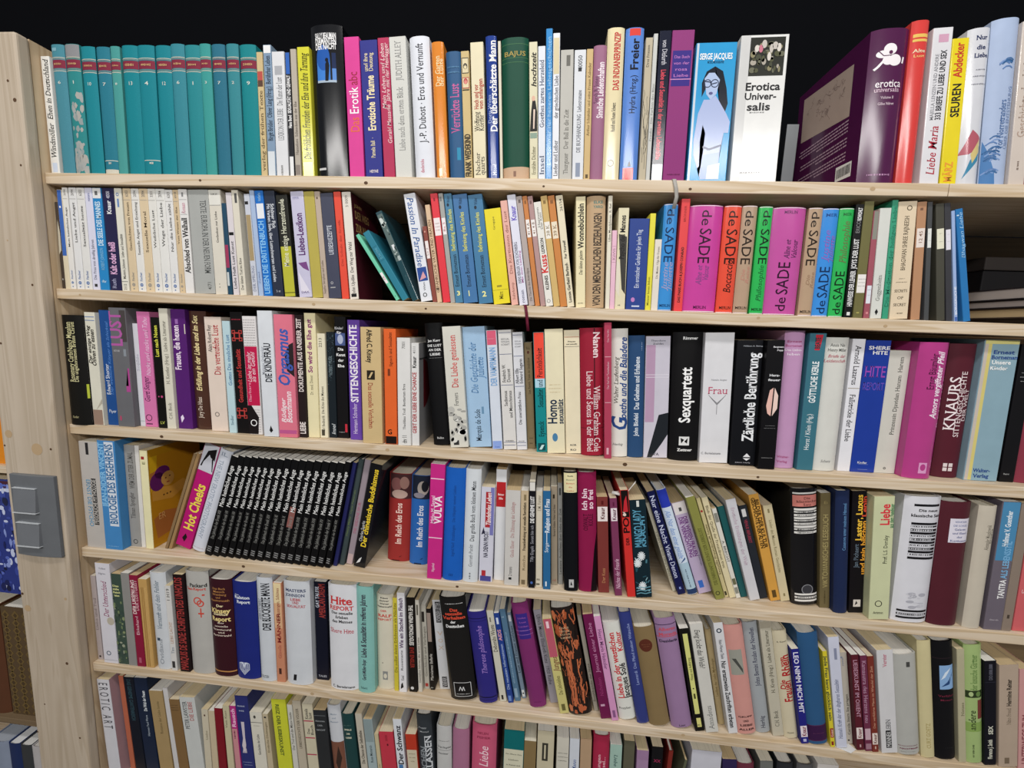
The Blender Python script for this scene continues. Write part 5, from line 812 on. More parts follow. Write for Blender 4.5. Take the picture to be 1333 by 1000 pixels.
D 1.2648 -20.75 0.0246 0.1890 0.0344 0.117 p b8a8c4 |R 0 1 .87 1 dfd8d8;R .4 .6 .9 .94 4a4a4a;Db .33 .4 .84 .24 6a2a78 DIE VERNICHTUNG;Db .66 .4 .84 .24 6a2a78 DER WEISEN FRAUEN;R .2 .55 .06 .14 3a6ac0;D .85 .2 .5 .1 7a7a88 Beiträge|lilac paperback with purple downward capitals about wise women
D 1.2915 -20.70 0.0163 0.2089 0.0200 0.130 p 8a8a48 |U .5 .14 .7 .3 5a5a28 DIE FABELHAFTE KUNST DER LIEBESLUST;O .4 .06 .25 .08 2a2a1a|olive-green leaning paperback with dark emblem at its foot
D 1.3119 -20.55 0.0073 0.2048 0.0304 0.127 p c8bb8c |U .5 .12 .85 .45 5a4e30 Sexuelle Freundschaft heute;R .2 .7 .02 .06 3a3424;R .2 .7 .86 .88 a03030|thin tan leaning paperback right of the olive one, fourth shelf
D 1.3206 -20.26 0.0113 0.2065 0.0299 0.128 p dacea8 |D .5 .3 .92 .35 5a5034 Bleib der Quelle der Freundinnen treu|cream leaning paperback between thin tan and white ones
D 1.3330 -19.84 0.0082 0.1843 0.0311 0.114 p d9d6cd |R 0 1 .15 .22 6a6a50;R 0 1 .05 .12 8a8a80;R 0 1 .85 .95 8a8a80;D .5 .4 .65 .4 4a4a48 A. BRECHT|thin white leaning paperback with olive bars near its foot
D 1.3436 -19.29 0.0118 0.1871 0.0356 0.116 p 1f5759 ||dark teal plain paperback leaning left, fourth shelf
D 1.3566 -18.64 0.0182 0.2045 0.0274 0.127 p cdcdd2 |D .5 .35 .92 .28 b8a0b0 Erotische Erzählungen der Welt|white wide leaning paperback with faint pinkish lettering
D 1.3786 -17.96 0.0142 0.1904 0.0361 0.118 p 262a31 |D .45 .6 .85 .3 b03a50 VENUS BEFLEISST;R .2 .7 .88 .96 d0d0d0|charcoal leaning paperback with red downward lettering
D 1.3956 -17.13 0.0179 0.2145 0.0317 0.133 p d29c48 |Db .35 .5 .97 .3 241a10 GESCHICHTE DER ALTEN;Db .68 .5 .95 .3 241a10 BILDER DER KULTUR;R .3 .7 .03 .1 5a4420|ochre paperback with two downward lines of black capitals
D 1.4152 -16.17 0.0164 0.1933 0.0339 0.120 p cfc29e |D .5 .3 .85 .25 8a7e5a Lieder des Mannes Roman Geschichte;R .4 .6 .92 .96 8a7e5a;R .4 .6 .05 .08 8a7e5a|cream paperback with pale downward lettering left of the thick black one
D 1.4329 -7.34 0.0461 0.2260 0.0259 0.140 h 0e0e13 g|KLASSIKB|thick black rounded hardback with pink head panel and white stripes
D 1.4797 -6.88 0.0173 0.2223 0.0253 0.138 p 6e6243 |U .5 .18 .82 .45 a89a68 VIKTORIANISCHES LESEBUCH;H .5 .92 .3 .4 a09060 Ei;X v .5 .04 .15 .2 4a4028|olive-brown book with pale gold capitals, right of the striped black one
D 1.4974 -6.45 0.0232 0.2325 0.0125 0.144 h 1e2a4d |U .6 .52 .9 .2 6a9ac8 Casanova unter meinem Himmel|navy rounded book with pale blue thin title, right of the olive-brown one
D 1.5257 -6.10 0.0246 0.2325 0.0182 0.144 p 120f13 |Ub .5 .6 .97 .34 f0c040 Laster, Luxus;Ub .85 .78 .97 .26 e05038 Lenin;Ub .85 .32 .76 .28 f0a838 und kein bißchen;U .38 .38 .57 .26 6a7a88 Jan Pichaert;R .3 .8 .05 .11 d8d0c8;P 120f13 .4 .06 .6 .08 .5 .1|black paperback with bold yellow and orange title about vice and luxury
D 1.5506 -5.63 0.0333 0.2298 0.0040 0.142 p ccd0a8 |Ub .55 .77 .94 .36 d83844 Liebe;Ub .88 .75 .94 .18 3a7a50 aus dem Fegefeuer;U .65 .46 .69 .16 2a2e24 Prof. L.S. Dorsley;O .45 .13 .18 .04 2a2a24;H .45 .055 .14 .5 2a2a24 Ariston|pale green-cream paperback with red upright title about love
D 1.5912 -2.43 0.0585 0.2335 0.0040 0.145 h dcdce3 g|KLASSIKW|thick white rounded hardback with black stripes on its spine
D 1.6518 -2.86 0.0480 0.2283 0.0040 0.142 h 53222c |R .28 1 .68 .87 e0dce8;H .64 .845 .07 .4 5a6a9c REDUKTION;H .64 .815 .07 .5 5a6a9c DIE SCHULE;H .64 .785 .08 .4 3a4a86 Galante;H .64 .755 .08 .5 3a4a86 und Elend;H .64 .725 .08 .2 3a4a86 der;H .64 .695 .08 .6 3a4a86 Kurtisanen|thick maroon cloth hardback with white paper label
D 1.7084 -2.35 0.0283 0.2256 0.0040 0.140 h c7beae |U .6 .65 .85 .2 7a7468 Alexander Moszkowski;U .8 .7 .82 .14 7a7468 Erotica|pale cream cloth hardback right of the maroon labelled one
D 1.7419 -2.21 0.0287 0.2355 0.0057 0.146 p 6d6570 |R 0 1 .55 1 4c8ab4;Ub .45 .66 .93 .25 e6eef4 Hellmut V. Guenther;Ub .65 .25 .4 .28 f0f0f0 TANTRA;Ub .65 .41 .7 .28 7ab0d8 ALS LEBENSSTIL;H .5 .08 .1 .5 c0b8c0 Barth|grey paperback with blue upper part and white bold word
D 1.7714 -2.03 0.0157 0.2344 0.0063 0.145 p 8c7d71 |R .35 .6 .1 .13 4a4038|taupe paperback near the right frame edge, fourth shelf
D 1.7920 -1.91 0.0223 0.2315 0.0096 0.144 p cf6468 |U .4 .3 .8 .35 e8b0b0 Sonne Garten|coral red paperback at the right frame edge, fourth shelf
E 0.0028 -0.39 0.0115 0.1971 0.0097 0.122 p b5a9a8 |U .5 .2 .9 .4 8a7c7a Liebe und Tod;E .5 .04 .2 .2 2a2020|thin mauve-beige paperback against the post, fifth shelf
E 0.0235 -0.42 0.0332 0.2316 0.0041 0.144 p d6d4dc |Ui .5 .47 .82 .3 a05a78 Der Unterschied;H .5 .95 .12 .5 8a8c94 Volker;H .45 .9 .12 .5 8a8c94 Pilgrim;E .75 .43 .25 .28 b8b0a0;O .4 .1 .16 .05 4a5a6a;L .03 8a8a90 .003|white paperback with pink italic upright title, fifth shelf
E 0.0576 -0.54 0.0236 0.2098 0.0051 0.130 p 3d4f45 |FOREST;Hbs .4 .87 .18 .6 e6e6a0 Das;Hb .4 .835 .18 .6 e6e6a0 süße;Hb .45 .8 .18 .7 e6e6a0 Fleisch;Hb .45 .765 .18 .5 e6e6a0 leben|green leafy-pictured paperback with pale yellow head title
E 0.0822 -0.70 0.0189 0.2143 0.0040 0.133 p 8f8d8a ||plain grey paperback left of the maroon one, fifth shelf
E 0.1021 -0.90 0.0189 0.2114 0.0040 0.131 p 8a1a3a |Ubs .35 .58 .95 .35 f0d8d8 DER URSPRUNG;Ub .7 .62 .95 .3 d0a0a8 DER LUSTGEIST;U .5 .35 .56 .3 e0b8c0 Ekkehard;R .3 .6 .04 .1 b05a70|maroon paperback with pale two-line upright capitals, fifth shelf
E 0.1224 -1.04 0.0191 0.2044 0.0040 0.127 p c49c5e |WOODY|ochre wood-grained book left of the white rounded hardback
E 0.1457 -1.10 0.0361 0.2209 0.0040 0.137 h cdd1d6 |Ui .5 .42 .92 .24 6a7a88 Vernunft und dein Fehler;U .45 .05 .32 .2 8a9098 Ovidiana;R .25 .45 .3 .33 3a4a5a|pale grey-white rounded hardback with thin grey italic title
E 0.1822 -1.09 0.0131 0.1951 0.0040 0.121 p d6d4d1 |U .5 .32 .58 .4 c09a80 LIEBE LACHT;U .5 .82 .97 .4 4a4a4a 1 H19;U .5 .2 .28 .4 7a8a9a Tim;R .2 .7 .03 .11 3a3a3a|narrow white paperback left of the black-and-red one, fifth shelf
E 0.2021 -1.00 0.0225 0.2228 0.0040 0.138 p 1e1012 |Ub .5 .02 .97 .6 a03a38 MARQUIS DE SADE: SCHRIFTEN DES UNHOLDS|black paperback covered by dull red capitals from foot to head
E 0.2259 -0.90 0.0508 0.2325 0.0040 0.144 h b4b2ad |Hb .6 .87 .15 .7 1c1c1c Packard;Hb .5 .835 .12 .8 c84a3c Sex-Report;O .55 .72 .17 .05 c84a3c;O .66 .695 .15 .05 c84a3c;R .64 .69 .56 .65 c84a3c;R .55 .78 .59 .605 c84a3c;R .75 .85 .77 .785 c84a3c|grey cloth hardback with red gender symbols on its spine
E 0.2771 -0.82 0.0504 0.2195 0.0040 0.136 h 37131d |H .5 .91 .09 .55 c08a50 Das Buch;H .5 .88 .09 .5 c08a50 Mensch;H .5 .85 .09 .6 c08a50 Weinberg;H .45 .82 .09 .2 c08a50 und;H .5 .79 .09 .8 c08a50 Hammersmith;Hb .5 .735 .11 .3 f0e0b0 Der;Hbs .5 .685 .2 .8 f0d890 Kinsey;Hb .5 .65 .11 .6 f0e0b0 Institut;Hb .5 .6 .2 .8 f0d890 Report;H .5 .56 .08 .3 f0e0d0 über;H .5 .525 .08 .6 f0e0d0 sexuelle;H .5 .49 .08 .8 f0e0d0 Orientierung;H .5 .46 .08 .3 f0e0d0 und;H .5 .43 .08 .8 f0e0d0 Partnerwahl;L .05 c08a50 .012|thick maroon hardback with long cream and gold stacked title
E 0.3286 -0.76 0.0518 0.2193 0.0040 0.136 h 1e2a7a |Hb .45 .845 .13 .65 e6ecf4 Ralston;Hbs .5 .8 .13 .55 e6ecf4 Report;H .25 .87 .06 .2 e6ecf4 Der;HEART|wide royal blue hardback with white head title and heart emblem
E 0.3829 -0.74 0.0342 0.2333 0.0040 0.145 h ccd1d8 |Ubs .6 .5 .95 .4 24262c DER BLOCKIERTE MANN;U .25 .6 .8 .24 7a7e84 HERB GOLDBERG;H .35 .045 .18 .5 4a4c50 ULLSTEIN|white rounded hardback with black condensed upright capitals
E 0.4194 -0.71 0.0183 0.2241 0.0063 0.139 p c88768 |R 0 1 .8 1 e6d2a4;R 0 1 .55 .8 d8ac84;Ub .5 .4 .7 .34 8a2f2c MÄNNER;U .5 .24 .38 .3 b06050 Gisela;U .5 .62 .95 .3 8a3a30 sich auszogen, Schönes;R .3 .6 .08 .14 4a2a24|salmon paperback shading to cream at its head, fifth shelf
E 0.4405 -0.71 0.0554 0.2317 0.0040 0.144 h cfd3d9 |Hbs .5 .915 .11 .78 3a4466 MASTERS;Hbs .48 .87 .11 .74 3a4466 JOHNSON;Hbs .5 .83 .1 .4 b84a50 LIEBE;Hbs .5 .8 .1 .25 b84a50 UND;Hbs .5 .765 .1 .72 b84a50 SEXUALITÄT;P 1c1c20 .3 .04 .42 .04 .45 .1 .33 .1|thick white rounded hardback with navy and red head title, fifth shelf
E 0.4978 -0.73 0.0262 0.2242 0.0228 0.139 p 0f1223 |Ub .62 .64 .98 .42 9a3a36 AMERICAN DREAM;Ub .25 .74 .95 .24 c0c4d0 GAY TALESE;H .5 .04 .18 .7 c0c4d0 TALES|black-navy book with dull red upright capitals, set back
E 0.5362 -0.78 0.0593 0.2335 0.0040 0.145 h dcdde2 |Hbs .48 .855 .28 .78 c8383a Hite;Hbs .48 .785 .15 .85 c8383a REPORT;Hb .5 .74 .1 .75 2a2a2c Das sexuelle;Hbs .5 .7 .1 .45 2a2a2c Erleben;Hbs .5 .66 .1 .72 2a2a2c des Mannes;H .48 .57 .16 .85 b83a4a Shere Hite;Hb .5 .03 .09 .8 2a2a2c C. Bertelsmann|thick white hardback with large red report title and black subtitle
E 0.5963 -0.87 0.0352 0.2344 0.0040 0.145 h 86bdb6 |Ubs .42 .34 .93 .26 3a3444 Liebe & Sexualität in reiferen Jahren;Ub .42 .12 .32 .18 3a3444 Gerti-Müller-Bojar;H .4 .045 .14 .4 2a3a44 Scherz|mint green rounded hardback with dark upright title
E 0.6325 -1.05 0.0355 0.2125 0.0182 0.132 h d6d0bd |Hb .5 .965 .1 .45 26262a Klaus;Hb .5 .935 .1 .55 26262a Eichner;Hb .5 .905 .1 .55 26262a Werner;Hb .5 .875 .1 .85 26262a Habermehl;Hb .45 .83 .11 .35 c84038 DER;Hbs .5 .78 .18 .8 c84038 RALF;Hbs .5 .74 .12 .8 c84038 REPORT;R .35 .65 .1 .19 8a8c8a;E .5 .14 .1 .16 d6d0bd;E .35 .28 .03 .03 222|cream rounded hardback with stacked black and red head title
E 0.6695 -1.36 0.0091 0.2083 0.0172 0.129 p cfc03e |U .5 .2 .95 .5 6a6220 Du sollst deine Erlebnisse als Nächte|narrow yellow paperback between the cream hardback and a white one
E 0.6805 -1.79 0.0160 0.2219 0.0157 0.138 p e1e0e4 |Ub .45 .45 .95 .42 4a2a58 Wie ein Stachel im Fleisch;U .45 .22 .43 .24 2a2a2a Rosemarie;P 1a1a1a .2 .03 .6 .05 .5 .1 .3 .08;U .5 .12 .17 .3 222 Kösel|white paperback with dark purple title about a thorn
E 0.7009 -2.36 0.0170 0.2115 0.0189 0.131 p 15110f |Db .5 .5 .92 .42 e6e2dc THE VAGINA MONOLOGUES;Db .5 .26 .48 .4 902c24 EVE ENSLER;E .4 .04 .2 .2 d0d0d0|black paperback with downward white and red condensed capitals
E 0.7198 -2.81 0.0081 0.2061 0.0208 0.128 p cbc6bb |U .5 .1 .6 .4 5a564c Genießen lehren, die erste Liebe;R .3 .7 .84 .95 5a564c|thin white paperback right of the black monologue one
E 0.7302 -3.37 0.0106 0.1907 0.0298 0.118 p b1ada2 |R .1 .6 .8 .92 2a2622;U .5 .15 .75 .4 6a665c Geschlecht und Verlangen;R .2 .8 .03 .07 a03a34|narrow grey paperback with black head patch, fifth shelf
E 0.7429 -3.93 0.0099 0.1837 0.0288 0.114 p 1a1614 |R 0 1 .6 .95 9a8a80;U .5 .12 .45 .5 d0ccc4 Marxismus Ballade;Hb .4 .03 .3 .5 b0b0a8 dtv|narrow black and taupe paperback left of the white lettered one
E 0.7621 -5.96 0.0215 0.2013 0.0340 0.125 p c9cacd |R .25 .75 .75 .98 1c1c1e;U .5 .76 .97 .34 d0d0d4 VOXNDER LETTER;H .5 .63 .4 .5 c0a894 V;H .5 .55 .4 .5 c0a894 O;H .5 .47 .4 .5 c0a894 X;R .3 .8 .02 .14 1c1c1e;U .55 .03 .13 .36 d0d0d4 VAFAIR|light grey paperback with tan initials and black end labels
E 0.7904 -7.67 0.0530 0.2245 0.0104 0.139 h 0d0d0f g|X h .55 .94 .06 .65 d0d0d0;Hbs .52 .88 .12 .3 e05038 Das;Hbs .5 .845 .12 .65 e05038 sexuelle;Hbs .5 .805 .12 .85 e05038 Verhalten;Hbs .45 .765 .1 .2 f0f0f0 der;Hbs .5 .725 .12 .7 f0f0f0 Deutschen;BOX|thick black rounded hardback with red and white head title and boxed emblem
E 0.8496 -9.15 0.0366 0.1989 0.0107 0.123 h 2f2a7c |Ui .55 .32 .85 .24 9a7ac8 Therese philosophe;L .93 17144a .008;L .9 17144a .003;L .06 14123c .012;L .03 14123c .004|indigo rounded hardback with pale violet italic title, leaning left
E 0.8911 -10.22 0.0138 0.2002 0.0204 0.124 p ccc9ba |U .5 .55 .85 .5 3a362c Deborahs Weste;R .3 .6 .02 .07 2a2a2a;R .3 .5 .88 .93 7a7668|cream leaning paperback with slender black title, left of the royal blue one
E 0.9080 -10.92 0.0110 0.1982 0.0191 0.123 p 24408b |Ub .5 .7 .82 .5 e0a0a8 AIDS;U .5 .15 .66 .4 b0c4e8 Die neuesten Informationen;R .2 .7 .02 .08 6a8ac8;R .3 .7 .88 .95 d0dcf0|narrow royal blue leaning paperback with pale lettering
E 0.9214 -11.43 0.0117 0.2041 0.0250 0.127 p 547590 |X v .5 .2 .75 .4 8aa8c0;H .4 .92 .3 .4 c0d4e4 co;R .2 .7 .04 .14 8aa4b8|steel blue leaning paperback right of the royal blue one, fifth shelf
E 0.9357 -12.00 0.0084 0.1926 0.0334 0.119 p 7b8d9e |U .5 .3 .85 .5 33404c Lust und Frauen ausleben;R .2 .8 .9 .97 d0d4d8;R .2 .8 .02 .1 d8dcdc;E .5 .06 .2 .2 2a2a2a|thin blue-grey leaning paperback left of the large purple one
E 0.9534 -12.49 0.0326 0.2271 0.0138 0.141 h 7c2e68 |R .15 .85 .66 .9 3a2a82;H .5 .86 .1 .5 a060b0 Liebe;H .5 .82 .1 .5 a060b0 Lust;H .5 .78 .1 .6 a060b0 Leiden;L .74 b07ac0 .004;L .7 b07ac0 .003;X h .5 .05 .08 .4 5a1a4c|large purple rounded hardback with blue panel, leaning left
E 0.9942 -12.76 0.0157 0.2067 0.0305 0.128 p 9c98a2 |D .5 .2 .95 .36 4a4850 Ulrich Moser Elisabeth Kunz  1920 Reihe|grey leaning paperback right of the large purple one
E 1.0133 -12.89 0.0179 0.2058 0.0082 0.128 p c9c07c |R 0 1 .6 1 bb5a6c;Ui .5 .45 .6 .5 7a3a30 Junges;U .5 .2 .4 .36 6a6438 Das Liebesleben;R .3 .6 .9 .97 f0d0d8;R .3 .7 .03 .1 6a6438|paperback pink above and yellow below, leaning left
E 1.0321 -12.92 0.0452 0.2293 0.0068 0.142 h 1e1412 g|ORNATE|thick black hardback patterned with orange brush-drawn figures
E 1.0821 -12.92 0.0087 0.2101 0.0233 0.130 p aaa396 |U .5 .1 .5 .4 5a5448 Enzyklopädie der Sinne|thin beige leaning paperback right of the orange-patterned one
E 1.0939 -12.91 0.0198 0.2242 0.0073 0.139 p 6d1a4a |U .5 .45 .92 .3 c080a8 Journal einer Liebe;U .5 .22 .4 .3 9a3a70 Nicholson;R .2 .6 .12 .14 c9a0b8|plum paperback with mauve upright lettering, leaning left
E 1.1147 -12.95 0.0132 0.2233 0.0058 0.138 p d496c2 |D .5 .5 .88 .4 6a3a6a Henri Maria Heinzler;R .3 .7 .03 .1 8a5a88|narrow light pink leaning paperback left of the white one with red title
E 1.1302 -13.01 0.0325 0.2080 0.0098 0.129 h dcdcd5 |Ubs .35 .22 .9 .28 c8343c Liebe in der westlichen;Ub .75 .7 .9 .26 c8343c Kultur;Ub .7 .22 .58 .28 1c1c1e Jacques Solé;H .45 .12 .14 .7 4a4a48 Propyläen|white rounded hardback with red and black upright title about western culture
E 1.1642 -13.10 0.0227 0.2362 0.0060 0.146 h 2e397c g|U .6 .35 .9 .2 9aa8d8 Leonardi  Das Pfand meiner Wünsche|navy rounded hardback in clear wrapping, leaning left
E 1.1882 -13.18 0.0383 0.2082 0.0040 0.129 h 86714e |E .45 .82 .32 .35 5a2c20;X h .45 .83 .06 .4 8a5a40;X h .45 .81 .06 .3 8a5a40|tan leather-like hardback with dark red oval stamp
E 1.2303 -13.23 0.0388 0.2308 0.0046 0.143 h 997a9f |L .945 3a2448 .006;Hbs .52 .905 .16 .8 c85060 Alberto;Hbs .52 .86 .16 .85 c85060 Moravia;L .838 c85060 .006;Hbs .5 .8 .14 .85 1e1c30 Desideria;H .5 .02 .1 .3 1c1a24 List|mauve cloth rounded hardback with red name above a navy title
E 1.2737 -13.21 0.0176 0.2165 0.0040 0.134 p 14120f |R .25 .75 .17 .95 d8d884;U .5 .5 .72 .24 4a4a20 Wissen und Aufklärung;E .5 .42 .08 .08 222;R .4 .6 .32 .37 4a4a20;R .3 .75 .04 .13 dcd884;H .5 .06 .2 .3 333 8051|black leaning paperback with long pale yellow spine strip
E 1.2938 -13.14 0.0236 0.2278 0.0040 0.141 p d0cec7 |Di .5 .6 .95 .34 4a4a4a Ewig lockt das Weib?;U .5 .03 .25 .32 8a8a88 Amadeus|off-white paperback with dark handwritten title about eternal woman
E 1.3250 -13.01 0.0116 0.2048 0.0248 0.127 h b39f76 |U .45 .3 .7 .34 7a6438 Lexikon der Liebe Mythologie|tan cloth book set back between two white ones, fifth shelf
E 1.3374 -12.87 0.0171 0.2325 0.0077 0.144 p d7d7da |O .5 .93 .28 .12 2a3a4a;D .5 .68 .85 .28 2a2e3a Hans-Werner Thiele;Db .5 .05 .66 .4 1c1c20 Nur ersatzweise Zuschriften erbeten|white paperback with bold black downward lettering and round head logo
E 1.3555 -12.74 0.0343 0.2280 0.0081 0.141 h cf958d |R .1 .75 .55 .78 9a9a90;P 4a4c48 .2 .7 .5 .62 .7 .56 .7 .6 .4 .7;Hb .5 .16 .1 .8 2a1414 GRUPP;Hbs .5 .12 .12 .3 2a1414 UND;Hbs .5 .08 .12 .7 2a1414 LIEBE;Hb .5 .04 .12 .8 2a1414 ALLER|dusty pink hardback with grey picture and black capitals at its foot
E 1.3932 -12.62 0.0262 0.2327 0.0164 0.144 h a1a6aa |U .5 .43 .95 .26 2e2a4a Johns Bernini Roulan der Novellen;U .5 .04 .15 .24 3a3a4a Herbig|blue-grey rounded hardback with dark upright lettering, fifth shelf
E 1.4217 -12.52 0.0205 0.2402 0.0136 0.149 p bfb9a7 |R 0 1 .94 1 a8a08e;U .5 .38 .92 .26 5a5648 H. Kreis (Hrsg.)  Liebe als Literatur;U .5 .08 .22 .3 6a665a C.H. Beck|beige paperback with brown upright lettering left of the one with red gothic title
E 1.4430 -12.41 0.0248 0.2243 0.0113 0.139 h d0c6aa |H .55 .9 .12 .7 2e2a26 K. Kunert;Ub .62 .58 .78 .5 b02a2c Rhein;Ub .38 .67 .76 .24 b02a2c vom;Ub .6 .34 .54 .5 b02a2c Frauen;Ub .3 .46 .55 .28 b02a2c Die;H .45 .05 .12 .5 4a4438 Claassen|cream rounded hardback with red heavy title about women and the Rhine
E 1.4687 -12.26 0.0137 0.1965 0.0040 0.122 p 24247f |Db .5 .33 .97 .5 e0e0f0 LEO NIMM MICH MIT;R .05 .95 .07 .19 ece0e6;Ub .5 .08 .18 .45 7a1a3a Knaur;R .3 .7 .02 .05 c0c0e0|deep blue paperback with white downward capitals and small foot label
E 1.4830 -12.04 0.0353 0.2288 0.0040 0.142 h 2e5883 |R 0 1 .03 .17 3a1a44;L .17 5a2a50 .006;L .03 5a2a50 .006;X h .5 .1 .08 .5 6a3a60|thick steel blue hardback with dark purple band near its foot
E 1.5216 -11.73 0.0079 0.1981 0.0040 0.123 p d9c936 |Db .5 .28 .95 .55 3a4a3a Jede Frau kann glücklich sein;R .1 .95 .1 .2 a03028;U .5 .11 .19 .45 f0d8c0 Knaur;R .2 .7 .02 .06 8a2a24|narrow yellow paperback with dark green downward title
E 1.5317 -11.40 0.0190 0.2274 0.0040 0.141 p cdd0e1 |Ui .45 .08 .62 .3 6a7290 Hannah: Kraft der der dingbaren Sexualität;R .45 .7 .8 .9 8a90a8|white-lilac paperback with grey italic lettering, fifth shelf right part
E 1.5534 -11.10 0.0141 0.1903 0.0144 0.118 p bab3a7 |O .3 .95 .12 .06 4a6a9c;U .4 .86 .95 .2 6a7a9a roror;U .6 .1 .55 .24 3a3630 Carola Stern Sie prägen;E .5 .04 .12 .12 222|grey-beige paperback left of the maroon one, fifth shelf right part
E 1.5680 -10.91 0.0128 0.1961 0.0040 0.122 p 5a1e2a |D .5 .35 .95 .45 c89ab0 LIEBESKUNST IM ORIENT;R 0 1 .12 .24 e8dcd8;Ub .5 .13 .23 .4 7a2a34 Knaur;R .4 .6 .03 .06 c0a0a0|maroon paperback with pale downward capitals and foot label
E 1.5830 -10.80 0.0117 0.1962 0.0040 0.122 p 6d2f49 |D .5 .3 .95 .5 b890a8 Kamasutra des Herzens neu;R .1 .9 .12 .24 c8a8b4;R .1 .9 .02 .08 a07888|narrow plum-red paperback between the maroon and the rust one
E 1.5953 -10.77 0.0112 0.1963 0.0040 0.122 p 7a332a |U .5 .25 .9 .3 d09a80 Der verführte Mann im Wandel der Zeit;R .1 .95 .08 .2 e8dcd4;Ub .5 .09 .19 .4 6a2a24 Knaur;R .4 .6 .03 .06 d0b0a0|rust-red paperback with small white foot label, fifth shelf right part
E 1.6116 -10.76 0.0276 0.2103 0.0040 0.130 p d4d3d5 |R .3 .65 .05 .22 26262a;U .48 .06 .21 .24 e0e0e0 MÄNNER;U .48 .22 .33 .24 5a5a5e LEBEN;U .45 .84 .96 .2 c04a6a Vervier|white paperback with black word box near its foot and red head word
E 1.6400 -10.75 0.0411 0.2031 0.0040 0.126 h b4b4af |R .5 .65 .88 .93 4a4a48;X h .45 .09 .06 .75 7a2a4a;Hb .5 .06 .07 .75 7a2a4a NACHTMAHR;X h .45 .03 .04 .6 6a6a66|thick grey cloth hardback with plum lettering at its foot
E 1.6825 -10.68 0.0227 0.2361 0.0040 0.146 h d0c598 |U .5 .08 .3 .26 b0a06a CURT GOETZ|pale straw hardback left of the black one with blue picture
E 1.7075 -10.53 0.0345 0.2378 0.0040 0.147 h 101014 |L .86 3a2a30 .003;R .25 .95 .6 .8 8ab0dc;P 2a4a7a .3 .62 .6 .66 .9 .74 .7 .64;P d8e6f4 .3 .68 .5 .74 .8 .78 .5 .7;H .55 .545 .12 .75 7a2a40 Verführt;H .55 .51 .1 .6 7a2a40 Mozart;X h .6 .1 .05 .4 3a3a40|black rounded hardback with pale blue square picture
E 1.7448 -10.30 0.0125 0.2272 0.0040 0.141 p b6b092 |U .6 .4 .55 .3 7a7658 Neues|narrow cream-grey paperback left of the lime green one
E 1.7579 -10.04 0.0292 0.2363 0.0040 0.147 h a5bd7b g|R .05 .95 .56 .62 2a3a1c;E .3 .59 .12 .16 b0c48a;E .7 .59 .14 .18 6a8a4a;U .45 .62 .92 .3 6a8a4c der keusche Gärtner;Ui .35 .28 .45 .3 2a3a1c andere;R .65 .95 .38 .54 7a3a34;X v .4 .05 .15 .15 5a6a44;R 0 1 .27 .35 8aa858|lime green rounded hardback with brown label and dark lettering
E 1.7881 -9.77 0.0196 0.2093 0.0040 0.130 p 14141d |U .5 .82 .97 .24 7a7a88 DD.000.000;Ub .45 .06 .25 .3 d8d8c8 Florence J. Smith;Ub .5 .3 .38 .3 d8d8c8 SEX;L .8 3a3a48 .003|dark paperback with white lettering near its foot, fifth shelf right end
E 1.8119 -9.60 0.0311 0.2041 0.0040 0.127 p b6a391 |Ub .5 .6 .86 .2 2a241e Hermine Reiter;U .5 .42 .58 .18 8a7a6a Nino Freed;R .3 .55 .03 .09 7a6a58|tan wide paperback with bold black name at the right end
E 1.8443 -9.46 0.0200 0.2002 0.0040 0.124 p cf9a98 |Ub .5 .05 .55 .4 8a4a50 UNTERWEGS ZUM|pink paperback cut off by the right frame edge, fifth shelf
F 0.0120 -2.42 0.0288 0.2415 0.0030 0.150 p d1d1d8 side=b09098|U0;Dn .5 .5 .97 .6 4a4a50 E R O T I C   A R T|white book with thin widely spaced downward capitals, sixth shelf left corner
F 0.0485 -2.78 0.0113 0.2407 0.0180 0.149 p b6664c ||narrow salmon paperback right of the white corner one
F 0.0620 -3.21 0.0253 0.2394 0.0180 0.148 p 0f1522 |D .5 .55 .98 .3 3a5a66 DAS GEHEIME GARTENREICH|black-green book with dim teal downward capitals, sixth shelf
F 0.0892 -3.58 0.0311 0.2410 0.0180 0.149 p 17243c |Ub .6 .66 .87 .2 dde4ea Die Welt der Frauen;U .6 .4 .62 .14 b0bcc8 Hannes Paul Flora|dark navy paperback with white upright title about a world of women
F 0.1233 -4.06 0.0321 0.2133 0.0180 0.132 p a68d63 |U .55 .5 .88 .16 7a6a44 Romane der Liebe heute|tan blank-looking paperback right of the dark navy one, sixth shelf
F 0.1592 -4.38 0.0109 0.2244 0.0180 0.139 p cdcbcb ||narrow white paperback between tan and brown ones, sixth shelf
F 0.1709 -4.54 0.0240 0.1975 0.0180 0.122 p 80633f |X h .5 .93 .1 .7 4a3420;X h .5 .9 .1 .7 4a3420;X h .5 .87 .1 .7 4a3420|brown book with small dark lines at its head, sixth shelf
F 0.1969 -4.66 0.0364 0.2063 0.0180 0.128 p c7cac8 |U .3 .62 .95 .22 3a4044 PETER LAWSTER;U .65 .72 .95 .22 b04a48 DIE LIEBE|white book with black and red upright lettering, sixth shelf
F 0.2342 -1.00 0.0152 0.1824 0.0180 0.113 p cbc2ac |E .5 .92 .12 .16 4a2a24;U .6 .55 .75 .25 8a8268 Liebe|cream paperback with small brown square emblem, sixth shelf
F 0.2514 -1.22 0.0140 0.1807 0.0180 0.112 p c7b79a ||beige paperback left of the dark red one, sixth shelf
F 0.2671 -1.64 0.0186 0.1891 0.0180 0.117 p 7c1423 ||dark red paperback sixth shelf, right of the beige one
F 0.2893 -2.24 0.0149 0.1974 0.0180 0.122 p c6be9e |U .4 .7 .97 .25 6a6450 Vom Kuss|cream-green paperback left of the magenta one, sixth shelf
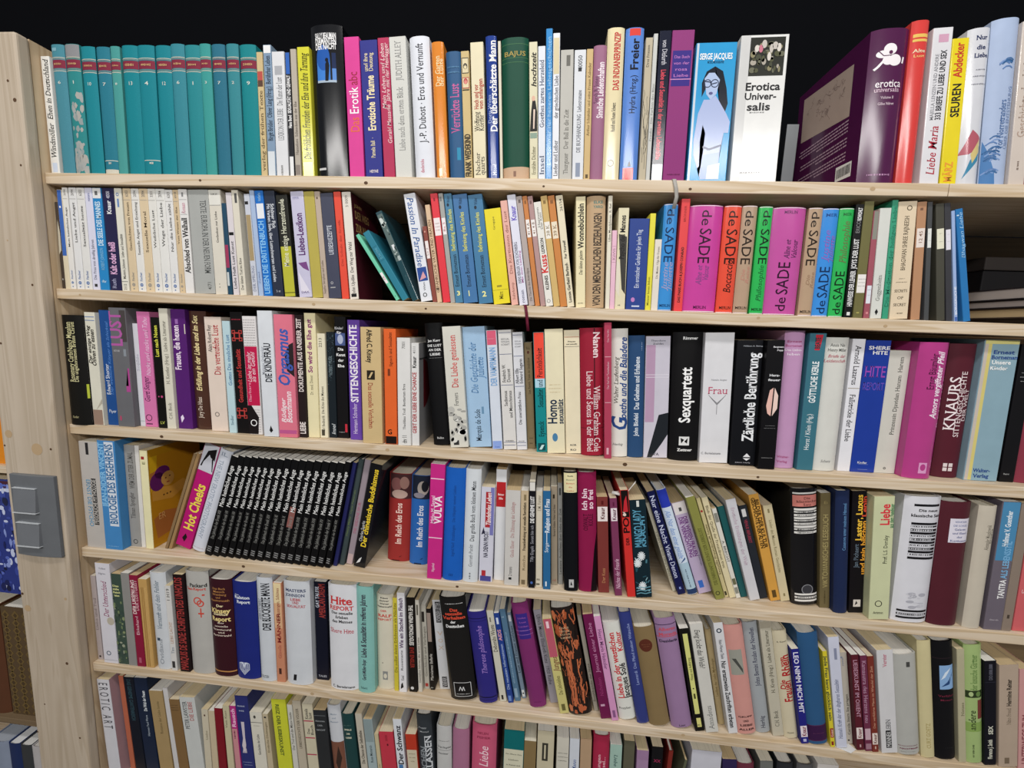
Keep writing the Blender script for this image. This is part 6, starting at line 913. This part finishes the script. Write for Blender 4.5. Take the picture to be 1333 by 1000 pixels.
F 0.3085 -2.95 0.0137 0.1995 0.0180 0.124 p b43080 |R 0 1 0 .72 c88a90;Ub .5 .74 .97 .5 f0c0dc Rausch;X v .5 .6 .7 .3 6a2a4a|magenta-headed paperback with pink lower part, sixth shelf
F 0.3248 -3.48 0.0298 0.2267 0.0180 0.141 p 2a306f |ARM;H .45 .89 .12 .6 c0c8e0 FRANK;H .45 .84 .12 .4 c0c8e0 HIS|indigo paperback with a pale arm and hand picture
F 0.3571 -3.89 0.0277 0.1905 0.0180 0.118 p d6d2c5 |L .87 3a3a38 .006;E .4 .94 .1 .14 4a4a44;X h .5 .83 .06 .5 5a5a54;U .5 .45 .72 .18 4a4a4c Geschichte der Liebe|off-white paperback with black line across its head, sixth shelf
F 0.3869 -4.07 0.0125 0.1893 0.0180 0.117 p bfb194 |U .5 .5 .9 .3 6a5e44 Erotische Dichtungen;R .3 .7 .95 .97 333|beige narrow paperback left of the bright yellow one, sixth shelf
F 0.4115 -4.20 0.0329 0.2288 0.0180 0.142 p c9cd38 |Db .4 .4 .95 .2 4a5a2a REIZ DER LIEBESKUNST|bright yellow wide paperback with dark green downward capitals
F 0.4468 -4.24 0.0116 0.2196 0.0180 0.136 p cdcbc2 |U .5 .5 .92 .4 5a5850 Der Tod und die Minne heute|narrow white paperback right of the bright yellow one, sixth shelf
F 0.4602 -4.33 0.0186 0.2312 0.0180 0.143 p bab09d |U .5 .5 .92 .26 5a5244 LIEBESGEDICHTE DER VÖLKER|grey-beige paperback with brown upright capitals, sixth shelf
F 0.4822 -4.47 0.0236 0.2265 0.0180 0.140 p cac2a9 |L .82 b04058 .012;L .64 b04058 .012;L .46 b04058 .012;U .35 .84 .95 .24 3a3a38 Kamala;U .7 .84 .91 .24 3a3a38 lust;U .4 .68 .74 .2 3a3a38 Das;U .75 .67 .78 .2 3a3a38 Buch|cream paperback with three red stripes, sixth shelf
F 0.5072 -4.74 0.0282 0.2148 0.0180 0.133 p 2a2c2f |H .5 .88 .14 .75 b0b4b8 Nonnen;H .45 .83 .14 .4 b0b4b8 DER;H .5 .78 .14 .7 b0b4b8 NACHT;L .94 7a7e82 .004|charcoal book with grey stacked title, sixth shelf
F 0.5396 -5.11 0.0291 0.2300 0.0180 0.143 h c9ccd2 |R 0 1 0 .62 7a5040;H .5 .91 .12 .5 7a8a9c Macho;H .5 .87 .12 .3 7a8a9c und;H .5 .83 .12 .6 7a8a9c Mammon;P 3a2a24 .3 .4 .6 .58 .8 .45 .5 .3|white jacketed book with brown photo below its title, sixth shelf
F 0.5707 -5.53 0.0267 0.2120 0.0180 0.131 h 1e4142 |Hb .5 .83 .14 .6 d8d8c0 SPIELE;Hb .5 .785 .14 .3 d8d8c0 DER;Hbs .5 .74 .14 .5 d8d8c0 LIEBE;X h .5 .88 .06 .6 7a9a94|dark green rounded hardback with white stacked title, sixth shelf
F 0.6051 -5.86 0.0148 0.2180 0.0180 0.135 p c0b9aa |Ub .5 .45 .82 .36 5a544a Die Chance der Selbstliebe|beige paperback right of the dark green hardback, sixth shelf
F 0.6222 -6.03 0.0198 0.2077 0.0180 0.129 p 9fb0b3 |R 0 1 .74 1 8a9a9c;U .5 .5 .7 .24 3a4a50 Rose Monarch|grey-mint paperback right of the beige one, sixth shelf
F 0.6434 -6.04 0.0088 0.1748 0.0180 0.108 p c6b995 |U .5 .4 .7 .3 8a7e5a Ende|narrow short cream paperback left of the red one, sixth shelf
F 0.6537 -5.93 0.0312 0.1824 0.0180 0.113 p c23a4b |E .55 .83 .06 .09 5a1a20;U .5 .88 .96 .12 7a1a28 XXXX|red paperback with small dark marks left of the white one, sixth shelf
F 0.6871 -5.77 0.0184 0.2164 0.0180 0.134 p d9dde4 |Ub .5 .5 .93 .5 1c1e26 Der Schwanz;R .2 .7 .44 .5 4a7ab0|white paperback with large bold black upright title, sixth shelf
F 0.7092 -5.20 0.0233 0.1838 0.0180 0.114 p b83a27 |R 0 1 .55 .8 cdc4ac;H .5 .75 .1 .6 7a6a54 Jahrbuch;H .5 .7 .1 .7 7a6a54 Erotik;H .5 .65 .1 .4 7a6a54 XIII|brick red paperback with cream panel, sixth shelf
F 0.7334 -4.54 0.0316 0.2336 0.0180 0.145 h 33383d |H .4 .87 .1 .55 b0b4b8 Peggy;H .5 .83 .1 .6 b0b4b8 Mantel;Ub .7 .3 .79 .34 c9cdd2 VERLASSEN;Ub .35 .3 .68 .3 8a9096 MÄDCHEN;R .48 .52 .3 .78 c9cdd2|dark slate rounded hardback with white upright capitals, sixth shelf
F 0.7655 -1.60 0.0314 0.2117 0.0180 0.131 h c1c1c0 |X h .5 .84 .06 .7 4a4a4a;Hi .5 .77 .14 .9 3a3a3c Verlegte;Hi .45 .7 .14 .7 3a3a3c mutter;L .735 555 .003|grey-white rounded hardback with dark italic head title, sixth shelf
F 0.7976 -0.94 0.0348 0.2094 0.0180 0.130 h a9718e |U .5 .3 .7 .12 8a4a6c Eros|dusty lilac rounded hardback with maroon boards, sixth shelf
F 0.8372 -0.43 0.0510 0.2270 0.0180 0.141 h c75a79 |H .45 .915 .1 .45 7a1f3a HELEN;H .48 .87 .1 .55 7a1f3a FISHER;Ui .5 .4 .78 .3 f0d0da der Liebe|wide rose pink rounded hardback with white italic title
F 0.9043 -0.46 0.0418 0.2237 0.0180 0.139 p 0e696c |R 0 1 .5 .8 d3d0b8;Hi .5 .75 .07 .8 4a4a38 Der Silberne Stern;H .5 .69 .08 .5 2a2a20 Lieben;H .5 .635 .08 .7 2a2a20 in Kunst und;H .5 .58 .08 .7 2a2a20 Wissenschaft|teal wide paperback with cream title panel, sixth shelf
F 0.9471 -0.66 0.0248 0.2030 0.0180 0.126 p 86714c ||brown blank paperback right of the teal one, sixth shelf
F 0.9750 -1.02 0.0343 0.2304 0.0180 0.143 p c6bda2 |R .3 .65 .7 .88 3a3830;R .42 .52 .72 .86 c6bda2;U .5 .4 .65 .14 9a9278 Die Lust|cream paperback with small framed black emblem, sixth shelf
F 1.0164 -1.44 0.0247 0.2199 0.0180 0.136 p cecabd |X h .5 .84 .1 .8 4a4a44;X h .5 .8 .1 .8 4a4a44;X h .5 .76 .1 .7 4a4a44;L .66 6a6a60 .004;Ub .5 .4 .6 .36 33332e Lexikon|off-white paperback with stacked small capitals at its head, sixth shelf
F 1.0439 -1.83 0.0198 0.2210 0.0180 0.137 p d0d5de |Ui .5 .5 .78 .3 3a5a9c Luise - Mann|white paperback with blue upright lettering, sixth shelf
F 1.0661 -2.00 0.0226 0.2239 0.0180 0.139 p b49779 ||tan paperback left of the crimson one, sixth shelf
F 1.0926 -1.99 0.0322 0.2341 0.0180 0.145 h a82a49 |U .35 .5 .82 .16 eec4cc Begegnungen;U .65 .5 .84 .16 eec4cc mal Insel...|crimson rounded hardback with pale upright lettering, sixth shelf
F 1.1251 -1.79 0.0236 0.2184 0.0180 0.135 p a0bdb1 |Di .5 .6 .9 .24 3a5a5a Liebe Frauen|mint paperback with dark downward lettering, sixth shelf
F 1.1521 -1.78 0.0213 0.2307 0.0180 0.143 p 5c5a49 ||dark olive paperback right of the mint one, sixth shelf
F 1.1788 -2.02 0.0235 0.2129 0.0180 0.132 p 9c7a9d |R 0 1 0 .9 a284a4|lilac paperback with white top edge, sixth shelf
F 1.2056 -1.30 0.0217 0.2251 0.0180 0.140 p 101014 |Hb .5 .86 .3 .6 9a2a54 XX|black paperback with small magenta glyphs, sixth shelf
F 1.2370 1.36 0.0085 0.2190 0.0180 0.136 h 7b2923 |H .5 .8 .3 .9 e6dcd4 SHERRY;Hb .5 .6 .36 .85 e6dcd4 HITE|brick maroon hardback with tall white head capitals, sixth shelf
F 1.2431 7.76 0.0050 0.2049 0.0180 0.127 p 5a5d49 ||short dark green-grey paperback, sixth shelf
F 1.2814 -1.02 0.0574 0.2291 0.0180 0.142 p c9c9d3 |H .5 .78 .12 .75 4a4a5a ANAÏS NIN|very wide pale lilac book with dark capitals, sixth shelf
F 1.3574 -5.45 0.0275 0.2169 0.0180 0.134 p 2e2450 |Hb .5 .8 .2 .7 9a3a6a SEX|dark violet paperback right of the very wide lilac one, sixth shelf
F 1.3893 -6.22 0.0322 0.2100 0.0180 0.130 h 6e3041 ||maroon hardback with white top edge, sixth shelf
F 1.4316 -6.26 0.0241 0.2232 0.0180 0.138 p 6e706d ||grey paperback near the bottom frame edge, left of the dark one
F 1.4594 -4.83 0.0300 0.2229 0.0180 0.138 h 2a2c31 ||dark hardback at the bottom frame edge, with white top
F 1.4907 -3.33 0.0294 0.2249 0.0180 0.139 h 5a5a5c ||dark grey hardback at the bottom frame edge with cream pages
F 1.5208 -1.87 0.0388 0.2310 0.0180 0.143 p d6d1cd ||white paperback at the bottom frame edge, last one in view'''
ROWN = {'A': 'top shelf', 'B': 'second shelf', 'C': 'third shelf', 'D': 'fourth shelf', 'E': 'fifth shelf', 'F': 'sixth shelf'}
def make_book(row, x, lean, W, H, Y, D, kind, col, opt, dec, label):
    bk = Book(W, H, D, kind, col, opt, dec, label)
    hard = kind != 'p'
    root = empty('hardcover_book' if hard else 'paperback_book', (x, Y, TOPZ[row]+.0003), (0, math.radians(lean), 0))
    tag(root, label, 'hardback book' if hard else 'paperback', ('hardbacks' if hard else 'paperbacks')+' on the '+ROWN[row])
    off = -W if lean > 0 else 0.0
    for mb, nm in ((bk.cover, 'cover'), (bk.pg, 'page_block')):
        mb.v = [(a+off, b, c) for a, b, c in mb.v]
        o = mb.build(nm, root)
        if hard and nm == 'cover':
            o.data.set_sharp_from_angle(angle=math.radians(50))
    return root, bk, off
BK = {}
for ln in TABLE.splitlines():
    if not ln.strip(): continue
    g, dec, label = ln.split('|')
    t = g.split(' '); opt = {}
    for q in t[9:]:
        if not q: continue
        if '=' in q: a, b = q.split('='); opt[a] = b
        else: opt[q] = 1
    BK[label] = make_book(t[0], *[float(v) for v in t[1:7]], t[7], t[8], opt, dec, label)
# ------------------------------------------------------------ covers and loose pieces that show beside the spines
def find(start):
    for l in BK:
        if l.startswith(start): return BK[l]
def add_faces(root, builder):
    """adds printed faces to the cover mesh of a book"""
    o = [c for c in root.children if c.name.startswith('cover')][0]
    mb = MB(); builder(mb)
    bm = bmesh.new(); bm.from_mesh(o.data)
    base = len(o.data.materials)
    for m in mb.mats: o.data.materials.append(m)
    vv = [bm.verts.new(v) for v in mb.v]
    for f, mi in zip(mb.f, mb.m):
        fc = bm.faces.new([vv[i] for i in f]); fc.material_index = base+mi
    bm.to_mesh(o.data); bm.free()
def ngon(y, z, ry, rz, n=16): return [(y+ry*math.cos(6.2832*i/n), z+rz*math.sin(6.2832*i/n)) for i in range(n)]
# maroon volume: back cover with a pencil drawing, blurb and barcode
root, bk, off = find('thick glossy maroon')
def b1(mb):
    rr = random.Random(5)
    X = off-.0002
    P = lambda pts, m, e=0: mb.poly([(X-e, y, z) for y, z in pts], m)
    paper = mat('b8a498', .4, 'paper'); ink = mat('8a7670', .5, 'ink'); txt = mat('b899ac', .4, 'ink'); wh = mat('e8e6e4', .4, 'ink'); bl = mat('1c1c1e', .4, 'ink')
    P([(.04, .12), (.04, .2), (.182, .214), (.182, .134)], paper)
    for q in range(26):
        y, z = rr.uniform(.06, .165), rr.uniform(.145, .19)
        for j in range(5):
            y2, z2 = y+rr.uniform(-.008, .008), z+rr.uniform(-.006, .006)
            dy, dz = y2-y, z2-z; l = math.hypot(dy, dz) or 1; nx, nz = -dz/l*.0003, dy/l*.0003
            P([(y+nx, z+nz), (y-nx, z-nz), (y2-nx, z2-nz), (y2+nx, z2+nz)], ink, .0001)
            y, z = min(.175, max(.045, y2)), min(.2, max(.13, z2))
    for i in range(12):
        z = .113-i*.0056; y = .04
        if i in (4, 8): continue
        while y < .175-(.05 if i in (3, 7, 11) else 0):
            w = rr.uniform(.003, .011); P([(y, z), (y, z+.0022), (y+w, z+.0022), (y+w, z)], txt, .0001); y += w+.0014
    P([(.022, .02), (.022, .044), (.062, .046), (.062, .022)], wh, .0001)
    y = .025
    while y < .058:
        w = rr.uniform(.0005, .0018); P([(y, .026), (y, .041), (y+w, .041), (y+w, .026)], bl, .0002); y += w+rr.uniform(.0005, .0013)
add_faces(root, b1)
# cream-yellow book: painted cover of a reclining figure in yellow, orange and violet
root, bk, off = find('cream-yellow book with')
def b2(mb):
    X = off+bk.W+.0002
    P = lambda pts, c, e: mb.poly([(X+e, y-bk_y, z+.5323) for y, z in pts], mat(c, .35, 'paper'))
    bk_y = root.location.y
    P([(.022, -.335), (.022, -.525), (.06, -.525), (.148, -.50), (.148, -.335)], 'c98a1e', .0)
    P([(.022, -.335), (.04, -.335), (.034, -.40), (.022, -.41)], 'e0b020', .0001)
    P([(.022, -.37), (.05, -.365), (.066, -.38), (.03, -.395), (.022, -.39)], 'c07838', .00015)
    P([(.024, -.41), (.04, -.405), (.07, -.412), (.1, -.405), (.12, -.42), (.07, -.44), (.024, -.43)], 'd89a40', .0002)
    P([(.024, -.47), (.05, -.46), (.09, -.47), (.07, -.51), (.03, -.515)], 'b87038', .00015)
    P(ngon(.038, -.392, .018, .02), '6a2468', .0003); P(ngon(.05, -.375, .018, .014), '6a2468', .0003)
    P(ngon(.062, -.392, .016, .016), 'd09a50', .0004)
    P(ngon(.057, -.39, .002, .0015), '5a2a20', .0005); P(ngon(.067, -.388, .002, .0015), '5a2a20', .0005); P(ngon(.062, -.4, .004, .0014), 'a03a30', .0005)
    for y in (.05, .058, .066): P(ngon(y, -.425, .0022, .0018, 8), '6a4a20', .0006)
    V, F, w = layout('ER', False, False); m = mat('e0a868', .4, 'ink')
    mb.mesh([(X+.0007, .034+x*.011-bk_y, -.475+y*.014+.5323) for x, y in V], F, m)
add_faces(root, b2)
root, bk, off = find('off-white paperback with maroon side')
def b3(mb):
    X = off+bk.W+.0002; m = mat('a88a58', .4, 'ink')
    for tx, z, h, w in (('JOHN', .165, .006, .03), ('DER WEG', .145, .014, .06), ('ZUR MACHT', .122, .014, .07), ('Roman', .108, .006, .03)):
        V, F, L = layout(tx, True, False); mb.mesh([(X, .012+x*w/L, z+y*h) for x, y in V], F, m)
add_faces(root, b3)
root, bk, off = find('white paperback with red capitals and bold')
def b4(mb):
    X = off+bk.W+.0002; mb.poly([(X, .028+.045*math.sin(i*.19635), .115-.047*math.cos(i*.19635)) for i in range(17)], mat('6a1c24', .4, 'ink'))
    mb.poly([(X, .004, .165), (X, .11, .165), (X, .11, .162), (X, .004, .162)], mat('3a3a3c', .4, 'ink'))
add_faces(root, b4)
# ribbons and a torn paper marker, parts of their books
def ribbon(root, pts, w, m, name, across=(1, 0, 0)):
    mw = root.matrix_world.inverted() if False else None
    mb = MB(); A = Vector(across)*w/2
    V = []; 
    for p in pts: V += [tuple(Vector(p)-A), tuple(Vector(p)+A)]
    mb.mesh(V, [(2*i, 2*i+1, 2*i+3, 2*i+2) for i in range(len(pts)-1)], m, True)
    o = mb.build(name)
    bpy.context.view_layer.update()
    o.parent = root; o.matrix_parent_inverse = root.matrix_world.inverted()
    sd = o.modifiers.new('thick', 'SOLIDIFY'); sd.thickness = .0003
ribbon(find('purple cloth hardback with blue title')[0], [(1.14, .03, .2122), (1.141, .008, .2126), (1.143, -.0016, .2124), (1.147, -.0022, .198), (1.149, -.0018, .185), (1.146, -.0016, .166)], .006, mat('b0aca6', .5, 'cloth'), 'ribbon')
ribbon(find('white paperback with violet boxed')[0], [(.905, .02, .0008), (.906, .004, .0011), (.908, -.0018, .001), (.911, -.0022, -.014), (.913, -.0018, -.03), (.915, -.0018, -.044)], .005, mat('6a1c34', .5, 'cloth'), 'ribbon')
ribbon(find('red paperback with black head and black two')[0], [(1.112, .03, -.3335), (1.092, .02, -.336), (1.083, .012, -.333), (1.097, .012, -.336), (1.111, .014, -.331), (1.119, .013, -.318), (1.124, .012, -.31)], .005, mat('d8d6d2', .6, 'paper'), 'paper_marker', (.3, .5, .8))
# ------------------------------------------------------------ bookend, lying books, loose sheet
be = empty('bookend', (1.394, .12, TOPZ['A'])); tag(be, 'grey metal bookend in the gap between the two very thick volumes, top shelf', 'bookend')
gm = mat('8a8e92', .4, 'ink')
mb = MB(); mb.box((0, .06, .0003), (.022, .0615, .165), gm); mb.build('upright_plate', be, .0004)
mb = MB(); mb.box((0, 0, .0003), (.022, .059, .0016), gm); mb.build('foot_plate', be)
zz = .0003
for i, (x0, w, d, y0, t, pc, cc, lab) in enumerate(((1.742, .21, .17, -.0, .0105, '5a4e44', '3a3230', 'dark thin book lying at the bottom of the short pile, second shelf right end'),
        (1.728, .2, .145, .005, .017, 'c8b088', '4a3c34', 'tan-edged book lying second from the bottom of the short pile'),
        (1.724, .2, .165, -.002, .0135, 'a89c96', '2a2426', 'thin grey-edged book lying third from the bottom of the short pile'),
        (1.722, .21, .17, .0, .0195, 'b8aca4', '2c2628', 'thick grey-edged book lying on top of the short pile'))):
    r = empty('hardcover_book', (x0, .012+y0, zz)); tag(r, lab, 'hardback book', 'lying books at the right end of the second shelf')
    mb = MB(); m = mat(cc, .5, 'cloth')
    mb.box((0, 0, 0), (w, d, .0018), m); mb.box((0, 0, t-.0018), (w, d, t), m); mb.box((w-.0025, 0, .00181), (w, d, t-.00181), m); mb.build('cover', r)
    mb = MB(); mb.box((.0012, .0025, .0019), (w-.0027, d-.003, t-.0019), mat(pc, .85, 'paper')); mb.build('page_block', r)
    zz += t+.0002
fb = empty('file_box', (1.77, .155, .0003)); tag(fb, 'dark box file with a grey edge standing behind the short pile', 'box file')
mb = MB(); mb.box((0, 0, 0), (.24, .085, .105), mat('1c1a1c', .6, 'paper')); mb.build('body', fb, .002)
mb = MB(); mb.box((-.003, -.004, .1052), (.243, .088, .13), mat('38322f', .6, 'paper')); mb.build('lid', fb, .002)
mb = MB(); V = [(1.53, .006, -.7984), (1.552, -.004, -.7984), (1.566, .004, -.7975), (1.556, .022, -.7984), (1.535, .022, -.7984)]
mb.poly(V, mat('dcdcdc', .6, 'paper')); ps = mb.build('paper_sheet'); md = ps.modifiers.new('t', 'SOLIDIFY'); md.thickness = .0002; tag(ps, 'loose white paper scrap poking out under the white-lilac paperback, fifth shelf', 'paper')
# ------------------------------------------------------------ the neighbouring bookcase seen past the post
lc = empty('bookcase', (-.5, 0, -1.5)); tag(lc, 'second pine bookcase cut off behind the left side of the post', 'bookcase')
def lkid(mb, name): o = mb.build(name, None, .001); o.parent = lc; o.matrix_parent_inverse = Matrix.Translation((.5, 0, 1.5)); return o
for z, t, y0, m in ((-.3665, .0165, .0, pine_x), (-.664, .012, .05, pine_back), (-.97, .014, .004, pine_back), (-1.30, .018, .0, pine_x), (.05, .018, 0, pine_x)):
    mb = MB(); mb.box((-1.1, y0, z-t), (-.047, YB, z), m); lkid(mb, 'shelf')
mb = MB(); mb.box((-.0465, -.004, -1.5), (-.0245, YB, .436), pine_side); lkid(mb, 'side_panel')
mb = MB(); mb.box((-1.1, YB, -1.5), (-.0245, YB+.016, .436), pine_back); lkid(mb, 'back_panel')
def shelf_book(x, z, W, H, D, Y, kind, col, opt, dec, label):
    bk = Book(W, H, D, kind, col, opt, dec, label); hard = kind != 'p'
    r = empty('hardcover_book' if hard else 'paperback_book', (x, Y, z+.0003)); tag(r, label, 'hardback book' if hard else 'paperback', 'books in the neighbouring bookcase')
    bk.cover.build('cover', r); bk.pg.build('page_block', r); return r
shelf_book(-.3, -.3665, .17, .235, .14, .01, 'p', 'e08a20', {}, '', 'orange book glimpsed at the left frame edge above the blue patterned one')
shelf_book(-.36, -.664, .225, .262, .03, .012, 'p', '2c3a86', {'g': 1}, 'BLOTCH', 'blue and white patterned book behind the light switch')
shelf_book(-.31, -.97, .068, .27, .16, .012, 'h', '5a3826', {}, '', 'brown rounded leather book at the left frame edge, left of the patterned one')
shelf_book(-.236, -.97, .098, .268, .16, .016, 'f', '5c4a34', {}, 'LATTICE', 'brown thick book with ochre diamond pattern left of the post')
X = -.135
for w, c, pg, lab in ((.026, '1c2038', 'e6e4e0', 'navy book with white page tops at the bottom left, next to the post'), (.022, 'b8b4b4', 'cfcac4', 'pale grey book at the bottom left, second from the post'), (.03, '3a3c3e', 'e0deda', 'dark grey book with white page tops at the bottom left'), (.03, '22305a', 'e6e6e6', 'dark blue book with white page tops at the bottom left'), (.05, '8a94a8', 'aab0ba', 'blue-grey wide book at the bottom left frame corner')):
    X -= w+.0006; shelf_book(X, -1.30, w, .262, .19, .004, 'h', c, {'pg': pg}, '', lab)

bpy.data.objects.remove(_to)
